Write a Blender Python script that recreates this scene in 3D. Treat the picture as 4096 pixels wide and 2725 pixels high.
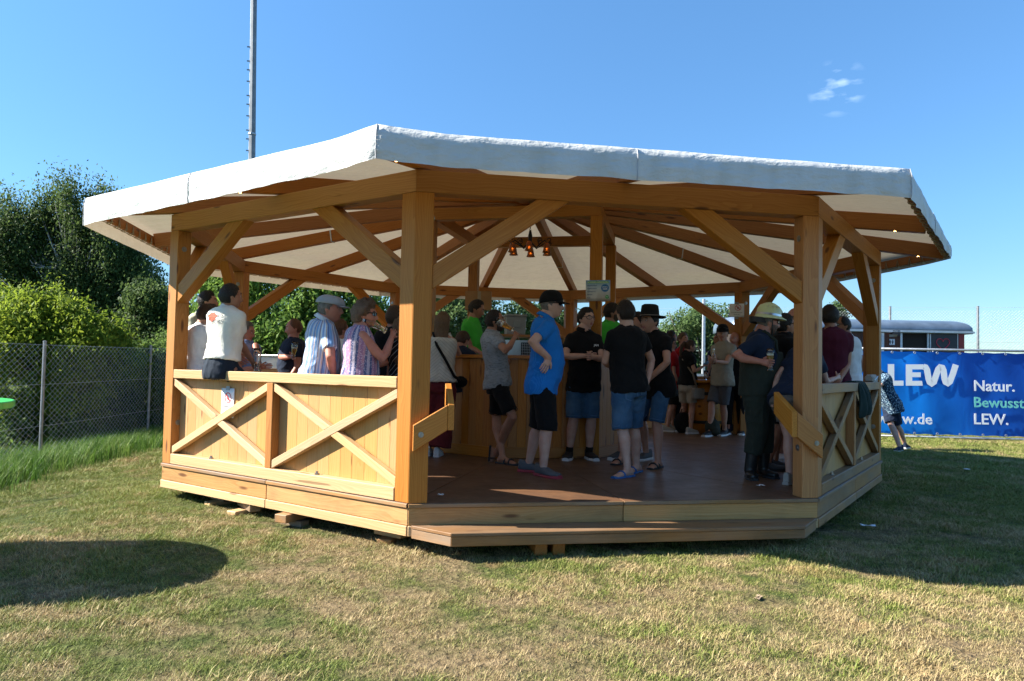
import bpy, bmesh, math, random
import numpy as np
from mathutils import Vector, Matrix, noise as mnoise
from math import radians as rad, sin, cos, pi, sqrt

for o in list(bpy.data.objects):
    bpy.data.objects.remove(o)
random.seed(7)
RNG = np.random.default_rng(11)
scene = bpy.context.scene
COL = scene.collection

# ------------------------------------------------------------------ camera
CAM = np.array([-1.9516, -9.8253, 1.0576])
FW = np.array([0.17571, 0.98375, 0.03679]); RT = np.array([0.98413, -0.17648, 0.01981]); UP = np.array([-0.02598, -0.03272, 0.99913])
FPX, PW, PH = 2915.45, 4096.0, 2725.0          # focal length and frame of the photograph in its own pixels
cd = bpy.data.cameras.new('camera')
cd.sensor_width = 36.0; cd.lens = FPX / PW * 36.0; cd.clip_start = 0.05; cd.clip_end = 3000
camera = bpy.data.objects.new('camera', cd)
COL.objects.link(camera)
camera.matrix_world = Matrix([[RT[i], UP[i], -FW[i], CAM[i]] for i in range(3)] + [[0, 0, 0, 1]])
scene.camera = camera
scene.render.resolution_x, scene.render.resolution_y = 1024, 681

# ------------------------------------------------------------------ sky and sun
SUN_AZ, SUN_EL = 171.5, 35.0                   # degrees, direction towards the sun
world = bpy.data.worlds.new('World'); scene.world = world; world.use_nodes = True
wn = world.node_tree; bg = wn.nodes['Background']
sky = wn.nodes.new('ShaderNodeTexSky'); sky.sky_type = 'NISHITA'; sky.sun_disc = False
sky.sun_elevation = rad(SUN_EL); sky.sun_rotation = rad((90 - SUN_AZ) % 360)
sky.air_density = 1.0; sky.dust_density = 0.0; sky.ozone_density = 1.6; sky.altitude = 300
hs_ = wn.nodes.new('ShaderNodeHueSaturation'); hs_.inputs['Saturation'].default_value = 1.18; hs_.inputs['Value'].default_value = .96
wn.links.new(sky.outputs[0], hs_.inputs['Color']); # the low sky is a deeper blue than the model's white horizon, evenly all round
sxw = wn.nodes.new('ShaderNodeSeparateXYZ'); tc0 = wn.nodes.new('ShaderNodeTexCoord'); wn.links.new(tc0.outputs['Generated'], sxw.inputs[0]); rp0 = wn.nodes.new('ShaderNodeValToRGB'); el0 = rp0.color_ramp.elements
el0[0].position = 0.0; el0[0].color = (.29, .37, .47, 1); el0[1].position = .62; el0[1].color = (.9, 1, 1, 1); e0 = el0.new(.2); e0.color = (.51, .64, .74, 1); wn.links.new(sxw.outputs[2], rp0.inputs[0])
mu0 = wn.nodes.new('ShaderNodeMix'); mu0.data_type = 'RGBA'; mu0.blend_type = 'MULTIPLY'; mu0.inputs[0].default_value = 1.0; wn.links.new(hs_.outputs[0], mu0.inputs[6]); wn.links.new(rp0.outputs[0], mu0.inputs[7])
# one small wisp of cloud high in the right of the sky
tcw = wn.nodes.new('ShaderNodeTexCoord'); mpw = wn.nodes.new('ShaderNodeMapping'); mpw.inputs['Scale'].default_value = (16, 16, 46); nzw = wn.nodes.new('ShaderNodeTexNoise'); nzw.inputs['Scale'].default_value = 1.4; nzw.inputs['Detail'].default_value = 6; nzw.inputs['Roughness'].default_value = .5
cdir = FW + RT * ((3350 - PW / 2) / FPX) - UP * ((350 - PH / 2) / FPX); cdir = cdir / np.linalg.norm(cdir)
dtw = wn.nodes.new('ShaderNodeVectorMath'); dtw.operation = 'DOT_PRODUCT'; dtw.inputs[1].default_value = tuple(cdir); mrw = wn.nodes.new('ShaderNodeMapRange'); mrw.inputs[1].default_value = cos(rad(2.0)); mrw.inputs[2].default_value = 1.0
rpw = wn.nodes.new('ShaderNodeValToRGB'); rpw.color_ramp.elements[0].position = .50; rpw.color_ramp.elements[1].position = .85; mlw = wn.nodes.new('ShaderNodeMath'); mlw.operation = 'MULTIPLY'; mxw = wn.nodes.new('ShaderNodeMix'); mxw.data_type = 'RGBA'; mxw.inputs[7].default_value = (4.2, 5.2, 6.4, 1)
L_ = wn.links.new; L_(tcw.outputs['Generated'], mpw.inputs[0]); L_(mpw.outputs[0], nzw.inputs['Vector']); L_(nzw.outputs[0], rpw.inputs[0]); L_(tcw.outputs['Generated'], dtw.inputs[0]); L_(dtw.outputs['Value'], mrw.inputs[0]); L_(rpw.outputs[0], mlw.inputs[0]); L_(mrw.outputs[0], mlw.inputs[1]); L_(mlw.outputs[0], mxw.inputs[0]); L_(mu0.outputs[2], mxw.inputs[6]); L_(mxw.outputs[2], bg.inputs[0]); bg.inputs[1].default_value = 0.09
sl = bpy.data.lights.new('sun', 'SUN'); sl.energy = 4.9; sl.angle = rad(0.53); sl.color = (1.0, 0.94, 0.83)
sun = bpy.data.objects.new('sun', sl); COL.objects.link(sun)
sd = Vector((cos(rad(SUN_AZ)) * cos(rad(SUN_EL)), sin(rad(SUN_AZ)) * cos(rad(SUN_EL)), sin(rad(SUN_EL))))
sun.rotation_euler = sd.to_track_quat('Z', 'Y').to_euler()
sun.location = (-20, 3, 14)
vs = scene.view_settings
vs.view_transform = 'Standard'; vs.look = 'None'; vs.exposure = 1.75; vs.gamma = 1.0; vs.use_curve_mapping = False
scene.render.engine = 'CYCLES'

# ------------------------------------------------------------------ geometry of the place
R8 = 4.5; AP = R8 * cos(pi / 8); GZ = -0.36    # pavilion octagon, its apothem, level of the lawn (floor = 0)
def ray(x, y): return FW + RT * ((x - PW / 2) / FPX) - UP * ((y - PH / 2) / FPX)
def at_z(x, y, z):
    d = ray(x, y); return CAM + d * ((z - CAM[2]) / d[2])
def at_depth(x, y, dep): return CAM + ray(x, y) * dep
def depth_of(P): return float((np.array(P) - CAM) @ FW)
def at_plane(x, y, P, n):
    d = ray(x, y); n = np.array(n, float); return CAM + d * (((np.array(P) - CAM) @ n) / (d @ n))
def vtx(k, r=R8, z=0.0):
    a = rad(-157.5 + 45 * k); return np.array([r * cos(a), r * sin(a), z])
def side_axes(k):
    a = rad(-135 + 45 * k); return np.array([cos(a), sin(a), 0.0]), np.array([-sin(a), cos(a), 0.0])
def side_pt(k, t, out, z):
    n, tt = side_axes(k); return n * (AP + out) + tt * t + np.array([0, 0, z])
def ground_z(x, y):
    s = np.clip((-4.3 - x) / 3.0, 0, 1); s = s * s * (3 - 2 * s)
    u = 0.012 * np.sin(x * 1.3 + 0.7) * np.sin(y * 0.9 + x * 0.3) + 0.008 * np.sin(x * 3.1 + y * 2.3)
    d = np.clip((-10.2 - x) / 3.0, 0, 1)
    return GZ - 0.24 * s - 0.5 * d * d + u * 0.9 - 0.004
# ------------------------------------------------------------------ mesh helpers
class MB:
    """collects vertices and faces for ONE mesh object"""
    def __init__(s): s.v = []; s.f = []; s.m = []
    def add(s, vs, fs, mi=0):
        o = len(s.v); s.v += [tuple(map(float, p)) for p in vs]; s.f += [tuple(i + o for i in f) for f in fs]; s.m += [mi] * len(fs); return s
    def box(s, c, sz, M=None, mi=0):
        x, y, z = [q / 2 for q in sz]
        vs = [np.array([sx * x, sy * y, sz_ * z]) for sz_ in (-1, 1) for sy in (-1, 1) for sx in (-1, 1)]
        if M is not None: vs = [M @ p for p in vs]
        return s.add([p + np.array(c) for p in vs], [(0, 2, 3, 1), (4, 5, 7, 6), (0, 1, 5, 4), (2, 6, 7, 3), (0, 4, 6, 2), (1, 3, 7, 5)], mi)
    def loft(s, rings, cap=True, mi=0, closed=True):
        n = len(rings[0]); vs = [p for r in rings for p in r]; fs = []
        for i in range(len(rings) - 1):
            for j in range(n if closed else n - 1):
                k = (j + 1) % n; fs.append((i * n + j, i * n + k, (i + 1) * n + k, (i + 1) * n + j))
        if cap: fs += [tuple(range(n - 1, -1, -1)), tuple((len(rings) - 1) * n + j for j in range(n))]
        return s.add(vs, fs, mi)
    def tube(s, pts, rad_, n=6, mi=0, cap=True):
        pts = [np.array(p, float) for p in pts]; rs = rad_ if hasattr(rad_, '__len__') else [rad_] * len(pts); rings = []; u = None
        for i, p in enumerate(pts):
            t = pts[min(i + 1, len(pts) - 1)] - pts[max(i - 1, 0)]; t = t / (np.linalg.norm(t) + 1e-9)
            if u is None: u = np.cross(t, [0, 0, 1.0] if abs(t[2]) < .9 else [1.0, 0, 0])
            u = u - t * (u @ t); u = u / (np.linalg.norm(u) + 1e-9); w = np.cross(t, u)
            rings.append([p + rs[i] * (u * cos(2 * pi * j / n) + w * sin(2 * pi * j / n)) for j in range(n)])
        return s.loft(rings, cap, mi)
    def lathe(s, prof, c=(0, 0, 0), n=16, M=None, mi=0, cap=False):
        rings = []
        for r, z in prof:
            ring = [np.array([r * cos(2 * pi * j / n), r * sin(2 * pi * j / n), z]) for j in range(n)]
            if M is not None: ring = [M @ p for p in ring]
            rings.append([p + np.array(c) for p in ring])
        return s.loft(rings, cap, mi)
    def ball(s, c, r, n=10, M=None, mi=0):
        rr = r if hasattr(r, '__len__') else (r, r, r); m = max(4, n // 2 + 1); rings = []
        for i in range(m + 1):
            a = -pi / 2 + pi * (i * .98 + .01 * m) / m
            ring = [np.array([rr[0] * cos(a) * cos(2 * pi * j / n), rr[1] * cos(a) * sin(2 * pi * j / n), rr[2] * sin(a)]) for j in range(n)]
            if M is not None: ring = [M @ p for p in ring]
            rings.append([p + np.array(c) for p in ring])
        return s.loft(rings, True, mi)
    def mesh(s, name):
        me = bpy.data.meshes.new(name); me.from_pydata(s.v, [], s.f)
        if any(s.m): me.polygons.foreach_set('material_index', s.m)
        me.update(); return me
def link(o, parent=None):
    COL.objects.link(o)
    if parent is not None: o.parent = parent
    return o
def fixn(me):
    bm = bmesh.new(); bm.from_mesh(me); bmesh.ops.recalc_face_normals(bm, faces=bm.faces); bm.to_mesh(me); bm.free()
def obj(name, mb, mat, parent=None, smooth=False, loc=None, M=None, recalc=True):
    me = mb if isinstance(mb, bpy.types.Mesh) else mb.mesh(name)
    if recalc and not isinstance(mb, bpy.types.Mesh): fixn(me)
    if not me.materials:
        for m in (mat if isinstance(mat, (list, tuple)) else [mat]): me.materials.append(m)
    if smooth: me.polygons.foreach_set('use_smooth', [True] * len(me.polygons))
    o = bpy.data.objects.new(name, me)
    if M is not None: o.matrix_basis = M
    elif loc is not None: o.location = loc
    return link(o, parent)
def tag(o, label=None, cat=None, group=None, kind=None):
    if label: o['label'] = label
    if cat: o['category'] = cat
    if group: o['group'] = group
    if kind: o['kind'] = kind
    return o
def thing(name, label, cat, loc=(0, 0, 0), group=None, rotz=0.0):
    o = bpy.data.objects.new(name, None); o.location = loc; o.rotation_euler = (0, 0, rotz); o.empty_display_size = .2
    COL.objects.link(o); return tag(o, label, cat, group)
def nrm(v):
    v = np.array(v, float); return v / (np.linalg.norm(v) + 1e-12)
def frame_m(org, x, zhint=(0, 0, 1)):
    x = nrm(x); z = np.array(zhint, float)
    if abs(x @ nrm(z)) > .95: z = np.array([1.0, 0, 0]) if abs(x[0]) < .9 else np.array([0, 1.0, 0])
    z = nrm(z - x * (z @ x)); y = np.cross(z, x)
    return np.array([x, y, z]).T, np.array(org, float)
def bmat(A, o):
    return Matrix([[A[i][0], A[i][1], A[i][2], o[i]] for i in range(3)] + [[0, 0, 0, 1]])
def extrude(name, pts, vec, grain, mat, parent, bev=.004, zh=(0, 0, 1), org=(0, 0, 0)):
    """prism over a planar outline; local X runs along the grain. pts in the parent's frame"""
    pts = [np.array(p, float) for p in pts]; vec = np.array(vec, float); c = sum(pts) / len(pts) + vec / 2
    A, o = frame_m(c, grain, zh); n = len(pts)
    lv = [A.T @ (p - c) for p in pts] + [A.T @ (p + vec - c) for p in pts]
    m = MB(); m.add(lv, [tuple(range(n)), tuple(range(2 * n - 1, n - 1, -1))] + [(i, (i + 1) % n, n + (i + 1) % n, n + i) for i in range(n)])
    ob = obj(name, m, mat, parent, M=bmat(A, o))
    if bev:
        b = ob.modifiers.new('b', 'BEVEL'); b.width = bev; b.segments = 1; b.limit_method = 'ANGLE'
    return ob
_bc = {}
def beam(name, p0, p1, w, h, mat, parent, zh=(0, 0, 1), bev=.004):
    p0 = np.array(p0, float); p1 = np.array(p1, float); L = float(np.linalg.norm(p1 - p0)); A, o = frame_m((p0 + p1) / 2, p1 - p0, zh)
    key = (round(L, 4), round(w, 4), round(h, 4), mat.name, bev)
    if key not in _bc:
        b = min(bev, w * .2, h * .2); x, y, z = L / 2, w / 2, h / 2; vs = []
        for sx in (-1, 1):
            for sy in (-1, 1):
                for sz in (-1, 1):
                    vs += [(sx * x, sy * (y - b), sz * (z - b)), (sx * (x - b), sy * y, sz * (z - b)), (sx * (x - b), sy * (y - b), sz * z)]
        bm = bmesh.new()
        for v in vs: bm.verts.new(v)
        bmesh.ops.convex_hull(bm, input=bm.verts); me = bpy.data.meshes.new(name); bm.to_mesh(me); bm.free(); me.materials.append(mat); _bc[key] = me
    o_ = bpy.data.objects.new(name, _bc[key]); o_.matrix_basis = bmat(A, o); return link(o_, parent)
def dup(root, loc=None, rotz=None, label=None):
    r = root.copy(); COL.objects.link(r)
    if loc is not None: r.location = loc
    if rotz is not None: r.rotation_euler = (0, 0, rotz)
    if label: r['label'] = label
    for ch in list(root.children):
        c = ch.copy(); COL.objects.link(c); c.parent = r
        for g in list(ch.children):
            d = g.copy(); COL.objects.link(d); d.parent = c
    return r
def text_mesh(txt, size, mat, name, parent, M, extrude_=.0006, offset=0.0, align='CENTER', shear=0.0, spacing=1.0):
    cu = bpy.data.curves.new(name, 'FONT'); cu.body = txt; cu.size = size; cu.align_x = align; cu.align_y = 'CENTER'; cu.extrude = extrude_; cu.offset = offset; cu.shear = shear
    cu.space_character = spacing; cu.resolution_u = 2
    t = bpy.data.objects.new(name, cu); COL.objects.link(t); dg = bpy.context.evaluated_depsgraph_get(); me = bpy.data.meshes.new_from_object(t.evaluated_get(dg)); bpy.data.objects.remove(t)
    me.materials.clear(); me.materials.append(mat); o = bpy.data.objects.new(name, me); o.matrix_basis = M; return link(o, parent)
def raw_mesh(name, V, F, mats, smooth=False, mi=None):
    """V (n,3) array, F (m,k) int array; fast"""
    me = bpy.data.meshes.new(name); V = np.asarray(V, np.float32); F = np.asarray(F, np.int32); k = F.shape[1]
    me.vertices.add(len(V)); me.vertices.foreach_set('co', V.ravel()); me.loops.add(F.size); me.loops.foreach_set('vertex_index', F.ravel())
    me.polygons.add(len(F)); me.polygons.foreach_set('loop_start', np.arange(0, F.size, k, dtype=np.int32))
    if mi is not None: me.polygons.foreach_set('material_index', np.asarray(mi, np.int32))
    if smooth: me.polygons.foreach_set('use_smooth', np.ones(len(F), bool))
    me.update(calc_edges=True)
    for m in mats: me.materials.append(m)
    return me
# ------------------------------------------------------------------ materials
class NT:
    def __init__(s, name):
        s.m = bpy.data.materials.new(name); s.m.use_nodes = True; s.t = s.m.node_tree; s.b = s.t.nodes['Principled BSDF']; s.out = s.t.nodes['Material Output']
    def n(s, typ, **kw):
        nd = s.t.nodes.new('ShaderNode' + typ)
        for k, v in kw.items():
            if k.startswith('i_'): s.set(nd, k[2:], v)
            else: setattr(nd, k, v)
        return nd
    def set(s, nd, k, v):
        k = int(k) if k.isdigit() else k.replace('_', ' ')
        if isinstance(v, bpy.types.NodeSocket): s.t.links.new(v, nd.inputs[k])
        else: nd.inputs[k].default_value = v
    def p(s, **kw):
        for k, v in kw.items():
            k = {'base': 'Base Color', 'rough': 'Roughness', 'metal': 'Metallic', 'spec': 'Specular IOR Level', 'normal': 'Normal', 'trans': 'Transmission Weight', 'sss': 'Subsurface Weight', 'alpha': 'Alpha', 'ior': 'IOR', 'sheen': 'Sheen Weight', 'coat': 'Coat Weight', 'emit': 'Emission Color', 'emits': 'Emission Strength'}[k]
            if k == 'Base Color' and not isinstance(v, bpy.types.NodeSocket) and len(v) == 3: v = (*v, 1)
            if isinstance(v, bpy.types.NodeSocket): s.t.links.new(v, s.b.inputs[k])
            else: s.b.inputs[k].default_value = v
        return s.m
    def obj_co(s, sc=(1, 1, 1), rnd=0.0, kind='Object'):
        tc = s.n('TexCoord'); mp = s.n('Mapping'); s.t.links.new(tc.outputs[kind], mp.inputs[0]); mp.inputs['Scale'].default_value = sc
        if rnd:
            oi = s.n('ObjectInfo'); ml = s.n('Math', operation='MULTIPLY', i_1=rnd); s.t.links.new(oi.outputs['Random'], ml.inputs[0]); cx = s.n('CombineXYZ')
            for i in range(3): s.t.links.new(ml.outputs[0], cx.inputs[i])
            s.t.links.new(cx.outputs[0], mp.inputs['Location'])
        return mp.outputs[0]
    def noise(s, co, sc=5, det=4, rough=.5, dist=0, out='Fac'):
        nd = s.n('TexNoise'); s.t.links.new(co, nd.inputs['Vector']); nd.inputs['Scale'].default_value = sc; nd.inputs['Detail'].default_value = det; nd.inputs['Roughness'].default_value = rough; nd.inputs['Distortion'].default_value = dist; return nd.outputs[out]
    def ramp(s, fac, stops, interp='LINEAR'):
        nd = s.n('ValToRGB'); nd.color_ramp.interpolation = interp; el = nd.color_ramp.elements
        while len(el) < len(stops): el.new(.5)
        for e, (p_, c) in zip(el, stops): e.position = p_; e.color = (*c, 1) if hasattr(c, '__len__') else (c, c, c, 1)
        s.t.links.new(fac, nd.inputs[0]); return nd.outputs[0]
    def mix(s, fac, a, b, mode='MIX'):
        nd = s.n('Mix', data_type='RGBA', blend_type=mode)
        for i, v in ((0, fac), (6, a), (7, b)):
            if isinstance(v, bpy.types.NodeSocket): s.t.links.new(v, nd.inputs[i])
            else: nd.inputs[i].default_value = v if i == 0 else ((*v, 1) if len(v) == 3 else v)
        return nd.outputs[2]
    def math(s, op, a, b=0.0):
        nd = s.n('Math', operation=op)
        for i, v in ((0, a), (1, b)):
            if isinstance(v, bpy.types.NodeSocket): s.t.links.new(v, nd.inputs[i])
            else: nd.inputs[i].default_value = v
        return nd.outputs[0]
    def bump(s, h, st=.3, dist=.01):
        nd = s.n('Bump'); nd.inputs['Strength'].default_value = st; nd.inputs['Distance'].default_value = dist; s.t.links.new(h, nd.inputs['Height']); return nd.outputs[0]
    def objrand(s):
        return s.n('ObjectInfo').outputs['Random']
def plain(name, col, rough=.6, metal=0, spec=.5, var=.12, sc=9.0, bump=0.0, **kw):
    t = NT(name); co = t.obj_co(rnd=37.0); nz = t.noise(co, sc, 3, .6)
    c = t.ramp(nz, [(.3, tuple(q * (1 - var) for q in col)), (.7, tuple(min(1, q * (1 + var)) for q in col))])
    if bump: t.p(normal=t.bump(t.noise(co, sc * 4, 3), bump, .004))
    return t.p(base=c, rough=rough, metal=metal, spec=spec, **kw)
def wood(name, lo, hi, knot=(.10, .035, .012), rough=.52, scale=1.0, dirt=0.0, grey=0.0, vary=.30, knots=.16):
    t = NT(name); tc = t.n('TexCoord'); oi = t.n('ObjectInfo')
    off = t.n('CombineXYZ')
    for i, k in enumerate((53.0, 7.3, 11.9)): t.t.links.new(t.math('MULTIPLY', oi.outputs['Random'], k), off.inputs[i])
    ad = t.n('VectorMath', operation='ADD'); t.t.links.new(tc.outputs['Object'], ad.inputs[0]); t.t.links.new(off.outputs[0], ad.inputs[1])
    def mp(sc):
        m = t.n('Mapping'); t.t.links.new(ad.outputs[0], m.inputs[0]); m.inputs['Scale'].default_value = sc; return m.outputs[0]
    # knots: sparse cells, stretched along the grain
    kv = t.n('TexVoronoi'); kv.inputs['Scale'].default_value = 1.0; t.t.links.new(mp((1.9 * scale, 8 * scale, 8 * scale)), kv.inputs['Vector']); kv.inputs['Randomness'].default_value = 1.0
    kn = t.ramp(kv.outputs['Distance'], [(0.0, 1.0), (knots * .55, .85), (knots, 0.0)])
    swirl = t.ramp(kv.outputs['Distance'], [(0.0, 1.0), (.55, 0.0)])
    # rings: long bands, pushed aside by the knots
    warp = t.noise(mp((.9 * scale, 5 * scale, 5 * scale)), 1.0, 2, .5)
    sx = t.n('SeparateXYZ'); t.t.links.new(mp((1, 1, 1)), sx.inputs[0])
    ph = t.math('ADD', t.math('MULTIPLY', sx.outputs[1], 38.0 * scale), t.math('MULTIPLY', sx.outputs[2], 43.0 * scale))
    ph = t.math('ADD', ph, t.math('MULTIPLY', warp, 9.0)); ph = t.math('ADD', ph, t.math('MULTIPLY', swirl, 2.2))
    rings = t.math('FRACT', ph); rings = t.ramp(rings, [(0, 0.0), (.75, .75), (.93, 1.0), (1.0, 0.0)])
    fine = t.noise(mp((1.5 * scale, 75 * scale, 75 * scale)), 1.0, 3, .65)
    big = t.noise(mp((.5, 1.6, 1.6)), 1.0, 2, .5)
    f = t.math('ADD', t.math('MULTIPLY', rings, .24), t.math('MULTIPLY', fine, .55)); f = t.math('ADD', f, t.math('MULTIPLY', big, .25))
    c = t.ramp(f, [(.22, hi), (.75, lo)])
    c = t.mix(kn, c, knot)
    # per piece tone
    hs = t.n('HueSaturation'); t.t.links.new(c, hs.inputs['Color'])
    t.t.links.new(t.math('ADD', t.math('MULTIPLY', oi.outputs['Random'], vary), 1.0 - vary / 2), hs.inputs['Value']); r2 = t.math('FRACT', t.math('MULTIPLY', oi.outputs['Random'], 17.3)); t.t.links.new(t.math('ADD', t.math('MULTIPLY', r2, .004), .498), hs.inputs['Hue']); t.t.links.new(t.math('ADD', t.math('MULTIPLY', t.math('FRACT', t.math('MULTIPLY', oi.outputs['Random'], 91.7)), .15), .92), hs.inputs['Saturation']); c = hs.outputs[0]
    if grey: c = t.mix(t.ramp(t.noise(mp((1.2, 6, 6)), 1.0, 5, .65), [(.4, 0.0), (.75, grey)]), c, (.21, .175, .14))
    if dirt: c = t.mix(t.ramp(t.noise(mp((1.1, 2.6, 2.6)), 1.3, 6, .7), [(.45, 0.0), (.8, dirt)]), c, (.10, .065, .035))
    # drying cracks
    ck = t.noise(mp((1.0, 26, 26)), 1.0, 2, .4); ck = t.ramp(ck, [(.735, 0.0), (.75, 1.0)])
    c = t.mix(t.math('MULTIPLY', ck, .55), c, (.07, .03, .012))
    h = t.math('ADD', t.math('MULTIPLY', f, .5), t.math('MULTIPLY', ck, -.8))
    return t.p(base=c, rough=rough, spec=.3, normal=t.bump(h, .28, .004))
def cloth(name, col, col2=None, kind=None, rough=.85, sc=1.0):
    t = NT(name); co = t.obj_co(); nz = t.noise(co, 7, 4, .6)
    a = tuple(q * .88 for q in col); b = tuple(min(1, q * 1.1) for q in col)
    c = t.ramp(nz, [(.3, a), (.7, b)])
    if kind == 'stripes':
        u = t.n('Attribute', attribute_name='su').outputs['Fac']
        for fr, thr, cc in ((41, .55, col2), (23, .80, (.10, .16, .33)), (29, .88, (.42, .25, .16)), (13, .82, (.18, .34, .6))):
            w = t.math('FRACT', t.math('MULTIPLY', u, fr * sc)); c = t.mix(t.ramp(w, [(thr, 0.0), (thr + .04, 1.0)]), c, cc)
    if kind == 'denim':
        f2 = t.noise(t.obj_co((1, 1, .5)), 260, 2, .7); c = t.mix(.35, c, t.ramp(f2, [(.35, tuple(q * .45 for q in col)), (.65, tuple(min(1, q * 1.9) for q in col))])); fd = t.noise(co, 3.2, 3, .5); c = t.mix(t.ramp(fd, [(.5, 0.0), (.75, .55)]), c, col2 or tuple(min(1, q * 2.2) for q in col))
    if kind == 'floral':
        vo = t.n('TexVoronoi'); vo.inputs['Scale'].default_value = 34 * sc; t.t.links.new(co, vo.inputs['Vector']); m = t.ramp(vo.outputs['Distance'], [(.30, 1.0), (.42, 0.0)], 'LINEAR'); c = t.mix(m, c, col2)
        vo2 = t.n('TexVoronoi'); vo2.inputs['Scale'].default_value = 55 * sc; t.t.links.new(co, vo2.inputs['Vector']); m2 = t.ramp(vo2.outputs['Distance'], [(.2, 1.0), (.3, 0.0)]); c = t.mix(t.math('MULTIPLY', m2, .7), c, (.33, .07, .10) if col[0] > .2 else (.35, .42, .5))
    if kind == 'bands':
        w = t.math('FRACT', t.math('MULTIPLY', t.n('Attribute', attribute_name='su').outputs['Fac'], 9.0)); bd = t.ramp(w, [(0, (.30, .17, .30)), (.18, (.42, .24, .33)), (.34, (.12, .14, .27)), (.52, (.46, .42, .52)), (.7, (.10, .12, .25)), (.86, (.38, .22, .32))], 'CONSTANT')
        vo = t.n('TexVoronoi'); vo.inputs['Scale'].default_value = 75; t.t.links.new(co, vo.inputs['Vector']); c = t.mix(t.ramp(vo.outputs['Distance'], [(.2, .75), (.4, 0.0)]), bd, (.62, .55, .62))
    if kind == 'check':
        sx = t.n('SeparateXYZ'); t.t.links.new(t.obj_co(), sx.inputs[0])
        g = t.math('MULTIPLY', t.ramp(t.math('FRACT', t.math('MULTIPLY', sx.outputs[2], 85)), [(.5, 0.0), (.6, 1.0)]), 1.0); g2 = t.ramp(t.math('FRACT', t.math('MULTIPLY', t.math('ADD', sx.outputs[0], sx.outputs[1]), 85)), [(.5, 0.0), (.6, 1.0)]); c = t.mix(t.math('MULTIPLY', t.math('ADD', g, g2), .3), c, col2)
    if kind == 'melange':
        f2 = t.noise(t.obj_co((.8, .8, 2.4)), 26, 5, .75); c = t.mix(t.ramp(f2, [(.5, 0.0), (.62, .8)]), c, col2)
    if kind == 'hstripes':
        sx = t.n('SeparateXYZ'); t.t.links.new(t.obj_co(), sx.inputs[0]); w = t.math('FRACT', t.math('MULTIPLY', t.math('SUBTRACT', t.n('Attribute', attribute_name='sv').outputs['Fac'], t.math('MULTIPLY', t.math('ABSOLUTE', t.n('Attribute', attribute_name='su').outputs['Fac']), -.8)), 24 * sc)); c = t.mix(t.ramp(w, [(.8, 0.0), (.88, .55)]), c, col2)
    wr = t.noise(t.obj_co((1, 1, .55)), 9, 4, .55, .6); wv = t.noise(co, 420, 1, .5)
    h = t.math('ADD', t.math('MULTIPLY', wr, 1.0), t.math('MULTIPLY', wv, .04))
    return t.p(base=c, rough=rough, spec=.12, sheen=.04, normal=t.bump(h, .55, .03))
def skin(name, col):
    t = NT(name); co = t.obj_co(rnd=9.0); nz = t.noise(co, 14, 4, .6); c = t.ramp(nz, [(.3, (col[0] * .86, col[1] * .74, col[2] * .72)), (.7, col)])
    return t.p(base=c, rough=.5, spec=.35, sss=.08, normal=t.bump(t.noise(co, 90, 3), .12, .003))
M = {}
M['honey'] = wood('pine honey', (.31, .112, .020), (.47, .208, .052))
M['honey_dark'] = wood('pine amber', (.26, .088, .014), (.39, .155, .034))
M['pale'] = wood('pine pale', (.45, .275, .130), (.61, .42, .235), knot=(.16, .06, .02), knots=.17)
M['board'] = wood('spruce board', (.39, .21, .072), (.48, .29, .118), knot=(.15, .06, .02), knots=.14, vary=.14)
M['skirt'] = wood('pine skirt', (.38, .195, .072), (.52, .31, .140), dirt=.6, knot=(.12, .045, .018), knots=.18)
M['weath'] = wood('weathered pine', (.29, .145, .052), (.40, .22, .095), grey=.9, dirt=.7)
M['stepw'] = wood('step board', (.21, .10, .037), (.31, .165, .07), grey=.55, dirt=.8)
M['bar'] = wood('bar pine', (.31, .108, .018), (.45, .19, .044), knot=(.07, .02, .006), knots=.22, rough=.4)
M['oldblock'] = wood('old timber', (.18, .11, .06), (.31, .22, .14), grey=.9, dirt=.8)
t = NT('floor ply'); co = t.obj_co((1, 1, 1), 23.0); f = t.noise(t.obj_co((1.2, 9, 1), 13.0), 2.2, 5, .6); g = t.noise(co, 2.6, 8, .75)
c = t.mix(t.ramp(g, [(.38, 0.0), (.68, .9)]), t.ramp(f, [(.3, (.115, .054, .026)), (.7, (.19, .098, .05))]), (.075, .040, .024))
M['floor'] = t.p(base=c, rough=t.ramp(g, [(.3, .32), (.8, .55)]), spec=.45, normal=t.bump(f, .15, .004))
M['dark_gap'] = plain('dark gap', (.02, .014, .01), .9)
# roof canvas: lets light through
t = NT('roof canvas'); co = t.obj_co(); w = t.noise(t.obj_co((1, 1, 2.2)), 3.0, 5, .6); w2 = t.noise(co, 9, 2, .5, 1.2); st = t.noise(t.obj_co((5, 5, .6)), 1.2, 2, .5)
c = t.mix(t.ramp(st, [(.45, 0.0), (.8, .55)]), (.60, .62, .63), (.38, .39, .35))
c = t.mix(t.ramp(t.noise(co, 1.0, 3, .6), [(.5, 0.0), (.8, .3)]), c, (.42, .40, .30))
nb = t.bump(t.math('ADD', w, t.math('MULTIPLY', w2, .22)), .6, .06); t.p(base=c, rough=.5, spec=.35, normal=nb)
tr = t.n('BsdfTranslucent'); tr.inputs[0].default_value = (.70, .60, .44, 1); ms = t.n('MixShader'); ms.inputs[0].default_value = .13
t.t.links.new(t.b.outputs[0], ms.inputs[1]); t.t.links.new(tr.outputs[0], ms.inputs[2]); t.t.links.new(ms.outputs[0], t.out.inputs[0]); M['canvas'] = t.m
M['steel'] = plain('galvanised steel', (.42, .44, .46), .42, .85, var=.2, sc=14, bump=.05)
M['bolt'] = plain('bolt steel', (.30, .30, .30), .35, .9)
M['black'] = plain('black', (.012, .012, .014), .5)
M['iron'] = plain('wrought iron', (.014, .013, .013), .5, .3)
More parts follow.
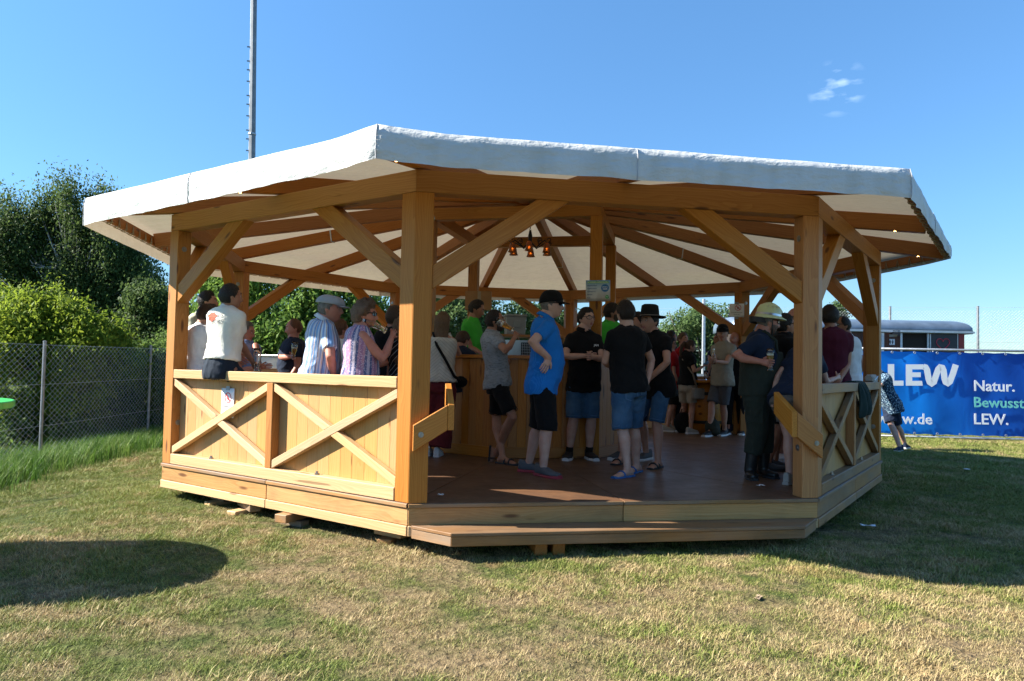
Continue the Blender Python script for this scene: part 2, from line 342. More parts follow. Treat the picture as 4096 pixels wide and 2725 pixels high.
M['rope'] = plain('rope', (.36, .31, .23), .9)
M['white'] = plain('white paint', (.78, .78, .78), .5, var=.04)
M['paper'] = plain('paper', (.80, .81, .84), .7, var=.03)
M['red'] = plain('sign red', (.62, .02, .03), .5, var=.05)
M['ink'] = plain('ink', (.03, .03, .035), .7)
M['grey_plastic'] = plain('grey plastic', (.24, .25, .26), .5, var=.08)
M['cardboard'] = plain('cardboard', (.34, .19, .09), .85)
M['greenpaint'] = plain('green lacquer', (.03, .40, .05), .4, var=.12)
t = NT('glass'); M['glass'] = t.p(base=(.96, .98, .97), rough=.02, trans=1.0, ior=1.45)
t = NT('beer'); M['beer'] = t.p(base=(.95, .45, .05), rough=.05, trans=.75, ior=1.34)
M['foam'] = plain('foam', (.85, .82, .74), .8, var=.03)
M['lens'] = plain('dark lens', (.006, .006, .007), .08, spec=.8)
M['silver'] = plain('silver', (.6, .6, .62), .3, .9)
M['seam'] = plain('seam thread', (.38, .38, .40), .8)
t = NT('lamp glow'); M['lamp'] = t.p(base=(.9, .6, .3), emit=(1.0, .55, .18, 1), emits=6.0)
# ------------------------------------------------------------------ lawn
def grass_cols(t, dry_lo, dry_hi, gr_lo, gr_hi, blade):
    ge = t.n('NewGeometry'); po = ge.outputs['Position']
    big = t.noise(po, .62, 5, .62); mid = t.noise(po, 3.1, 4, .6); sm = t.noise(po, 21, 3, .6)
    sx = t.n('SeparateXYZ'); t.t.links.new(po, sx.inputs[0])
    f = t.math('ADD', t.math('MULTIPLY', big, .5), t.math('MULTIPLY', mid, .5))
    # the lawn is greener towards the hedge on the left and on the right
    lf = t.n('MapRange'); t.t.links.new(sx.outputs[0], lf.inputs[0]); lf.inputs[1].default_value = -2.5; lf.inputs[2].default_value = -6.5; lf.inputs[3].default_value = 0; lf.inputs[4].default_value = .17
    rf = t.n('MapRange'); t.t.links.new(sx.outputs[0], rf.inputs[0]); rf.inputs[1].default_value = 1.5; rf.inputs[2].default_value = 5.0; rf.inputs[3].default_value = 0; rf.inputs[4].default_value = .09  # less straw on the right, also deepening the shade there by colour
    f = t.math('SUBTRACT', t.math('SUBTRACT', f, lf.outputs[0]), rf.outputs[0])
    dry = t.ramp(f, [(.41, 0.0), (.57, 1.0)])
    bare = t.ramp(t.noise(po, 1.7, 5, .66), [(.60, 0.0), (.72, .8)])
    if blade:
        oi = t.n('ObjectInfo'); r = oi.outputs['Random']; dry = t.math('ADD', dry, t.math('MULTIPLY', t.math('SUBTRACT', r, .5), 1.1)); dry = t.ramp(dry, [(0.05, 0.0), (.95, 1.0)])
    gr = t.ramp(sm, [(.3, gr_lo), (.7, gr_hi)]); dr = t.ramp(sm, [(.3, dry_lo), (.7, dry_hi)])
    return t.mix(bare, t.mix(dry, gr, dr), tuple(q * .78 for q in dry_hi[:1]) + (dry_hi[1] * .70, dry_hi[2] * .62)), sm
t = NT('lawn soil and thatch'); c, sm = grass_cols(t, (.10, .072, .038), (.19, .142, .082), (.032, .044, .012), (.062, .08, .024), False)
M['lawn'] = t.p(base=c, rough=.95, spec=.1, normal=t.bump(sm, .8, .05))
t = NT('grass blades'); c, sm = grass_cols(t, (.31, .23, .105), (.54, .41, .225), (.105, .145, .023), (.235, .27, .056), True)
tr = t.n('BsdfTranslucent'); t.t.links.new(c, tr.inputs[0]); ms = t.n('MixShader'); ms.inputs[0].default_value = .16; t.p(base=c, rough=.6, spec=.25)
t.t.links.new(t.b.outputs[0], ms.inputs[1]); t.t.links.new(tr.outputs[0], ms.inputs[2]); t.t.links.new(ms.outputs[0], t.out.inputs[0]); M['blade'] = t.m
t = NT('lush blades'); r = t.objrand(); c = t.ramp(r, [(0, (.045, .11, .015)), (.6, (.10, .20, .03)), (1, (.20, .26, .07))])
tr = t.n('BsdfTranslucent'); t.t.links.new(c, tr.inputs[0]); ms = t.n('MixShader'); ms.inputs[0].default_value = .35; t.p(base=c, rough=.55, spec=.25)
t.t.links.new(t.b.outputs[0], ms.inputs[1]); t.t.links.new(tr.outputs[0], ms.inputs[2]); t.t.links.new(ms.outputs[0], t.out.inputs[0]); M['lush'] = t.m

def axis_pts(lo, hi, fine_lo, fine_hi, step):
    a = list(np.arange(fine_lo, fine_hi + 1e-6, step)); s = step; x = fine_hi
    while x < hi: s *= 1.35; x += s; a.append(x)
    s = step; x = fine_lo
    while x > lo: s *= 1.35; x -= s; a.insert(0, x)
    return np.array(a)
gx = axis_pts(-900, 900, -14, 14, .25); gy = axis_pts(-300, 1500, -9, 12, .25)
X, Y = np.meshgrid(gx, gy); Z = ground_z(X, Y); V_ = np.stack([X, Y, Z], -1).reshape(-1, 3); nx = len(gx)
ii, jj = np.meshgrid(np.arange(len(gy) - 1), np.arange(nx - 1), indexing='ij'); a = (ii * nx + jj).ravel()
lawn = obj('lawn', raw_mesh('lawn', V_, np.stack([a, a + 1, a + nx + 1, a + nx], 1), [M['lawn']], True), None); tag(lawn, 'sunlit mown lawn with dry straw-coloured patches', None, None, 'structure')

def tuft(n, spread, h, w, mat, nm, lean=.5, seed=0):
    g = np.random.default_rng(seed); V = []; F = []
    for i in range(n):
        r = spread * sqrt(g.random()); a = g.random() * 2 * pi; b = np.array([r * cos(a), r * sin(a), -.006]); d = g.random() * 2 * pi; hh = h * (.45 + .75 * g.random())
        ln = hh * lean * (.3 + 1.2 * g.random()); sd_ = np.array([-sin(d), cos(d), 0]) * w * (.6 + .8 * g.random()) / 2; dv = np.array([cos(d), sin(d), 0]); o = len(V)
        V += [b - sd_, b + sd_, b + dv * ln * .35 + np.array([0, 0, hh * .62]) + sd_ * .8, b + dv * ln * .35 + np.array([0, 0, hh * .62]) - sd_ * .8, b + dv * ln + np.array([0, 0, hh])]
        F += [(o, o + 1, o + 2, o + 3), (o + 3, o + 2, o + 4)]
    me = bpy.data.meshes.new(nm); me.from_pydata([tuple(v) for v in V], [], F); me.materials.append(mat); return me
def scatter(name, label, pts, scl, metas, cat='grass'):
    src = bpy.data.collections.new(name + '_source')
    for i, me in enumerate(metas):
        o = bpy.data.objects.new('%s_tuft' % name, me); src.objects.link(o)
    me = bpy.data.meshes.new(name); me.vertices.add(len(pts)); me.vertices.foreach_set('co', np.asarray(pts, np.float32).ravel())
    at = me.attributes.new('scl', 'FLOAT', 'POINT'); at.data.foreach_set('value', np.asarray(scl, np.float32))
    o = bpy.data.objects.new(name, me); COL.objects.link(o); tag(o, label, cat, None, 'stuff')
    ng = bpy.data.node_groups.new(name, 'GeometryNodeTree'); ng.interface.new_socket('Geometry', in_out='INPUT', socket_type='NodeSocketGeometry'); ng.interface.new_socket('Geometry', in_out='OUTPUT', socket_type='NodeSocketGeometry')
    N = ng.nodes; L = ng.links; gi = N.new('NodeGroupInput'); go = N.new('NodeGroupOutput'); ci = N.new('GeometryNodeCollectionInfo'); ci.inputs[0].default_value = src; ci.inputs['Separate Children'].default_value = True; ci.inputs['Reset Children'].default_value = True
    ip = N.new('GeometryNodeInstanceOnPoints'); ip.inputs['Pick Instance'].default_value = True
    rv = N.new('FunctionNodeRandomValue'); rv.data_type = 'FLOAT_VECTOR'; rv.inputs[0].default_value = (-.12, -.12, 0); rv.inputs[1].default_value = (.12, .12, 6.283)
    na = N.new('GeometryNodeInputNamedAttribute'); na.data_type = 'FLOAT'; na.inputs[0].default_value = 'scl'
    L.new(gi.outputs[0], ip.inputs['Points']); L.new(ci.outputs[0], ip.inputs['Instance']); L.new(rv.outputs[0], ip.inputs['Rotation']); L.new(na.outputs[0], ip.inputs['Scale']); L.new(ip.outputs[0], go.inputs[0])
    md = o.modifiers.new('g', 'NODES'); md.node_group = ng; return o
def rand_pts(n, x0, x1, y0, y1, keep):
    x = RNG.uniform(x0, x1, n); y = RNG.uniform(y0, y1, n); k = keep(x, y); x, y = x[k], y[k]; return np.stack([x, y, ground_z(x, y)], 1)
def out_oct(x, y, ap):
    m = np.full_like(x, -1e9)
    for k in range(8):
        n, _ = side_axes(k); m = np.maximum(m, x * n[0] + y * n[1])
    return m > ap
def infront(x, y, z=GZ, mg=.06):
    d = np.stack([x - CAM[0], y - CAM[1], np.full_like(x, z - CAM[2])], 1); dp = d @ FW; u = (d @ RT) / dp; v = (d @ UP) / dp
    return (dp > .5) & (np.abs(u) < PW / 2 / FPX + mg) & (v > -PH / 2 / FPX - mg)
def dens(x, y):
    d = np.hypot(x - CAM[0], y - CAM[1]); return np.clip((8.0 / np.maximum(d, 4)) ** 1.6, 0, 1)
P_ = rand_pts(300000, -9, 14, -8.2, 13, lambda x, y: infront(x, y) & out_oct(x, y, AP - .55) & (RNG.random(len(x)) < dens(x, y) * 1.25))
d_ = np.hypot(P_[:, 0] - CAM[0], P_[:, 1] - CAM[1])
tm = [tuft(30, .08, .024, .0032, M['blade'], 'tuft', 1.3, i) for i in range(6)] + [tuft(18, .06, .042, .0034, M['blade'], 'tuft', 1.0, 9)]
px_, py_ = P_[:, 0], P_[:, 1]
pt_ = np.sin(px_ * 2.3 + 1.7 * np.sin(py_ * 1.9 + .6)) * np.sin(py_ * 2.7 + 1.3 * np.sin(px_ * 1.6)) + .7 * np.sin(px_ * 5.9 + 2 * np.sin(py_ * 4.1)) * np.sin(py_ * 6.7 + 1.1) + .4 * np.sin(px_ * 13 + py_ * 9)
tall_ = np.clip(.85 + .34 * pt_, .35, 1.4)
scatter('grass', 'short mown grass, half dry and straw-coloured, across the lawn', P_, tall_ * (.75 + .6 * RNG.random(len(P_))) * np.clip(d_ / 8, .9, 1.5), tm)
# ------------------------------------------------------------------ octagonal timber pavilion
pav = thing('pavilion', 'octagonal timber pavilion with a white canvas roof and a raised wooden floor', 'pavilion', (0, 0, 0))
Z1, Z2, ZB = 2.41, 2.585, -.248               # underside and top of the ring beam, underside of the platform
PS, BD = .145, .15                            # post face, beam depth
def sp(k, t, out, z): return side_pt(k, t, out, z)
HS = R8 * sin(pi / 8)
ri = (AP - BD) / cos(pi / 8)
# floor: sixteen wedge panels, skirt boards and sill boards under each
for k in range(8):
    n, tt = side_axes(k)
    for s in (-1, 1):
        g = .003
        a0, a1 = (-HS + .002, -g) if s < 0 else (g, HS - .002)
        rr = .3 / AP
        pts = [sp(k, a0, .006, -.03), sp(k, a1, .006, -.03), sp(k, a1 * rr, .3 - AP, -.03), sp(k, a0 * rr, .3 - AP, -.03)]
        extrude('floor_panel', pts, (0, 0, .03), tt, M['floor'], pav, .003)
        lip = extrude('edge_strip', [sp(k, a0, .016, -.032), sp(k, a1, .016, -.032), sp(k, a1, .0075, -.032), sp(k, a0, .0075, -.032)], (0, 0, .029), tt, M['weath'], pav, .003)
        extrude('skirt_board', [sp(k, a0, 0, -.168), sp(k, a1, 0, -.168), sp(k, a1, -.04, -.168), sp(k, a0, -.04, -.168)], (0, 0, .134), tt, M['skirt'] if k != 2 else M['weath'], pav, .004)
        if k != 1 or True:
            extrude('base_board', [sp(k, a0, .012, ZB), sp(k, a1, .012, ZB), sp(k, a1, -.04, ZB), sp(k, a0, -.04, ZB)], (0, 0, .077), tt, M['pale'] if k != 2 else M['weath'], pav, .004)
extrude('subfloor', [vtx(k, R8 - .12, -.2) for k in range(8)], (0, 0, .165), (1, 0, 0), M['dark_gap'], pav, 0)
for k in range(8):
    n, tt = side_axes(k); n0, t0 = side_axes((k - 1) % 8)
    # post at vertex k: two faces flush with the two sides that meet there
    V0 = vtx(k); a1 = V0 - t0 * PS; b1 = V0 + tt * PS
    post = extrude('post', [V0, b1, b1 - n * BD, vtx(k, ri), a1 - n0 * BD, a1], (0, 0, Z1 - .002), (0, 0, 1), M['honey'], pav, .005, zh=tuple(n0))
    # bolt heads with washers
    for z, (nn, pp) in ((2.22, (n, b1)), (.42, (n, b1))):
        q = pp - n * .07 + tt * .001 + np.array([0, 0, z]); A, o = frame_m(q, tt); mb = MB(); mb.lathe([(.0, .012), (.014, .012), (.015, .005), (.028, .004), (.028, 0)], n=12, M=np.array([A[:, 1], A[:, 2], A[:, 0]]).T); obj('bolt', mb, M['bolt'], pav, loc=tuple(q))
        q = a1 - n0 * .07 - t0 * .001 + np.array([0, 0, z]); A, o = frame_m(q, -t0); mb = MB(); mb.lathe([(.0, .012), (.014, .012), (.015, .005), (.028, .004), (.028, 0)], n=12, M=np.array([A[:, 1], A[:, 2], A[:, 0]]).T); obj('bolt', mb, M['bolt'], pav, loc=tuple(q))
    # ring beam, mitred at the corners
    extrude('ring_beam', [vtx(k, R8 - .003, Z1), vtx((k + 1) % 8, R8 - .003, Z1), vtx((k + 1) % 8, ri, Z1), vtx(k, ri, Z1)], (0, 0, Z2 - Z1), tt, M['honey'], pav, .004)
    # knee braces
    for s in (-1, 1):
        q = [(1.577, 1.655), (1.577, 1.84), (.75, Z1 + .0), (.485, Z1 + .0)]
        # slightly let into beam and post
        pts = [sp(k, s * a, -.012, z) for a, z in q]; extrude('knee_brace', pts, -n * .12, sp(k, -s * 1.1, 0, .78) - sp(k, 0, 0, 0), M['honey'], pav, .004, zh=tuple(n))
        # the grain of the brace runs along it
# railings with boarded panels on every second side
def railing(k):
    n, tt = side_axes(k); T = HS - PS - .004
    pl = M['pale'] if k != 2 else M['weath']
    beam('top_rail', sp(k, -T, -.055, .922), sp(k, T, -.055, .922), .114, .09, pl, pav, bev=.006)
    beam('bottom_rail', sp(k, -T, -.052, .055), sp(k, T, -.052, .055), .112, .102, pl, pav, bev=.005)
    z0, z1 = .107, .876
    extrude('upright', [sp(k, -.043, -.002, z0), sp(k, .043, -.002, z0), sp(k, .043, -.002, z1), sp(k, -.043, -.002, z1)], -n * .084, (0, 0, 1), M['honey'], pav, .004, zh=tuple(n))
    for u in (-1, 1):
        xi, xo = .045, T - .002
        L = np.array([xo - xi, z1 - z0]); d = nrm(L); w = .068; p = np.array([-d[1], d[0]])
        for rise in (1, -1):
            # whole brace rises to the right; the other is cut in two where they cross
            xl, xr = (xi, xo) if u > 0 else (-xo, -xi); za, zb = (z0, z1) if rise > 0 else (z1, z0)
            hw = w / d[0]                                     # cut vertically at the ends
            if rise > 0: q = [(xl, za), (xr - .0, zb - hw), (xr, zb), (xl, za + hw)]
            else: q = [(xl, za - hw), (xr, zb), (xr, zb + hw), (xl, za)]
            gd = sp(k, xr, 0, zb) - sp(k, xl, 0, za)
            if rise > 0: extrude('cross_brace', [sp(k, a, -.010, z) for a, z in q], -n * .062, gd, pl, pav, .004, zh=tuple(n))
            else:
                def yat(x, lo): 
                    f = (x - xl) / (xr - xl); return (q[0][1] + (q[1][1] - q[0][1]) * f) if lo else (q[3][1] + (q[2][1] - q[3][1]) * f)
                xm = (xl + xr) / 2; e = .5 * w / d[1] * 1.0
                # ends follow the edge of the whole brace
                sl = (z1 - z0) / (xr - xl)
                def cross(lo, up):
                    # x where this brace's edge meets the edge of the rising brace
                    A0 = q[0][1] if lo else q[3][1]; A1 = -sl * (1 - hw / (z1 - z0)) if True else 0
                    B0 = (za * 0 + z0) + (hw if up else 0); m1 = ((q[1][1] - q[0][1]) if lo else (q[2][1] - q[3][1])) / (xr - xl); m2 = (z1 - hw - z0) / (xr - xl)
                    return (B0 - A0) / (m1 - m2) + xl
                x1, x2 = cross(True, True), cross(False, True); x3, x4 = cross(True, False), cross(False, False)
                extrude('cross_brace', [sp(k, xl, -.012, q[0][1]), sp(k, x1 - .001, -.012, yat(x1, True)), sp(k, x2 - .001, -.012, yat(x2, False)), sp(k, xl, -.012, q[3][1])], -n * .06, gd, pl, pav, .004, zh=tuple(n))
                extrude('cross_brace', [sp(k, x3 + .001, -.012, yat(x3, True)), sp(k, xr, -.012, q[1][1]), sp(k, xr, -.012, q[2][1]), sp(k, x4 + .001, -.012, yat(x4, False))], -n * .06, gd, pl, pav, .004, zh=tuple(n))
    nb = 22; bw = (2 * T) / nb
    for i in range(nb):
        x = -T + bw * (i + .5)
        beam('panel_board', sp(k, x, -.095, .1065), sp(k, x, -.095, .876), .016, bw - .0012, M['board'], pav, zh=tuple(tt), bev=.0012)
    for x in (-.93, .62):
        mb = MB(); mb.lathe([(0, .03), (.012, .03), (.013, .012), (.022, .012), (.022, 0)], n=8); obj('bolt', mb, M['bolt'], pav, loc=tuple(sp(k, x, -.045, .106)))
for k in (0, 2, 4, 6): railing(k)
# inner square of beams on four posts
r4 = 1.57; zi0, zi1 = 2.9, 3.045
IC = [vtx(k, r4) for k in (0, 2, 4, 6)]
for i in range(4):
    p, q = IC[i], IC[(i + 1) % 4]; d = nrm(q - p); nn = np.array([d[1], -d[0], 0])
    A, o = frame_m(p, (0, 0, 1))
    c = p * (1 - .075 / r4)
    beam('inner_post', [c[0], c[1], 0], [c[0], c[1], zi0 - .002], .145, .145, M['honey'], pav, zh=tuple(nn), bev=.005)
    e = .075
    extrude('inner_beam', [p + np.array([0, 0, zi0]), q + np.array([0, 0, zi0]), q - nn * .13 - d * .13 + np.array([0, 0, zi0]), p - nn * .13 + d * .13 + np.array([0, 0, zi0])], (0, 0, zi1 - zi0), d, M['honey'], pav, .004)
# rafters: hips to the corners and one to the middle of each side, up to a hub at the apex
RO, ZE, SL = 5.30, 2.646, .172                # eaves corner radius, height of the eaves, slope
APR = RO * cos(pi / 8); ZA = ZE + APR * SL
def roof_z(p):
    m = max(p[0] * side_axes(k)[0][0] + p[1] * side_axes(k)[0][1] for k in range(8)); return ZA - SL * m
for k in range(8):
    n, tt = side_axes(k)
    for hip in (True, False):
        dirv = nrm(vtx(k)) if hip else n; re = (RO - .10) if hip else (APR - .09); sl = SL * (cos(pi / 8) if hip else 1)
        rr = .16; h = .165
        p0 = dirv * re + np.array([0, 0, ZA - sl * re - .012 - h / 2]); p1 = dirv * rr + np.array([0, 0, ZA - sl * rr - .012 - h / 2])
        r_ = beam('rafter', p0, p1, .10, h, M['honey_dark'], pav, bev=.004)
        # lamp sunk in the underside
        lp = dirv * (re - .28) + np.array([0, 0, ZA - sl * (re - .28) - .012 - h]); mb = MB(); mb.lathe([(.0, -.004), (.011, -.003), (.014, .004)], n=10); obj('spot_lamp', mb, M['lamp'] if 'lamp' in M else M['silver'], pav, loc=tuple(lp))
        if hip and k in (4, 5, 7):
            c = p0 * .55 + p1 * .45; A, o = frame_m(c, p1 - p0); mb = MB(); mb.box((0, 0, 0), (.02, .106, h + .008)); obj('strap', mb, M['steel'], pav, M=bmat(A, o))
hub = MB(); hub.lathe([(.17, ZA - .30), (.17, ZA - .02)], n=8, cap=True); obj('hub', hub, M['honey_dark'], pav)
# eaves board with rope lacing
for k in range(8):
    n, tt = side_axes(k); a = APR - AP
    hh = (APR - .045) * math.tan(pi / 8)
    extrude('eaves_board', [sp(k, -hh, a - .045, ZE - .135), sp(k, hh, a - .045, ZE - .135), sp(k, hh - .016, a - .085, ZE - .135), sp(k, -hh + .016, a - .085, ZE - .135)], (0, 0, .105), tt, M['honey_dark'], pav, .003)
    pts = []; m_ = 17
    for i in range(m_ + 1):
        x = -hh + .1 + (2 * hh - .2) * i / m_
        pts += [sp(k, x, a - .022, ZE - .14), sp(k, x + .015, a - .06, ZE - .150), sp(k, x + .03, a - .095, ZE - .135), sp(k, x + .05, a - .095, ZE - .06), sp(k, x + .07, a - .095, ZE - .135), sp(k, x + .085, a - .06, ZE - .150)]
    mb = MB(); mb.tube(pts, .0055, 5); obj('lacing_rope', mb, M['rope'], pav, smooth=True)
# canvas: eight sloping fields and the hanging valance, one sheet
mb = MB(); NS, NV = 44, 7
drop = {0: .27, 1: .235, 2: .225, 3: .165, 4: .2, 5: .22, 6: .22, 7: .25}
corner_up = {0: .0, 1: .03, 2: 0, 3: .015, 4: 0, 5: 0, 6: 0, 7: 0}
rows = []
def fnoise(x, y, z=0.0): return mnoise.noise(Vector((x, y, z)))
NSK = 8 * NS
for j in range(NV + 12):
    ring = []
    for i in range(NSK):
        k = i // NS; u = (i % NS) / NS; n, tt = side_axes(k); n0, n1 = vtx(k, RO), vtx((k + 1) % 8, RO)
        base = n0 * (1 - u) + n1 * u
        dz = corner_up[k] * max(0, 1 - u * 9) + corner_up[(k + 1) % 8] * max(0, 1 - (1 - u) * 9)
        dr = drop[k] * (1 - u) + drop[(k + 1) % 8] * u
        sag = sin(pi * ((u * 2) % 1.0)) * .005
        w = fnoise(base[0] * 3.1, base[1] * 3.1, 4.0); w2 = fnoise(base[0] * 9, base[1] * 9, 1.0)
        if j < NV:                                     # valance, bottom row first
            f = 1 - j / NV; cpin = min(u, 1 - u) * NS
            out = .012 * w * f + .006 * w2 * (.3 + f) + .012 * f * (1 - f) * 4 * (.5 + w) + .007 * fnoise(base[0] * 5 + f * 3, base[1] * 5, f * 7)
            if cpin < 2.2: out -= .012 * (1 - cpin / 2.2)
            nn = nrm(base * np.array([1, 1, 0]) ) if cpin < .5 else n
            pz = ZE - .018 - (dr - .018) * f + dz - sag * (1 - f) * .8 + (.005 * w + .003 * w2) * f
            q = base + nn * (out) ; ring.append(np.array([q[0], q[1], pz]))
        else:
            f = (j - NV) / 11.0; f = f ** 1.4
            s_ = 1 - f * .985 - (.004 if j == NV else 0)
            q = base * s_; z = ZA - SL * APR * s_ + dz * (1 - f) ** 6
            sg = .035 * sin(pi * ((u * 2) % 1.0)) * sin(pi * min(1, f * 1.02)) * (1 - f)
            if j == NV: z -= sag * .6
            ring.append(np.array([q[0], q[1], z - sg + .004 * w]))
    rows.append(ring)
mb.loft(rows, False)
cv = obj('canvas_roof', mb, M['canvas'], pav, smooth=True)
# seams on the valance: stitched strips
for k in range(8):
    for u in (.0, .46):
        n, tt = side_axes(k); pts = [np.array(rows[j][(k * NS + int(u * NS)) % NSK]) + n * .004 for j in range(NV + 1)]
        m2 = MB(); m2.tube(pts, .0035, 4); obj('seam', m2, M['seam'] if 'seam' in M else M['rope'], cv)
# wooden step in front of the open side
st = thing('wooden_step', 'long weathered wooden step with cut corners before the open front of the pavilion', 'step', (0, -AP - .15, GZ))
b = np.array([0, -AP - .15, GZ])
top = [(-1.70, -AP - .021), (-1.42, -4.47), (1.415, -4.47), (1.70, -AP - .021)]
extrude('tread', [np.array([x, y, -.162]) - b for x, y in top], (0, 0, -.026), (1, 0, 0), M['stepw'], st, .004)
for (p, q) in ((0, 1), (1, 2), (2, 3)):
    a0 = np.array([*top[p], 0]); a1 = np.array([*top[q], 0]); d = nrm(a1 - a0); nn = np.array([d[1], -d[0], 0])
    nn = nn if nn[1] < 0 else -nn
    extrude('apron', [a0 - nn * .006 + d * .002 + np.array([0, 0, -.1895]) - b, a1 - nn * .006 - d * .002 + np.array([0, 0, -.1895]) - b, a1 - nn * .04 - d * .02 + np.array([0, 0, -.1895]) - b, a0 - nn * .04 + d * .02 + np.array([0, 0, -.1895]) - b], (0, 0, -.072), d, M['weath'] if p != 1 else M['stepw'], st, .004)
for x in (-1.2, -.3, .6, 1.3):
    beam('bearer', np.array([x, -AP - .035, -.225]) - b, np.array([x, -4.42, -.225]) - b, .07, .07, M['oldblock'], st)
# ------------------------------------------------------------------ people: builder
CLOUD = bpy.data.textures.new('folds', 'CLOUDS'); CLOUD.noise_scale = .11; CLOUD.noise_depth = 2
def remesh(mb, vox, sm=4, disp=0.0, lap=0):
    me = mb.mesh('tmp'); fixn(me); o = bpy.data.objects.new('tmp', me); COL.objects.link(o)
    r = o.modifiers.new('r', 'REMESH'); r.mode = 'VOXEL'; r.voxel_size = vox; r.adaptivity = 0
    s = o.modifiers.new('s', 'SMOOTH'); s.iterations = sm; s.factor = .5
    if disp:
        d = o.modifiers.new('d', 'DISPLACE'); d.texture = CLOUD; d.strength = disp; d.mid_level = .5; d.texture_coords = 'LOCAL'
    dg = bpy.context.evaluated_depsgraph_get(); m2 = bpy.data.meshes.new_from_object(o.evaluated_get(dg)); bpy.data.objects.remove(o); bpy.data.meshes.remove(me)
    n = len(m2.vertices); V = np.empty(n * 3, np.float32); m2.vertices.foreach_get('co', V); F = [tuple(p.vertices) for p in m2.polygons]; bpy.data.meshes.remove(m2)
    return V.reshape(-1, 3), F
def hash_(t_):
    h = 7
    for c in t_: h = (h * 131 + ord(c)) % 1000003
    return h
def ell(c, a, b, ra, rb, n=16, sq=2.0):
    out = []
    for j in range(n):
        t_ = 2 * pi * j / n; x, y = cos(t_), sin(t_); x = math.copysign(abs(x) ** (2 / sq), x); y = math.copysign(abs(y) ** (2 / sq), y); out.append(c + a * ra * x + b * rb * y)
    return out
def head_grid(s=1.0, fat=0.0):
    """deformed sphere: rows of (forward, right, up)"""
    nl, nt = 24, 34; G = np.zeros((nl + 1, nt, 3))
    for i in range(nl + 1):
        ph = -pi / 2 + pi * i / nl
        for j in range(nt):
            q = j / nt * 2 - 1; th = pi * (abs(q) ** 1.35) * (1 if q > 0 else -1)
            z = .118 * sin(ph); cp = cos(ph); f = .097 * cp * cos(th); r = .076 * cp * sin(th); k = max(0, -z / .118)
            r *= 1 - .30 * k ** 1.6 * (1 - .6 * fat); r *= 1 + .05 * max(0, 1 - abs(z - .03) / .06) * (1 if cos(th) < .3 else 0)
            if f < 0: f *= 1.02 - .55 * k ** 1.2
            else:
                f *= 1 - .10 * max(0, z / .118) ** 2; f += .012 * math.exp(-((z + .095) / .022) ** 2 - (th / .5) ** 2) * 1.0 + .006 * k * max(0, cos(th))
                f -= .010 * math.exp(-((abs(th) - .40) / .17) ** 2 - ((z - .012) / .017) ** 2)
                f += .006 * math.exp(-((z - .034) / .012) ** 2 - (th / .55) ** 4)
                nz = max(0, min(1, (.018 - z) / .055)); nz = nz if z > -.042 else 0
                f += .027 * nz * math.exp(-(th / (.10 + .07 * nz)) ** 2)
                f += .006 * math.exp(-((z + .062) / .012) ** 2 - (th / .24) ** 2) - .004 * math.exp(-((z + .0625) / .004) ** 2 - (th / .2) ** 2)
                f += .008 * fat * k
            G[i, j] = (f, r, z)
    return G * s
GH = head_grid()
def hair_mask(G, style):
    z = G[..., 2] / .118; f = G[..., 0]; ang = np.arctan2(G[..., 1], f)
    a = np.abs(ang)
    line = np.where(a < .85, .62 - .10 * (a / .85), np.where(a < 1.5, .52 - (a - .85) / .65 * .62, np.where(a < 1.9, -.10, -.52)))
    if style == 'receding': line = np.where(a < .9, .93, line)
    if style == 'high': line = np.where(a < .85, .70, line)
    return z - line
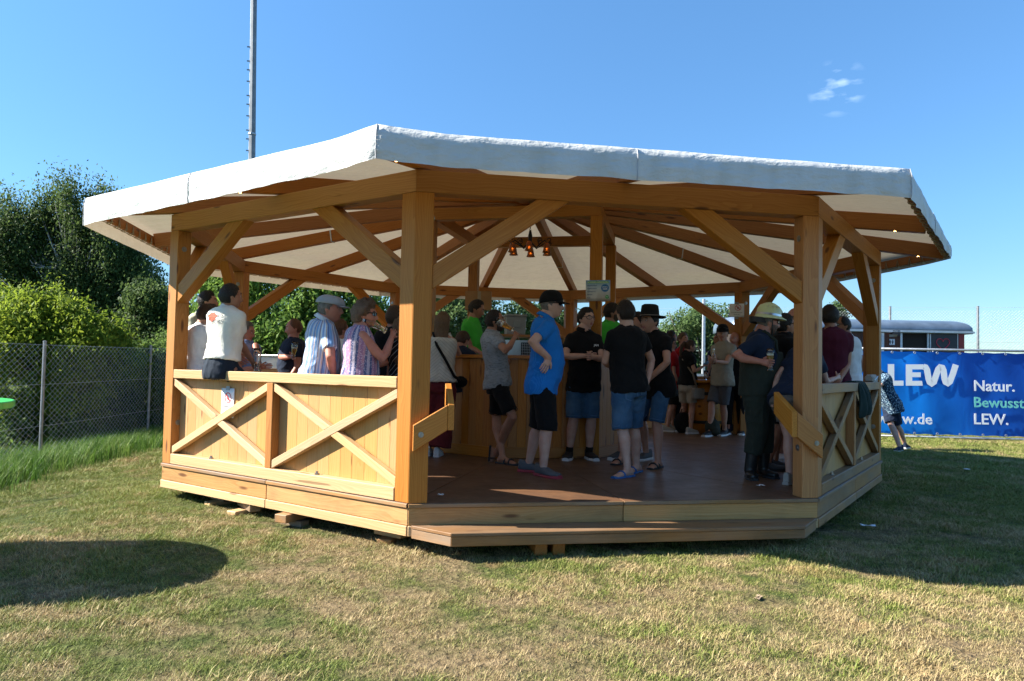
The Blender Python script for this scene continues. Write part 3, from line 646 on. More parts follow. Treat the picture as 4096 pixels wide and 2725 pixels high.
def person(label, cat='person', dep=None, z0=0.0, face=0.0, hface=None, pel=None, neck=None, head=None, nod=0.0, roll=0.0, H=None, feet=None, toes=None, knees=None, arms=(None, None), sh=None,
           female=False, fat=0.0, shirt=None, sleeve=.55, hem=.14, bottom=None, blen=1.0, bw=1.0, shoes=None, skin_='skin', hair='hair_dark', hstyle='short', hl=.014, beard=None, pd=0.0, nd=0.0, hdz=0.0,
           vox=.0125, group=None, seat=False, hands=('relax', 'relax'), hs=1.0, kpole=None, extra=None, eyes=True, barefoot=False, flare=0.0, neckline=.0, auto=True, collar=False):
    ft = [np.array(at_z(x, y, z0)) for x, y in feet] if feet else None
    D = dep if dep is not None else depth_of(sum(ft) / 2)
    fwd = np.array([cos(rad(face)), sin(rad(face)), 0]); rgt = np.array([fwd[1], -fwd[0], 0]); up = np.array([0, 0, 1.0])
    sf = rad(face if sh is None else sh); sfwd = np.array([cos(sf), sin(sf), 0]); srgt = np.array([sfwd[1], -sfwd[0], 0])
    hf = rad(face if hface is None else hface); hfw = np.array([cos(hf), sin(hf), 0]); hrg = np.array([hfw[1], -hfw[0], 0])
    PEL = at_depth(*pel, D + pd); NK = at_depth(*neck, D + nd); HC = at_depth(*head, D + nd + hdz) if head else NK + up * .19
    NK = NK + (HC - NK) * .17
    S = (H or 1.76) / 1.76
    if not seat and auto:                                # hips of a standing figure sit a little above half its height
        want = z0 + .525 * (H or 1.76); k_ = (want - PEL[2]) / max(.15, NK[2] - PEL[2]); k_ = min(.4, max(-.3, k_)); dl = (NK - PEL) * k_; hem = hem if hem < 0 else max(.03, .4 * hem + np.linalg.norm(dl) * (1 if k_ > 0 else -1)); PEL = PEL + dl
    if ft is None and not seat:
        ft = [np.array([*(PEL + rgt * .11 * s)[:2], z0]) for s in (1, -1)]
    base = np.array([PEL[0], PEL[1], z0]) if not ft else np.array([*((ft[0] + ft[1]) / 2)[:2], z0])
    root = thing('person', label, cat, tuple(base), group)
    B = MB(); sp_ = NK - PEL; sd_ = nrm(sp_); w_ = .93 if female else 1.0
    swid = (.165 if female else .192) * S
    def torso(mb, inf, z_lo, z_hi=1.0, fl=0.0, sc=1.0):
        # t, half width, half depth, forward shift; below 0 = under the pelvis centre
        hipw = .178 if female else .168
        prof = [(-.30, hipw * .93, .115, -.01), (-.15, hipw, .125, -.012), (0, hipw * .98, .122 + .03 * fat, -.005 + .03 * fat), (.22, .148 * w_ + .035 * fat, .108 + .07 * fat, .01 + .06 * fat), (.45, .152 * w_ + .03 * fat, .11 + .05 * fat, .012 + .045 * fat), (.68, .172 * w_ + .015 * fat, .118 + .02 * fat, .008), (.82, .176 * w_, .110, -.002), (.89, .158 * w_, .096, -.010), (.95, .118 * w_, .078, -.014), (1.0, .078, .066, -.010), (1.05, .062, .062, 0)]
        rings = []
        ts = [p[0] for p in prof]
        for t_ in np.linspace(z_lo, z_hi, 15):
            hw, hd, fs = [np.interp(t_, ts, [p[q] for p in prof]) for q in (1, 2, 3)]
            m_ = min(1, max(0, t_)); a = nrm(rgt * (1 - m_) + srgt * m_); a = nrm(a - sd_ * (a @ sd_)); b = np.cross(sd_, a); b = b if b @ fwd > 0 else -b
            k = inf + fl * max(0, (.35 - t_)); c = PEL + sp_ * t_ + b * fs * S; rings.append(ell(c - base, a, b, hw * S * sc + k, hd * S * sc + k, 18, 2.3))
        mb.loft(rings)
    torso(B, -.012, -.2, 1.03)
    B.tube([NK - base - sd_ * .04, NK - base + (HC - NK) * .35, HC - base - up * .04], [.074 * (1 + .2 * fat), .064 * (1 + .28 * fat), .060 * (1 + .25 * fat)], 14)
    # legs
    LT, LS = .425 * S, .42 * S; LEG = []
    for i, s in enumerate((1, -1)):
        hip = PEL + rgt * .092 * S * s - up * .04
        if seat: an = at_depth(*feet[i], D + seat[i][0]) if feet else hip + fwd * .35 - up * .6
        else: an = ft[i] + up * .085
        d = an - hip; L = np.linalg.norm(d); lt, ls = LT, LS
        if L > (LT + LS) * .80 and not seat: kf = L / ((LT + LS) * .994); lt, ls = LT * kf, LS * kf
        if knees and knees[i] is not None: kn = solve_px(hip, knees[i][:2], lt, knees[i][2])
        else:
            x = (lt * lt - ls * ls + L * L) / (2 * L); hgt = sqrt(max(0, lt * lt - x * x)); pv = np.array(kpole[i]) if kpole else fwd; pv = nrm(pv - nrm(d) * (pv @ nrm(d))); kn = hip + nrm(d) * x + pv * hgt
        f_ = 1 + .22 * fat
        B.tube([hip - base + up * .02, hip * .7 + kn * .3 - base, hip * .25 + kn * .75 - base, kn - base, kn * .7 + an * .3 - base - fwd * .012, kn * .25 + an * .75 - base, an - base - up * .02], [.088 * f_ * S, .082 * f_ * S, .062 * f_ * S, .053 * f_ * S, .057 * f_ * S, .040 * f_ * S, .036 * S], 12)
        tv = fwd
        if toes and toes[i] is not None:
            if len(toes[i]) == 2: tv = nrm((at_z(*toes[i], z0) - ft[i]) * np.array([1, 1, 0]))
            else: tv = nrm(np.array(toes[i]))
        LEG.append((hip, kn, an, tv))
        sv = nrm(np.cross(tv, up)) if abs(tv[2]) < .9 else rgt; uv = np.cross(sv, tv); uv = uv if uv[2] > -.2 else -uv
        rings = [ell(an - base + tv * x * S - uv * (.085 - h_) * S * 1.0, sv, uv, w * S, h_ * S, 12) for x, w, h_ in ((-.07, .022, .03), (-.05, .033, .04), (0, .036, .05), (.06, .040, .036), (.12, .046, .024), (.165, .044, .016), (.19, .03, .011))]
        B.loft(rings)
    # arms
    HND = []; LU, LF = .285 * S, .25 * S
    ARM = []
    for i, s in enumerate((1, -1)):
        shd = NK + srgt * (swid - .034) * s - sd_ * .098 * S; spec = arms[i]
        if spec is None: spec = ('b', (.08, .12, -1), (.35, .02, -1))
        if spec[0] == 'b':
            bf = lambda v: nrm(sfwd * v[0] + srgt * s * v[1] + up * v[2]); el_ = shd + bf(spec[1]) * LU; wr_ = el_ + bf(spec[2]) * LF
        else:
            el_ = solve_px(shd, spec[1][:2], LU, spec[1][2]); wr_ = solve_px(el_, spec[2][:2], LF, spec[2][2])
        f_ = (1 + (.55 if female else .2) * fat) * (.86 if female else 1.0); ARM.append((shd, el_, wr_))
        B.ball(shd - base, .054 * f_ * S, 12); B.tube([NK - base + nrm(HC - NK) * .03, NK * .5 + shd * .5 - base + up * .012, shd - base], [.034, .036, .042], 10); B.tube([shd - base, shd * .55 + el_ * .45 - base, el_ - base, el_ * .7 + wr_ * .3 - base, wr_ - base], [.052 * f_ * S, .047 * f_ * S, .038 * f_ * S, .039 * f_ * S, .026 * f_ * S], 12)
        hd_ = nrm(wr_ - el_); hm = hands[i]
        if isinstance(hm, tuple): hd_ = nrm(sfwd * hm[1][0] + srgt * s * hm[1][1] + up * hm[1][2]); hm = hm[0]
        pn = nrm(-srgt * s * .8 + sfwd * -.2 + up * -.2) if hm == 'relax' else nrm(np.cross(hd_, np.cross(-srgt * s + sfwd * .1, hd_)) + 1e-3)
        if hm == 'flat': pn = -up
        pn = nrm(pn - hd_ * (pn @ hd_)); wd = np.cross(hd_, pn)                    # wd: across the palm
        k = S * (.92 if female else 1.0); p1 = wr_ + hd_ * .085 * k
        B.loft([ell(wr_ - base - hd_ * .015, wd, pn, .026 * k, .019 * k, 10), ell(wr_ - base + hd_ * .03 * k, wd, pn, .037 * k, .017 * k, 10), ell(p1 - base, wd, pn, .041 * k, .013 * k, 10)])
        tsgn = 1 if (wd @ (sfwd + up * .6)) > 0 else -1; curl = {'relax': .38, 'grip': .95, 'fist': 1.25, 'flat': .10}[hm]
        fing = []
        for q, (o_, l_) in enumerate(((.030, .072), (.010, .080), (-.011, .074), (-.031, .058))):
            a = p1 + wd * tsgn * o_ * k - hd_ * .006; pts = [a]; an_ = curl * .35
            for sg in (.45, .32, .27):
                a = a + (hd_ * cos(an_) + pn * sin(an_)) * l_ * sg * k; pts.append(a); an_ += curl * (.95 + .12 * q)
            fing.append((pts, [.0088 * k, .0085 * k, .0078 * k, .006 * k]))
        tb = wr_ + hd_ * .03 * k + wd * tsgn * .030 * k; td = nrm(hd_ * .75 + wd * tsgn * .75 + pn * (.25 + curl * .6)); fing.append(([tb, tb + td * .034 * k, tb + td * .034 * k + nrm(td + hd_ * .6 + pn * curl * .5) * .032 * k], [.0125 * k, .0105 * k, .0075 * k])); HND.append((wr_, hd_, pn, wd, p1))
        ARM[-1] = ARM[-1] + (fing,)
    V, F = remesh(B, vox, 3); V = [V]; F = list(F); off = len(V[0])
    FB = MB()
    for a in ARM:
        for pts, rs in a[3]: FB.tube([p - base for p in pts], rs, 7)
    # head
    hu = nrm(up * cos(rad(nod)) + hfw * sin(rad(nod)) + hrg * sin(rad(roll))); hF = nrm(hfw - hu * (hfw @ hu)); hR = np.cross(hF, hu); hR = hR if hR @ hrg > 0 else -hR
    HM = np.array([hF, hR, hu]).T; G = GH * hs * 1.05 * S * (.95 if female else 1.0); G = G.copy()
    if fat > .3: G[..., 1] *= 1 + .08 * fat
    hc = HC - base; nl, nt = G.shape[:2]
    def to_w(P): return P @ HM.T + hc
    vs = to_w(G.reshape(-1, 3)); fs = []; fm = []
    for i in range(nl - 1):
        for j in range(nt):
            k = (j + 1) % nt; fs.append((i * nt + j, i * nt + k, (i + 1) * nt + k, (i + 1) * nt + j)); c = (G[i, j] + G[i + 1, k]) / 2 / (hs * S); fm.append(1 if (c[0] > .05 and abs(c[1]) < .022 and -.072 < c[2] < -.054) else 0)
    HB = MB(); HB.v = [tuple(v) for v in vs]; HB.f = fs; HB.m = fm
    for s in (1, -1):
        HB.ball(hc + HM @ (np.array([-.008, .077 * s, -.006]) * hs * S), (.011, .027, .034), 10, M=HM @ np.array([[.3, 1, 0], [1, -.3 * s, 0], [0, 0, 1.0]]) @ np.diag([1, .8, 1]))
    vv = np.concatenate([V[0], np.array(FB.v, np.float32).reshape(-1, 3), np.array(HB.v, np.float32)]); o1 = off; o2 = off + len(FB.v)
    allf = F + [tuple(i + o1 for i in f) for f in FB.f] + [tuple(i + o2 for i in f) for f in HB.f]
    me = bpy.data.meshes.new('body'); me.from_pydata(vv.tolist(), [], allf); me.polygons.foreach_set('material_index', [0] * (len(F) + len(FB.f)) + HB.m); me.polygons.foreach_set('use_smooth', [True] * len(allf)); me.update()
    me.materials.append(SK[skin_]); me.materials.append(SK['lip']); body = bpy.data.objects.new('body', me); link(body, root)
    info = dict(root=root, base=base, HM=HM, hc=hc, S=S * hs * 1.05, ARM=ARM, HND=HND, LEG=LEG, fwd=fwd, rgt=rgt, NK=NK, PEL=PEL, sfwd=sfwd, srgt=srgt, sp=sp_)
    def hp(f, r, u): return hc + HM @ (np.array([f, r, u]) * S * hs * 1.05 * (.95 if female else 1.0))
    info['hp'] = hp
    if eyes:
        for s in (1, -1):
            mb = MB(); mb.ball(hp(.0805, .030 * s, .010), .0085, 8); mb.ball(hp(.0862, .0305 * s, .010), .005, 6, mi=1); obj('eye', mb, [M['eyewhite'], M['ink']], root, smooth=True)
            if hair and hair in HR:
                mb = MB(); mb.tube([hp(.088, .016 * s, .031), hp(.087, .033 * s, .036), hp(.076, .049 * s, .031)], [.004, .005, .003], 5); obj('eyebrow', mb, HR[hair], root)
    # hair from the skull grid
    def shell(mask, thick, mat, name, ns=24.0, am=.5):
        ids = {}; mb = MB(); w = np.clip(mask / .16, 0, 1) ** .6
        nrmG = G / (np.linalg.norm(G, axis=2)[..., None] + 1e-9)
        rows_ = []
        for i in range(nl):
            for j in range(nt):
                g_ = G[i, j]; wn_ = 1 + am * fnoise(*(g_ * ns / .3 * .1 * 10)) ; ids[(i, j)] = g_ + nrmG[i, j] * (thick * w[i, j] * wn_ * S - .003 * (1 - w[i, j]))
        vidx = {}
        def gv(i, j):
            if (i, j) not in vidx: vidx[(i, j)] = len(mb.v); mb.v.append(tuple(to_w(ids[(i, j)][None])[0]))
            return vidx[(i, j)]
        for i in range(nl - 1):
            for j in range(nt):
                k = (j + 1) % nt
                if max(mask[i, j], mask[i, k], mask[i + 1, j], mask[i + 1, k]) > 0: mb.f.append((gv(i, j), gv(i, k), gv(i + 1, k), gv(i + 1, j))); mb.m.append(0)
        return obj(name, mb, mat, root, smooth=True)
    if hair and hstyle != 'bald':
        mk = hair_mask(GH, hstyle); ho = shell(mk, hl, HR[hair], 'hair', am=.45)
        gh = np.random.default_rng(hash_(label)); tb = MB(); nt_ = 260 if hl > .01 else 120
        for q in range(nt_ * 3):
            i_, j_ = gh.integers(2, nl - 1), gh.integers(0, nt)
            if mk[i_, j_] < .03: continue
            g_ = G[i_, j_]; n_ = g_ / np.linalg.norm(g_); w_h = min(1, mk[i_, j_] / .16) ** .6; b_ = g_ + n_ * hl * w_h * .8 * S; fl_ = np.array([.25, 0, -.9]) + gh.normal(size=3) * .55; fl_ = nrm(fl_ - n_ * (fl_ @ n_)); sd2 = np.cross(n_, fl_) * .0035; e_ = b_ + fl_ * (.012 + hl * .7) + n_ * (.002 + hl * .22 * gh.random())
            o_ = len(tb.v); tb.v += [tuple(x) for x in to_w(np.array([b_ - sd2, b_ + sd2, e_]))]; tb.f.append((o_, o_ + 1, o_ + 2)); tb.m.append(0)
        if tb.f: obj('hair_tufts', tb, HR[hair], root, recalc=False)
        if hstyle in ('long', 'pony'):
            mb = MB()
            if hstyle == 'long': mb.loft([ell(hp(-.045, 0, .075), hrg, hfw, .085, .055, 14), ell(hp(-.055, 0, .0), hrg, hfw, .10, .065, 14), ell(hp(-.06, 0, -.10), hrg, hfw, .092, .05, 14), ell(hp(-.085, 0, -.22), hrg, hfw, .085, .035, 14), ell(hp(-.10, 0, -.33), hrg, hfw, .06, .022, 14), ell(hp(-.10, 0, -.38), hrg, hfw, .03, .012, 14)])
            else: mb.tube([hp(-.08, 0, .05), hp(-.125, 0, .05), hp(-.15, 0, -.02), hp(-.15, 0, -.14), hp(-.13, 0, -.24)], [.02, .032, .036, .028, .008], 10)
            Vh, Fh = remesh(mb, .01, 2, .006); Vh = Vh; mh = bpy.data.meshes.new('hair_length'); mh.from_pydata(Vh.tolist(), [], Fh); obj('hair_length', mh, HR[hair], root, smooth=True)
    if beard:
        z = GH[..., 2]; an_ = np.abs(np.arctan2(GH[..., 1], GH[..., 0])); mk = np.where((an_ < 1.45) & (z < -.018 - .03 * np.clip(1 - an_ / .55, 0, 1)) & (z > -.112) & ~((an_ < .2) & (z > -.073) & (z < -.052)), .12, -.1); mk = np.where(GH[..., 0] > .01, mk, -.1); shell(mk, .0035, HR[beard], 'beard', am=.3)
    # clothes
    def garment(mb, name, mat, disp=.012, v=None, sm=5, fold=False):
        Vg, Fg = remesh(mb, v or max(.0135, vox), sm, disp); m_ = bpy.data.meshes.new(name); m_.from_pydata(Vg.tolist(), [], Fg)
        Vg = np.asarray(Vg); rel = Vg - (PEL - base); zz = rel @ sd_; rel = rel - zz[:, None] * sd_; a_ = np.arctan2(rel @ srgt, -(rel @ sfwd)) * .15
        for nm_, val in (('su', a_), ('sv', zz)): m_.attributes.new(nm_, 'FLOAT', 'POINT').data.foreach_set('value', val.astype(np.float32))
        if fold:
            gph = np.random.default_rng(abs(hash_(label + name)) % 99991); p_ = gph.random(8) * 6.28; su, sv = a_, zz; ang_ = a_ / .15
            if name == 'shirt':
                q1 = sv * 30 + su * (10 * np.sign(p_[0] - 3.1)) + 1.8 * np.sin(su * 13 + p_[1]) + 1.2 * np.sin(sv * 17 + su * 9 + p_[2]); q2 = su * 34 + 1.6 * np.sin(sv * 11 + p_[3]) + .8 * np.sin(sv * 29 + p_[4])
                w1 = np.clip(1.15 - np.abs(sv - .12) / .22, .15, 1); w2 = np.clip(1 - sv / .35, .25, 1); hgt = .006 * w1 * ((1 - np.abs(np.sin(q1))) ** 1.6 - .35) + .0065 * w2 * ((1 - np.abs(np.sin(q2))) ** 1.4 - .4) + .005 * np.sin(su * 21 + sv * 25 + p_[5]) * np.sin(sv * 14 - su * 8 + p_[6])
            else:
                q1 = sv * 34 + 1.6 * np.sin(ang_ * 3 + p_[0]) + 1.3 * np.sin(sv * 15 + p_[1]); q2 = ang_ * 5 + 1.5 * np.sin(sv * 9 + p_[2]); hgt = .006 * ((1 - np.abs(np.sin(q1))) ** 1.6 - .35) * np.clip(1 - np.abs(sv + .12) / .5, .3, 1) + .006 * ((1 - np.abs(np.sin(q2))) ** 1.5 - .4)
            nv_ = np.empty(len(Vg) * 3, np.float32); m_.update(); m_.vertices.foreach_get('normal', nv_); m_.vertices.foreach_set('co', (Vg + nv_.reshape(-1, 3) * hgt[:, None]).astype(np.float32).ravel()); m_.update()
        return obj(name, m_, mat, root, smooth=True)
    if bottom:
        mb = MB(); torso(mb, .008, -.27, .20)
        for hip, kn, an, tv in LEG:
            lt, ls = np.linalg.norm(kn - hip), np.linalg.norm(an - kn); end = blen; pts = []; rs = []
            wv = bw * (1 + .2 * fat)
            for q in np.linspace(.10, end, 9):
                if q <= 1: p = hip + (kn - hip) * q
                else: p = kn + (an - kn) * (q - 1)
                pts.append(p - base); rs.append(np.interp(q, [-.1, .3, 1.0, 2.0], [.094 * S * wv, .096 * S * wv, (.078 + .010 * (blen < 1.3)) * S * wv, .062 * S * wv]) + flare * max(0, q - .2))
            mb.tube(pts, rs, 16)
        go_ = garment(mb, 'shorts' if blen < 1.3 else 'trousers', CL[bottom], .012, fold=True); info['bottom'] = go_
        if blen < 1.3:
            for hip, kn, an, tv in LEG:
                p_ = hip + (kn - hip) * min(1, blen) + (an - kn) * max(0, blen - 1); d_ = nrm(kn - hip) if blen <= 1 else nrm(an - kn); a1 = nrm(np.cross(d_, fwd + rgt * .01)); b1 = np.cross(d_, a1); rr_ = (np.interp(blen, [0, .3, 1, 2], [.094, .096, .088, .062]) * S * bw * (1 + .2 * fat) + flare * max(0, blen - .2)) * .985
                for q, w in ((.004, .004), (.026, .0022)): m3 = MB(); m3.tube([p_ - base - d_ * q + (a1 * cos(x) + b1 * sin(x)) * rr_ for x in np.linspace(0, 2 * pi, 25)], w, 5); obj('hem', m3, CL['denimlight'] if 'denim' in bottom and q > .01 else CL[bottom], go_)
    if shirt:
        mb = MB(); torso(mb, .024, -hem / max(.2, np.linalg.norm(sp_)), .99 - neckline, fl=.035)
        nd_ = nrm(HC - NK)
        if neckline < .1: mb.tube([NK - base - sd_ * .03, NK - base + nd_ * .03], [.082, .069], 14)
        if sleeve > 0:
            for shd, el_, wr_, _ in ARM:
                ds = nrm(el_ - shd); f_ = (1 + .15 * fat) * (.9 if female else 1); end = el_ if sleeve >= 1 else None
                pts = [shd - base - ds * .02, shd - base + ds * LU * sleeve * .5, shd - base + ds * LU * min(1, sleeve)]; rs = [.066 * f_ * S, .064 * f_ * S, .064 * f_ * S]
                if sleeve > 1: pts += [el_ * (2 - sleeve) + wr_ * (sleeve - 1) - base]; rs += [.045]
                mb.ball(shd - base, .064 * f_ * S, 12); mb.tube([NK - base + nd_ * .012, NK * .5 + shd * .5 - base + up * .012, shd - base], [.040, .047, .052], 12); mb.tube(pts, rs, 14)
        else:
            for shd, el_, wr_, _ in ARM: mb.tube([NK - base + srgt * (.06 if shd @ srgt > NK @ srgt else -.06) + sd_ * .0, shd * .75 + NK * .25 - base - sd_ * .02], .045, 10)
        info['shirt'] = garment(mb, 'shirt', CL[shirt], .012, fold=True)
    if collar and shirt:
        nd_ = nrm(HC - NK); r_ = nrm(srgt - nd_ * (srgt @ nd_)); f2 = np.cross(nd_, r_); f2 = f2 if f2 @ sfwd > 0 else -f2; mb = MB(); c0 = NK - base + nd_ * .022
        rr_ = []
        for k_, (q, w) in enumerate(((-.004, .080), (.018, .074), (.014, .081), (-.022, .099))):
            rr_.append([c0 + nd_ * (q - (.035 if k_ == 3 else .012) * max(0, cos(t_)) ) + (f2 * cos(t_) + r_ * sin(t_)) * w * S for t_ in np.linspace(.28, 2 * pi - .28, 24)])
        mb.loft(rr_, False, closed=False); o = obj('collar', mb, CL[shirt], root, smooth=True, recalc=False); m_ = o.modifiers.new('s', 'SOLIDIFY'); m_.thickness = .004
    # shoes
    if shoes:
        kind, mat, sole = shoes
        for hip, kn, an, tv in LEG:
            sv = nrm(np.cross(tv, up)) if abs(tv[2]) < .9 else rgt; uv = np.cross(sv, tv); uv = uv if uv[2] > -.2 else -uv; a = an - base; g = a - uv * .085 * S
            mb = MB(); sb = MB()
            def lay(m_, x0, x1, zlo, zhi, w):
                rings = []
                for x in np.linspace(x0, x1, 9):
                    q = (x - x0) / (x1 - x0); ww = w * (1 - .35 * (1 - q) ** 4 - .62 * max(0, q - .75) ** 1.5 * 4) * (.86 + .28 * math.exp(-((q - .66) / .22) ** 2)); zh = zhi(q) if callable(zhi) else zhi
                    rings.append([g + tv * x * S + sv * ww * c_ * S + uv * (zlo + (zh - zlo) * h_) * S for c_, h_ in ((-1, 0), (-1.02, .35), (-.85, .8), (-.4, 1), (.4, 1), (.85, .8), (1.02, .35), (1, 0))])
                m_.loft(rings)
            if kind == 'boot':
                lay(mb, -.085, .205, .02, lambda q: .09 - .03 * q, .050); mb.tube([a - uv * .03, an * .6 + kn * .4 - base, an * .25 + kn * .75 - base], [.056 * S, .066 * S, .076 * S], 14); lay(sb, -.09, .21, 0.0, .028, .053)
                so = garment(mb, 'rubber_boot', CL[mat], .004, .011); obj('sole', sb, CL[sole], so)
            elif kind == 'sandal':
                lay(sb, -.085, .205, -.002, .022, .048); so = obj('sandal', sb, CL[sole], root)
                for x in ((.05, .11) if mat != 'blue_flip' else (.085,)):
                    rs_ = [g + tv * x * S + sv * c_ * S + uv * h_ * S for c_, h_ in ((-.05, .012), (-.045, .04), (-.015, .062), (.02, .06), (.045, .04), (.05, .012))]; m3 = MB(); m3.tube(rs_, .009, 6); obj('strap', m3, CL[mat], so)
            else:
                lay(mb, -.092, .215, .024, lambda q: .125 - .045 * min(1, max(0, q - .15) * 1.9) - .025 * q, .054); 
                if kind == 'high' or kind == 'sock': mb.tube([a - uv * .05, a + uv * .005], [.05 * S, .046 * S], 12)
                so = garment(mb, 'shoe', CL[mat], .003, .0095, 3); lay(sb, -.10, .224, -.002, .036, .057); obj('sole', sb, CL[sole], so)
                if kind == 'sock': m3 = MB(); m3.tube([a - uv * .02, a + nrm(kn - an) * .06], [.043 * S, .044 * S], 12); obj('sock', m3, CL['black'], root, smooth=True)
    if extra: extra(info)
    return info
def solve_px(S_, px, L, sgn):
    d = ray(*px); d = d / np.linalg.norm(d); w = CAM - S_; b = w @ d; c = w @ w - L * L; q = b * b - c
    if q < 0: P = CAM - d * b; return S_ + nrm(P - S_) * L
    return CAM + d * (-b + sgn * sqrt(q))
# ------------------------------------------------------------------ people: accessories
def glasses(i, dark=True, up_=0.0, onhead=False):
    hp = i['hp']; root = i['root']; z = .010 + up_; x = .100 if not onhead else .098; S = i['S']
    g = bpy.data.objects.new('glasses', None); link(g, root)
    def P(r, h): return hp(x - 6.8 * r * r, r, z + h)
    for s in (1, -1):
        out = [(.009, .010), (.022, .017), (.046, .016), (.062, .009), (.066, -.002), (.058, -.014), (.040, -.019), (.020, -.016), (.009, -.006)]; ring = [P(a * s, b) for a, b in out]; c = P(.036 * s, -.001); n = len(ring)
        if dark: m2 = MB(); m2.add(ring + [c], [(q, (q + 1) % n, n) for q in range(n)]); obj('lens', m2, M['lens'], g, smooth=True, recalc=False)
        m3 = MB(); m3.tube(ring + [ring[0]], .0024 if dark else .0030, 4); m3.tube([P(.064 * s, .008), hp(.05, .082 * s, z + .009), hp(-.015, .085 * s, z + .006)], .0045 if dark else .003, 4); obj('frame', m3, M['black'], g)
    m3 = MB(); m3.tube([P(.010, .006), P(-.010, .006)], .003, 4); obj('bridge', m3, M['black'], g)
    return g
def cap(i, mat, back=False, brim=True, lift=.0):
    hp = i['hp']; mb = MB(); rings = []; S = i['S']; A = i['HM']
    for q in np.linspace(0, 1, 8):
        a = q * pi / 2 * .97; z = .026 + lift + .118 * sin(a); k = cos(a) ** .7; rings.append([hp(-.006 + .112 * k * cos(t_), .092 * k * sin(t_), z + .010 * cos(t_) * (1 - q)) for t_ in np.linspace(0, 2 * pi, 25)[:-1]])
    mb.loft(rings); c = obj('cap', mb, CL[mat], i['root'], smooth=True)
    if brim:
        b = MB(); r1 = []; r2 = []; r3 = []
        for t_ in np.linspace(-1.25, 1.25, 13):
            s = -1 if back else 1; r1.append(hp(s * (.100 * cos(t_) - .006), .086 * sin(t_), .038 + lift)); r2.append(hp(s * (.100 * cos(t_) + .072 * max(0, cos(t_)) ** .6), .088 * sin(t_), .030 + lift - .014 * max(0, cos(t_)))); r3.append(hp(s * (.100 * cos(t_) + .072 * max(0, cos(t_)) ** .6), .088 * sin(t_), .025 + lift - .014 * max(0, cos(t_))))
        r0 = [p - A @ np.array([0, 0, .006]) for p in r1]
        b.loft([r1, r2, r3, r0], False, closed=False); obj('brim', b, CL[mat], c, smooth=True)
    return c
def belt_bag(i, pts, mat, w=.02): 
    mb = MB(); mb.tube([p - i['base'] for p in pts], w, 6); return obj('bag_strap', mb, CL[mat], i['root'], smooth=True)
def beer_glass(label, base, dirv=(0, 0, 1), fill=.7, h=.215, tall=True, group='beer glasses'):
    o = thing('beer_glass', label, 'glass', tuple(base), group); A, _ = frame_m((0, 0, 0), dirv); Mx = np.array([A[:, 1], A[:, 2], A[:, 0]]).T
    pr = [(.028, 0), (.030, .006), (.024, .02), (.025, .06), (.033, .12), (.038, .17), (.036, h)] if tall else [(.028, 0), (.030, .01), (.034, .08), (.038, h)]
    inn = [(r - .003, max(.016, z)) for r, z in pr[1:]]
    mb = MB(); rings = [[Mx @ np.array([r * cos(q), r * sin(q), z]) for q in np.linspace(0, 2 * pi, 17)[:-1]] for r, z in pr + inn[::-1]]; mb.loft(rings); obj('glass_body', mb, M['glass'], o, smooth=True)
    if fill > 0:
        zs = np.linspace(.02, h * fill, 7); rs = np.interp(zs, [p[1] for p in pr], [p[0] for p in pr]) - .0034; mb = MB(); mb.loft([[Mx @ np.array([r * cos(q), r * sin(q), z]) for q in np.linspace(0, 2 * pi, 17)[:-1]] for r, z in zip(rs, zs)]); obj('beer', mb, M['beer'], o, smooth=True)
        r = rs[-1]; mb = MB(); mb.loft([[Mx @ np.array([r * cos(q), r * sin(q), z]) for q in np.linspace(0, 2 * pi, 17)[:-1]] for z in (h * fill + .0005, h * fill + .02)]); obj('foam', mb, M['foam'], o, smooth=True)
    return o
M['eyewhite'] = plain('eye white', (.42, .38, .36), .3, var=.02)
SK = dict(skin=skin('skin', (.47, .26, .185)), tan=skin('tanned skin', (.37, .185, .118)), pale=skin('pale skin', (.53, .325, .25)), ruddy=skin('ruddy skin', (.47, .215, .155)), lip=skin('lips', (.38, .15, .13)))
def hairmat(name, col):
    t = NT(name); co = t.obj_co((60, 60, 12)); n = t.noise(co, 3, 4, .7); return t.p(base=t.ramp(n, [(.3, tuple(q * .55 for q in col)), (.7, tuple(q * 1.4 for q in col))]), rough=.5, spec=.3, normal=t.bump(n, .9, .012))
HR = dict(hair_dark=hairmat('dark hair', (.018, .013, .011)), brown=hairmat('brown hair', (.055, .03, .018)), light=hairmat('light brown hair', (.13, .075, .04)), grey=hairmat('grey hair', (.16, .14, .125)), ash=hairmat('ash brown short hair', (.14, .09, .06)), red=hairmat('ginger hair', (.12, .05, .025)), stubble=hairmat('stubble', (.17, .10, .075)), stubble_dark=hairmat('dark stubble', (.075, .045, .035)))
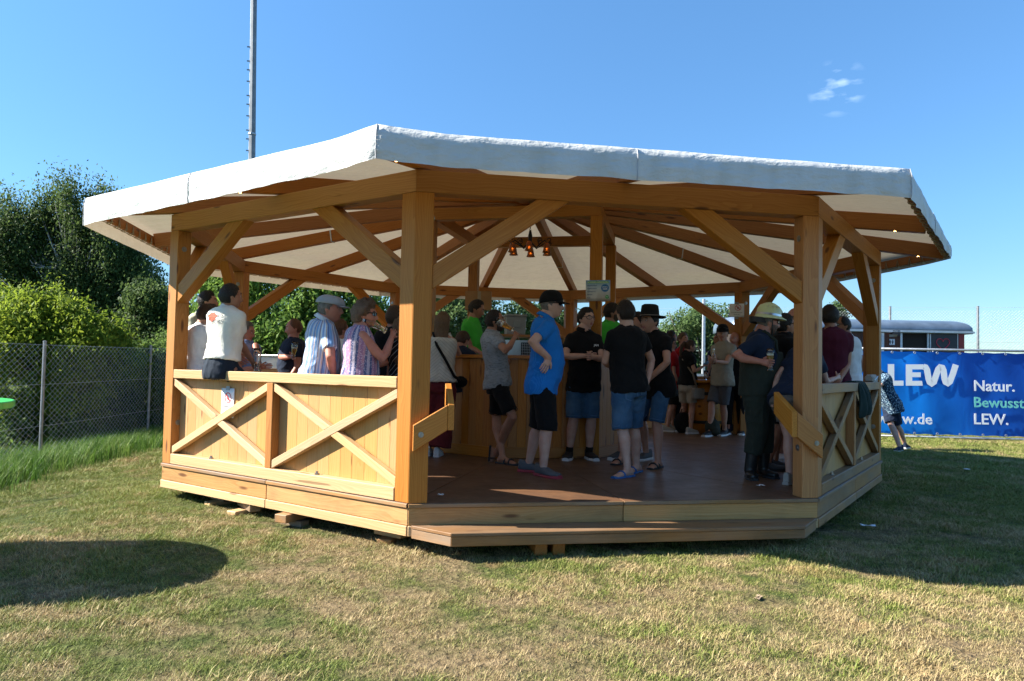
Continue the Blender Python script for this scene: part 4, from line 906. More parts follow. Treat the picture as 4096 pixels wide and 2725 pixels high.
CL = dict(black=cloth('black cotton', (.0075, .0075, .0085)), white_tee=cloth('off white tee', (.70, .68, .62)), white=cloth('white cotton', (.74, .75, .78)), beige_tee=cloth('sage tee', (.42, .41, .32)), blue_polo=cloth('light blue polo', (.16, .24, .45)), navy=cloth('navy tee', (.014, .022, .045)), striped=cloth('striped shirt', (.55, .60, .68), (.24, .36, .60), 'stripes'), floral=cloth('floral blouse', (.4, .3, .4), None, 'bands'), cream=cloth('cream knit', (.52, .50, .46), (.22, .20, .18), 'hstripes'), maroon_tr=cloth('maroon trousers', (.13, .020, .024)), green=cloth('green tee', (.06, .42, .045)), greymel=cloth('grey printed tee', (.27, .29, .31), (.12, .13, .15), 'melange'), blue=cloth('bright blue shirt', (.006, .13, .46), (.03, .22, .60), 'check'), denim=cloth('denim', (.035, .085, .16), (.13, .22, .32), 'denim'), denim_dark=cloth('dark denim', (.015, .022, .035), (.045, .06, .08), 'denim'), khaki=cloth('khaki tee', (.28, .25, .20)), greyshort=cloth('grey shorts', (.085, .085, .095)), beige=cloth('beige shorts', (.34, .29, .23)), red=cloth('red tee', (.33, .010, .016)), maroon=cloth('maroon tee', (.075, .012, .026)), olive=cloth('olive waders', (.030, .036, .028)), floral_blue=cloth('blue leaf shirt', (.012, .035, .075), (.22, .34, .42), 'floral'), taupe=cloth('taupe shorts', (.12, .105, .09)), bw=cloth('black striped top', (.012, .012, .014), (.6, .6, .6), 'hstripes', sc=.8),
          shoe_white=plain('white leather', (.68, .68, .68), .45, var=.05), shoe_black=plain('black shoe', (.014, .014, .016), .55), shoe_grey=plain('grey shoe', (.07, .075, .085), .7), sole_white=plain('white sole', (.62, .62, .62), .6), sole_dark=plain('dark sole', (.02, .02, .022), .7), sole_red=plain('red sole', (.28, .02, .035), .6), blue_flip=plain('blue rubber', (.012, .09, .26), .55), rubber=plain('black rubber', (.012, .014, .015), .35), canvas_beige=plain('beige canvas', (.36, .33, .29), .8), capgrey=cloth('grey linen', (.30, .33, .38)), felt=cloth('black felt', (.012, .013, .013)), leather=plain('taupe leather', (.18, .14, .11), .55), denimlight=cloth('light denim', (.10, .2, .34)))
# ------------------------------------------------------------------ bar in the middle
bar = thing('bar_counter', 'octagonal bar counter clad in knotty pine boards in the middle of the pavilion', 'bar counter', (0, 0, 0))
RB_ = 1.57; AB_ = RB_ * cos(pi / 8); CH = 1.20
for k in range(8):
    n, tt = side_axes(k); hs_ = AB_ * math.tan(pi / 8)
    nb = 11; a0 = -hs_ + .01; wv = (2 * hs_ - .02) / nb
    for i in range(nb):
        x = a0 + wv * (i + .5); c = n * (AB_ - .012) + tt * x
        beam('bar_board', c + np.array([0, 0, .13]), c + np.array([0, 0, CH - .045]), .02, wv - .0025, M['bar'], bar, zh=tuple(tt), bev=.002)
    beam('plinth', n * (AB_ - .006) - tt * hs_ * .995 + np.array([0, 0, .066]), n * (AB_ - .006) + tt * hs_ * .995 + np.array([0, 0, .066]), .03, .128, M['bar'], bar)
    o1, o2 = AB_ + .035, AB_ - .26; t1, t2 = o1 * math.tan(pi / 8) - .001, o2 * math.tan(pi / 8) - .001
    extrude('counter_top', [n * o1 - tt * t1 + np.array([0, 0, CH - .04]), n * o1 + tt * t1 + np.array([0, 0, CH - .04]), n * o2 + tt * t2 + np.array([0, 0, CH - .04]), n * o2 - tt * t2 + np.array([0, 0, CH - .04])], (0, 0, .04), tt, M['bar'], bar, .004)
# shelf unit inside the bar, with a steel cooler under it
sh_ = thing('bar_shelf', 'wooden back-bar shelf above a steel bottle cooler inside the bar', 'shelf', (0.05, .35, 0)); M['inox'] = plain('stainless', (.5, .52, .54), .3, .9, var=.1)
beam('shelf_board', (-.48, 0, 1.50), (.55, 0, 1.50), .38, .035, M['bar'], sh_)
for x in (-.46, .53): beam('shelf_side', (x, 0, 0.0), (x, 0, 1.48), .36, .03, M['bar'], sh_, zh=(1, 0, 0))
mb = MB(); mb.box((.03, .02, .72), (.94, .32, 1.44)); obj('cooler', mb, M['inox'], sh_)
for i in range(14): mb = MB(); mb.box((-.06 + i * .026, -.15, 1.23), (.004, .006, .34)); obj('grille_bar', mb, M['silver'], sh_)
for i in range(9): mb = MB(); mb.box((.11, -.156, 1.08 + i * .038), (.37, .004, .004)); obj('grille_wire', mb, M['silver'], sh_)
mb = MB(); mb.box((.11, -.143, 1.23), (.38, .006, .36)); obj('grille_back', mb, M['black'], sh_)
gb = thing('storage_box', 'grey lidded plastic box on the bar shelf beside the drinking man', 'box', (-.10, .33, 1.5185))
def tbox(name, w0, w1, d0, d1, z0, z1, mat, par, bev=.012):
    mb = MB(); mb.loft([[np.array([sx * w / 2, sy * d / 2, z]) for sx, sy in ((-1, -1), (1, -1), (1, 1), (-1, 1))] for w, d, z in ((w0, d0, z0), (w1, d1, z1))]); o = obj(name, mb, mat, par); b = o.modifiers.new('b', 'BEVEL'); b.width = bev; b.segments = 2; return o
tbox('tub', .26, .285, .24, .26, 0, .25, M['grey_plastic'], gb); tbox('lid', .30, .295, .275, .27, .252, .285, M['grey_plastic'], gb, .008); tbox('handle_panel', .10, .10, .02, .02, .10, .20, M['grey_plastic'], gb, .004).location = (0, -.135, 0)
for i in range(4): beer_glass('%s empty beer glass on the bar shelf right of the grey box' % ('first', 'second', 'third', 'fourth')[i], (.18 + .085 * (i % 4), .30 + .09 * (i // 4), 1.5185), fill=0, group='glasses on the bar shelf')
cb_ = thing('cardboard_box', 'brown cardboard box fixed behind the bar post above the green shirted bartender', 'box', tuple(vtx(6, 1.33, 1.93))); A_, o_ = frame_m((0, 0, 0), (1, -.18, 0)); mb = MB(); mb.box((0, .02, .14), (.40, .16, .28), A_); obj('carton', mb, M['cardboard'], cb_); mb = MB(); mb.box((0, -.062, .14), (.05, .002, .27), A_); obj('tape', mb, M['rope'], cb_)
# wrought iron chandelier
ch = thing('chandelier', 'black wrought iron chandelier with amber glass shades under the roof centre', 'chandelier', (.03, 0, 2.66))
mb = MB(); mb.tube([(0, 0, .06), (0, 0, .22), (0, 0, .30)], [.018, .03, .012], 10); mb.ball((0, 0, .10), .035, 10); obj('stem', mb, M['iron'], ch, smooth=True)
mb = MB()
for i in range(10): z = .30 + .04 * i; mb.tube([np.array([.012 * cos(q + i * 1.57), .012 * sin(q) if i % 2 == 0 else 0, z + .024 * sin(q)]) if i % 2 == 0 else np.array([0, .012 * cos(q), z + .024 * sin(q)]) for q in np.linspace(0, 2 * pi, 9)], .004, 4)
obj('chain', mb, M['iron'], ch)
t = NT('amber glass'); M['amber'] = t.p(base=(.42, .15, .03), rough=.3, trans=.6, emit=(1.0, .42, .08, 1), emits=.0); t = NT('filament'); M['bulb'] = t.p(base=(1, .7, .4), emit=(1.0, .5, .15, 1), emits=4.0)
for i in range(6):
    a = 2 * pi * i / 6 + .28; d = np.array([cos(a), sin(a), 0]); arm = bpy.data.objects.new('arm', None); link(arm, ch)
    mb = MB(); mb.tube([d * .03 + [0, 0, .12], d * .10 + [0, 0, .05], d * .17 + [0, 0, .10], d * .24 + [0, 0, .14], d * .27 + [0, 0, .10]], .009, 6); s_ = np.array([-d[1], d[0], 0])
    mb.tube([d * (.15 + .045 * (1 - q / 7) * cos(q)) + np.array([0, 0, .14 + .045 * (1 - q / 7) * sin(q)]) for q in np.linspace(0, 6, 16)], .006, 5); mb.tube([d * (.31 + .04 * (1 - q / 7) * cos(pi - q)) + np.array([0, 0, .13 + .04 * (1 - q / 7) * sin(q)]) for q in np.linspace(0, 5.5, 14)], .006, 5); obj('scroll', mb, M['iron'], arm, smooth=True)
    mb = MB(); mb.lathe([(.02, .10), (.034, .085), (.045, .03), (.05, -.005), (.062, -.03), (.059, -.03), (.047, -.003), (.042, .03), (.03, .08)], c=d * .27, n=18); obj('shade', mb, M['amber'], arm, smooth=True); mb = MB(); mb.ball(d * .27 + [0, 0, .02], .012, 8); obj('bulb', mb, M['bulb'], arm, smooth=True)
# ------------------------------------------------------------------ trees and shrubs
def leafmat(name, cols, transl=.4, rough=.45):
    t = NT(name); ge = t.n('NewGeometry'); c = t.ramp(ge.outputs['Random Per Island'], cols)
    big = t.noise(ge.outputs['Position'], .9, 3, .5); c = t.mix(t.ramp(big, [(.35, .0), (.7, .45)]), c, tuple(q * 1.35 for q in cols[-1][1]))
    t.p(base=c, rough=.6, spec=.12); tr = t.n('BsdfTranslucent'); hs = t.n('HueSaturation'); hs.inputs['Value'].default_value = 1.25; hs.inputs['Hue'].default_value = .487; t.t.links.new(c, hs.inputs['Color']); t.t.links.new(hs.outputs[0], tr.inputs[0])
    ms = t.n('MixShader'); ms.inputs[0].default_value = transl; t.t.links.new(t.b.outputs[0], ms.inputs[1]); t.t.links.new(tr.outputs[0], ms.inputs[2]); t.t.links.new(ms.outputs[0], t.out.inputs[0]); return t.m
LM = dict(
    birch=leafmat('birch leaf', [(0, (.026, .052, .017)), (.5, (.05, .09, .027)), (1, (.09, .14, .042))]),
    bright=leafmat('bright leaf', [(0, (.05, .10, .012)), (.5, (.10, .17, .018)), (1, (.19, .25, .03))], .5),
    hedge=leafmat('hedge leaf', [(0, (.03, .06, .016)), (.5, (.06, .115, .028)), (1, (.11, .18, .045))], .45),
    cherry=leafmat('cherry leaf', [(0, (.035, .085, .018)), (.5, (.075, .155, .028)), (1, (.15, .25, .05))], .5),
    far=leafmat('far leaf', [(0, (.045, .08, .03)), (.5, (.07, .12, .04)), (1, (.11, .17, .06))], .4))
t = NT('bark'); co = t.obj_co((3, 3, .8), 5.0); M['bark'] = t.p(base=t.ramp(t.noise(co, 6, 5, .7), [(.35, (.035, .028, .022)), (.7, (.13, .11, .09))]), rough=.9, normal=t.bump(t.noise(co, 12, 4), .6, .03))
t = NT('birch bark'); co = t.obj_co((1.2, 1.2, 5), 5.0); M['birchbark'] = t.p(base=t.ramp(t.noise(co, 3, 5, .7), [(.40, (.05, .045, .04)), (.5, (.42, .40, .36))]), rough=.8)
def leaves(blobs, n, size, g, aspect=.5, droop=.0, clump=.30, shell=.75, nclump=None):
    """blobs: (centre, radii, weight). Leaves gather in clumps near the skin of each blob"""
    nb = []
    for c, r, w in blobs:                                # break each lobe into uneven smaller ones
        nb.append((c, tuple(.8 * np.array(r)), w * .45)); k = 7
        for q in range(k):
            d = g.normal(size=3); d /= np.linalg.norm(d); f = .30 + .28 * g.random(); nb.append((np.array(c) + d * np.array(r) * .78, tuple(np.array(r) * f), w * .55 / k * (.6 + .8 * g.random())))
    blobs = nb; w = np.array([b[2] for b in blobs], float); w /= w.sum(); VV = []
    for (c, r, _), ww in zip(blobs, w):
        m = int(n * ww); k = max(8, int(m / 42)); d = g.normal(size=(k, 3)); d /= np.linalg.norm(d, axis=1)[:, None]
        rad_ = (shell + (1 - shell) * g.random(k)) ** .6; rad_ *= np.where(g.random(k) < .3, g.random(k) ** .5, 1.0)
        rad_ *= 1 + .16 * np.sin(d[:, 0] * 5 + c[0]) * np.sin(d[:, 2] * 6 + c[1]) + .05 * g.normal(size=k)
        cc = np.array(c) + d * rad_[:, None] * np.array(r); i = g.integers(0, k, m); cs = clump * (.6 + .8 * g.random(k))
        off = np.clip(g.normal(size=(m, 3)), -1.7, 1.7) * cs[i][:, None] * np.array([.55, .55, .42 + droop]); off[:, 2] -= droop * np.abs(g.normal(size=m)) * cs[i]
        P = cc[i] + off
        nv = d[i] * .6 + g.normal(size=(m, 3)) * .75 + np.array([-.25, -.1, .35]); nv /= np.linalg.norm(nv, axis=1)[:, None]
        tv = g.normal(size=(m, 3)) + np.array([0, 0, -1.0 - 2 * droop]); tv -= nv * (tv * nv).sum(1)[:, None]; tv /= np.linalg.norm(tv, axis=1)[:, None]; sv = np.cross(nv, tv)
        s = (size * (.6 + .8 * g.random(m)))[:, None]
        VV.append(np.stack([P - tv * s * .5, P + sv * s * aspect * .5 - tv * s * .05 + nv * s * .06, P + tv * s * .5, P - sv * s * aspect * .5 - tv * s * .05 + nv * s * .06], 1))
    V = np.concatenate(VV).reshape(-1, 3); F = np.arange(len(V)).reshape(-1, 4); return V, F
def tree(name, label, cat, base, blobs, n, size, lm, trunk=None, bark='bark', seed=0, group=None, **kw):
    g = np.random.default_rng(seed); b = np.array(base, float); o = thing(name, label, cat, tuple(b), group)
    V, F = leaves([(np.array(c) - b, r, w) for c, r, w in blobs], n, size, g, **kw)
    obj('crown', raw_mesh('crown', V, F, [LM[lm]]), None, o)
    mb = MB(); top = max(blobs, key=lambda q: q[0][2]); tr = trunk or .12
    ax = np.array(top[0]) - b; mid = ax * .45 + np.array([g.normal() * .12, g.normal() * .12, 0])
    mb.tube([np.array([0, 0, -.1]), ax * .18 + g.normal(size=3) * .03, mid, ax * .8, ax * 1.0], [tr * 1.25, tr, tr * .75, tr * .4, tr * .12], 8)
    for c, r, w in blobs:
        for q in range(5):
            e = np.array(c) - b + g.normal(size=3) * np.array(r) * .45; s = ax * (.25 + .5 * g.random()); s[2] = min(s[2], e[2] * .9)
            m_ = (s + e) / 2 + np.array([0, 0, -.05 * e[2]]) + g.normal(size=3) * .08; mb.tube([s, m_, e], [tr * .38, tr * .24, tr * .06], 5)
    obj('trunk', mb, M[bark], o, smooth=True); return o
def blob(px, py, dep, rx, rz, ry=None, w=1.0):
    """crown lobe seen at a pixel, at a distance set by where its tree stands; radii in metres"""
    return (at_depth(px, py, dep), (rx, ry or rx, rz), w)
def gbase(px, dep):
    P = at_depth(px, 1600, dep); return (P[0], P[1], float(ground_z(P[0], P[1])))
bl = [(270, 770, .34, .5), (225, 800, .32, .5), (165, 840, .36, .55), (110, 900, .42, .6), (60, 970, .45, .7), (0, 960, .5, .8), (400, 790, .30, .45), (430, 850, .36, .55), (375, 880, .32, .5), (450, 950, .42, .6), (490, 1040, .42, .65), (540, 1110, .42, .65), (590, 1200, .42, .6), (620, 1290, .42, .6), (200, 940, .55, .75), (270, 900, .42, .6), (130, 1030, .6, .8), (30, 1110, .7, .9), (230, 1070, .6, .8), (330, 1010, .40, .7), (400, 1080, .55, .8), (470, 1170, .55, .75), (300, 1180, .7, .8), (160, 1180, .7, .8), (40, 1260, .8, .9), (540, 1280, .6, .7), (400, 1250, .7, .8), (250, 1300, .8, .8), (120, 1330, .8, .8), (480, 1370, .8, .7), (350, 1400, .9, .7), (200, 1430, .9, .7), (325, 900, .38, .6), (350, 990, .42, .7), (290, 1090, .6, .8), (360, 1150, .6, .8), (330, 1080, .5, .8), (520, 980, .36, .5), (565, 1060, .42, .55), (610, 1130, .42, .55), (640, 1220, .42, .55), (560, 1180, .55, .7), (600, 1330, .6, .7), (20, 860, .4, .5)]
tree('birch_tree', 'tall dark birch with drooping foliage rising above the hedge at the left', 'tree', gbase(340, 21), [blob(x, y, 21 + .5 * sin(x * .05 + y), rx, rz, w=rx * rz) for x, y, rx, rz in bl], 160000, .085, 'birch', .07, 'birchbark', 3, droop=.75, clump=.30, shell=.45)
tree('alder_tree', 'smaller dark leafy tree between the birch and the pavilion corner', 'tree', gbase(620, 19), [blob(600, 1220, 19, .55, .62, w=.9), blob(640, 1330, 19, .75, .75, w=1.1), blob(560, 1400, 19, .9, .8, w=1), blob(700, 1300, 19.5, .55, .65, w=.7), blob(720, 1430, 19.5, .7, .7, w=.8)], 30000, .10, 'birch', .09, 'bark', 4, droop=.25, clump=.26, shell=.5)
tree('bright_bush', 'sunny yellow-green bush leaning over the wire fence', 'bush', gbase(150, 14.2), [blob(100, 1260, 14, .5, .5, w=.9), blob(270, 1270, 14.2, .5, .5, w=.9), blob(400, 1340, 14.2, .55, .5, w=.9), blob(210, 1420, 14, .95, .75, w=1.5), blob(30, 1400, 13.8, .75, .8, w=1.3), blob(470, 1440, 14.3, .45, .5, w=.7), blob(20, 1230, 14.5, .45, .45, w=.5), blob(180, 1210, 14.3, .3, .36, w=.3), blob(110, 1580, 13.9, 1.0, .7, w=1.1), blob(330, 1540, 14, .8, .5, w=.7)], 42000, .09, 'bright', .06, 'bark', 5, droop=.25, clump=.2, aspect=.42, shell=.5)
tree('dark_bush', 'dense dark green bush behind the wire fence below the bright one', 'bush', gbase(330, 15), [blob(300, 1640, 14.6, 1.3, .85, w=1.5), blob(100, 1720, 14.2, 1.1, .6, w=1), blob(420, 1750, 14.6, 1.0, .5, w=.9), blob(330, 1500, 15.6, 1.2, .7, w=1), blob(0, 1800, 13, .9, .5, w=.6)], 26000, .08, 'hedge', .07, 'bark', 6, clump=.22)
tree('hazel_bush', 'mid green small-leaved bush behind the fence by the pavilion corner', 'bush', gbase(560, 15.2), [blob(540, 1480, 15.2, .75, .62, w=1), blob(600, 1600, 15.2, .85, .7, w=1.2), blob(500, 1680, 15, .75, .6, w=1), blob(650, 1500, 15.6, .6, .7, w=.9), blob(720, 1420, 16.2, .6, .9, w=.9), blob(800, 1450, 17, .8, .9, w=.9)], 26000, .07, 'hedge', .06, 'bark', 8, clump=.2, droop=.15)
tree('cherry_tree', 'large cherry tree with hanging glossy leaves behind the left of the pavilion', 'tree', gbase(1130, 17.5), [blob(960, 1260, 17.2, 1.1, .95, w=1.4), blob(1220, 1240, 17.4, 1.2, 1.0, w=1.6), blob(1440, 1290, 17.6, 1.0, .85, w=1.2), blob(1130, 1400, 17, 1.25, .6, w=1.3), blob(880, 1180, 17.6, .55, .6, w=.6), blob(1010, 1080, 17.8, 1.2, .8, w=.9), blob(1330, 1100, 17.8, 1.2, .9, w=.9), blob(1510, 1400, 17.8, .7, .5, w=.5), blob(960, 1420, 17.4, .8, .5, w=.7), blob(860, 1420, 17.6, .7, .6, w=.6)], 46000, .13, 'cherry', .14, 'bark', 9, droop=.4, clump=.24, aspect=.42)
tree('lime_tree', 'loose light green tree behind the bar on the left of the grey box', 'tree', gbase(1850, 24), [blob(1800, 1280, 24, 1.3, 1.0, w=1.4), blob(1960, 1300, 24.5, 1.1, .9, w=1), blob(1680, 1330, 24.5, 1.1, .9, w=.8), blob(1850, 1150, 24.5, 1.5, .9, w=.9), blob(1900, 1420, 24, 1.5, .5, w=.8)], 26000, .12, 'far', .13, 'bark', 10, clump=.3)
tree('maple_tree', 'light green tree behind the bar, right of the grey box', 'tree', gbase(2160, 25), [blob(2120, 1270, 25, 1.0, .7, w=1), blob(2220, 1330, 25, .85, .7, w=1), blob(2080, 1380, 25, 1.1, .6, w=.8), blob(2190, 1450, 25, 1.1, .5, w=.6)], 15000, .12, 'far', .12, 'bark', 12, clump=.3)
tree('oak_tree', 'round green tree standing alone behind the right back of the pavilion', 'tree', gbase(2790, 30), [blob(2740, 1300, 30, 1.0, .75, w=1), blob(2850, 1290, 30, 1.0, .7, w=1), blob(2940, 1370, 30, .75, .75, w=.8), blob(2680, 1370, 30, .7, .6, w=.7), blob(2820, 1390, 30, 1.2, .75, w=1.1), blob(2720, 1470, 30, .8, .5, w=.5), blob(2900, 1470, 30, .7, .55, w=.5)], 24000, .13, 'far', .2, 'bark', 14, clump=.28, shell=.8)
tree('poplar_tree', 'distant treetop above the trailer roof beside the pavilion post', 'tree', gbase(3345, 42), [blob(3345, 1260, 42, .5, .75, w=1), blob(3330, 1330, 42, .8, .8, w=1)], 5000, .14, 'far', .15, 'bark', 15, clump=.25)
# tall grass along the fence
FP1 = at_z(158, 1872, -.6); FP2 = at_z(589, 1778, -.6); FD = nrm((FP2 - FP1) * np.array([1, 1, 0])); FL = np.linalg.norm((FP2 - FP1)[:2])
n_ = 3600; s_ = RNG.uniform(-4.5, 9, n_); w_ = np.abs(RNG.normal(size=n_)) * .38 * np.sign(RNG.normal(size=n_) + .55); fn = np.array([FD[1], -FD[0], 0])
P_ = FP1[None] + FD[None] * s_[:, None] + fn[None] * w_[:, None]; P_[:, 2] = ground_z(P_[:, 0], P_[:, 1])
P_ = P_[out_oct(P_[:, 0], P_[:, 1], AP + .1)]
scatter('tall_grass', 'long uncut grass growing along the foot of the wire fence', P_, .7 + .6 * RNG.random(len(P_)), [tuft(20, .11, .26, .007, M['lush'], 'tall_tuft', .55, 20 + i) for i in range(4)])
# ------------------------------------------------------------------ chain-link fences
def chain_fence(name, label, posts, h, cell, wire, pr, strut=None, row=None):
    o = thing(name, label, 'fence', tuple(posts[0]))
    b = np.array(posts[0], float)
    for p in posts:
        q = np.array(p) - b; mb = MB(); mb.tube([q + [0, 0, -.1], q + [0, 0, h * .5], q + [0, 0, h + .02]], pr, 10); mb.lathe([(pr * 1.15, h + .012), (pr * 1.15, h + .03), (0, h + .036)], c=q, n=10); obj('post', mb, M['fpost'], o, smooth=False)
    for i in range(len(posts) - 1):
        p, q = np.array(posts[i]) - b, np.array(posts[i + 1]) - b; d = q - p; L = np.linalg.norm(d[:2]); mb = MB(); dd = d / L
        nrmv = np.array([dd[1], -dd[0], 0]); nw = int(L / cell); nh = max(2, int(h / (row or cell)))
        def pt(s, z, w): 
            bul = .03 * sin(s * 1.7) * sin(z * 2.1) + (.09 * max(0, .5 - z) * (1 + sin(s * 2.6)) if row else 0); return p + dd * s + nrmv * (w + pr + .004 + bul) + np.array([0, 0, z])
        for f in (1, -1):
            for j in range(-nh, nw + nh):
                pts = []
                for m_ in range(0, nh + 1, 2 if nh > 12 else 1):
                    s = (j + f * m_) * cell if f > 0 else (j + nh - m_ - nh * 0) * cell
                    if 0 <= s <= L: pts.append(pt(s, .03 + m_ * (h - .05) / nh, .002 * f))
                if len(pts) > 1: mb.tube(pts, wire, 3, cap=False)
        obj('wire_mesh', mb, M['wire'], o, recalc=False)
        mb = MB()
        for z in (.05, h * .34, h * .67, h - .03): mb.tube([pt(L * u, z, .006) for u in np.linspace(0, 1, 12)], wire * 1.25, 4)
        obj('tension_wire', mb, M['wire'], o)
    if strut is not None:
        p, q = np.array(strut[0]) - b, np.array(strut[1]) - b; mb = MB(); mb.tube([p, q], pr * .8, 8); obj('strut', mb, M['steel'], o)
    return o
M['wire'] = plain('fence wire', (.45, .46, .47), .5, .2)
M['fpost'] = plain('fence post steel', (.24, .25, .265), .5, .5, var=.2)
fposts = []
for i in range(-2, 4):
    q = FP1 + FD * FL * i; fposts.append((q[0], q[1], float(ground_z(q[0], q[1])) - .02))
chain_fence('wire_fence', 'low chain-link fence on grey steel posts before the bushes at the left', fposts, 1.9, .122, .0017, .024, (np.array(fposts[4]) + [0, 0, 1.3], np.array(fposts[4]) - FD * 1.5 + [.05, 0, .02]), .083)
q0 = at_depth(3912, 1470, 27.5); q1 = at_depth(3560, 1470, 28.3); dv = (q0 - q1) * np.array([1, 1, 0])
bposts = []
for i in range(-3, 4):
    q = q1 + dv * i; bposts.append((q[0], q[1], GZ))
chain_fence('ball_catch_fence', 'tall chain-link ball fence on thin posts behind the trailer', bposts, 4.05, .115, .0026, .045)
# ------------------------------------------------------------------ floodlight masts
def mast(name, label, px, dep, r, h, col, rungs):
    P = at_depth(px, 1470, dep); o = thing(name, label, 'mast', (P[0], P[1], GZ)); mb = MB(); mb.tube([(0, 0, 0), (-.35 if rungs else 0, 0, h)], [r * 1.1, r * .86], 8); obj('pole', mb, col, o)
    if rungs:
        for i in range(26):
            z = 2.2 + i * .42 + (.1 if i % 3 else 0); mb = MB(); x = -.35 * z / h; mb.box((x - r - .03, -.02, z), (.10, .05, .035)); obj('rung', mb, M['bolt'], o)
        for z in (6.0, 9.6): mb = MB(); mb.lathe([(r * 1.08, z), (r * 1.12, z + .02), (r * 1.08, z + .06)], c=(-.35 * z / h, 0, 0), n=10); obj('band', mb, M['steel'], o)
    return o
mast('floodlight_mast', 'tall galvanised steel mast rising behind the left of the canvas roof', 1001, 26, .125, 17, plain('mast zinc', (.20, .22, .24), .55, .5, var=.2, sc=3), True)
mast('lamp_pole', 'thin pale pole in front of the round tree behind the pavilion', 2813, 27, .07, 4.1, M['steel'], False)
# ------------------------------------------------------------------ blue banner on a pipe barrier
B0 = at_z(3560, 1752, GZ); B1 = at_z(4090, 1766, GZ); BDv = nrm((B1 - B0) * np.array([1, 1, 0])); BN = np.array([BDv[1], -BDv[0], 0])
if BN @ (CAM - B0) < 0: BN = -BN
ban = thing('advertising_banner', 'blue advertising banner with white lettering on a steel pipe barrier', 'banner', tuple(B0))
def bpl(x, y, off=0.0): return at_plane(x, y, B0 + BN * off, BN) - B0
def bsz(x, y): q = bpl(x, y); return float(q @ BDv), float(q[2])
s0 = bsz(3290, 1500)[0]; s1 = bsz(4400, 1500)[0]; zt = bsz(3800, 1408)[1]; zb = bsz(3800, 1742)[1]
t = NT('banner print'); tc = t.n('TexCoord'); sx = t.n('SeparateXYZ'); t.t.links.new(tc.outputs['Object'], sx.inputs[0])
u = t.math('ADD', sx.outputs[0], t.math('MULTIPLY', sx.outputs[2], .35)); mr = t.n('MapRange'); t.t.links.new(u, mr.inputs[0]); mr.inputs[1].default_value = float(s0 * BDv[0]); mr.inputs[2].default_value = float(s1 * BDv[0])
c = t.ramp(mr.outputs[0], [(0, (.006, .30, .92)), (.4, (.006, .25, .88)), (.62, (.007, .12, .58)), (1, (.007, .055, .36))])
wr = t.noise(t.obj_co((1, 1, .5)), 2.4, 4, .5, .8); t.p(base=c, rough=.45, spec=.35, normal=t.bump(wr, .2, .05))
tr = t.n('BsdfTranslucent'); t.t.links.new(c, tr.inputs[0]); ms = t.n('MixShader'); ms.inputs[0].default_value = .45; t.t.links.new(t.b.outputs[0], ms.inputs[1]); t.t.links.new(tr.outputs[0], ms.inputs[2]); t.t.links.new(ms.outputs[0], t.out.inputs[0]); M['banner'] = t.m
eye = np.linspace(s0 + .05, s1 - .05, 13)
def bwave(s, z):
    f = (z - zb) / (zt - zb); return .022 * sin(s * 2.1) * sin(pi * f) + .012 * sin(s * 7.3 + z * 2) * (.3 + f) + .03 * fnoise(s * .9, z * .9, 2.0) * sin(pi * f)
def bscal(s): k = min(abs(s - e) for e in eye); return .028 * min(1, k / .35)
rows_ = []
for j in range(15):
    f = j / 14; r_ = []
    for i in range(120):
        s = s0 + (s1 - s0) * i / 119; z = zb + (zt - zb) * f - (bscal(s) if j == 14 else 0) + (bscal(s) if j == 0 else 0); r_.append(BDv * s + BN * bwave(s, z) + np.array([0, 0, z]))
    rows_.append(r_)
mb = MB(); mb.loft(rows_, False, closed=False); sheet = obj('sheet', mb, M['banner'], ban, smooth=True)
for e in eye:
    for z, sg in ((zt - .03, 1), (zb + .03, -1)):
        A, o = frame_m(BDv * e + BN * .03 + np.array([0, 0, z]), BDv); mb = MB(); mb.lathe([(.012, .0), (.022, .006), (.03, .0)], n=10, M=np.array([A[:, 0], A[:, 2], BN]).T); obj('eyelet', mb, M['silver'], ban, loc=tuple(o))
        mb = MB(); mb.tube([o, o - BN * .02 + np.array([0, 0, .06 * sg])], .006, 4); obj('tie', mb, M['black'], ban)
for z in (zt + .045, zb - .05): mb = MB(); mb.tube([BDv * (s0 - .1) + np.array([0, 0, z]), BDv * (s1 + 3) + np.array([0, 0, z])], .028, 10); obj('pipe_rail', mb, M['steel'], ban, smooth=True)
for s in np.arange(s0 + .1, s1 + 3, 2.35): mb = MB(); mb.tube([BDv * s - BN * .05 + np.array([0, 0, -.05]), BDv * s - BN * .05 + np.array([0, 0, zt + .03])], .028, 8); obj('barrier_post', mb, M['steel'], ban, smooth=True)
LEW, MINT = plain('banner white', (.80, .82, .85), .5, var=.02), plain('banner mint', (.16, .58, .52), .5, var=.02)
def bmtx(px, py): return bmat(np.array([BDv, [0, 0, 1], BN]).T, bpl(px, py, .05))
px2m = float(np.linalg.norm(bpl(3900, 1560) - bpl(3800, 1560))) / 100
def btext(s, px, py, cap_px, mat, name='lettering'): return text_mesh(s, cap_px * px2m / .70, mat, name, ban, bmtx(px, py), .002, cap_px * px2m * .022, 'LEFT')
btext('Natur.', 3893, 1545, 44, LEW); btext('Bewusst.', 3893, 1611, 42, MINT); btext('LEW.', 3893, 1678, 44, LEW); btext('www.lew.de', 3419, 1672, 44, LEW)
def bpoly(name, strips):
    mb = MB()
    for pl in strips:
        a = [bpl(x, y, .052) for x, y in pl]; n = len(a); mb.add(a, [tuple(range(n))])
    return obj(name, mb, LEW, ban, recalc=False)
bpoly('letter_l', [[(3551, 1457), (3577, 1457), (3577, 1523), (3551, 1523)], [(3551, 1523), (3614, 1523), (3614, 1543), (3551, 1543)]])
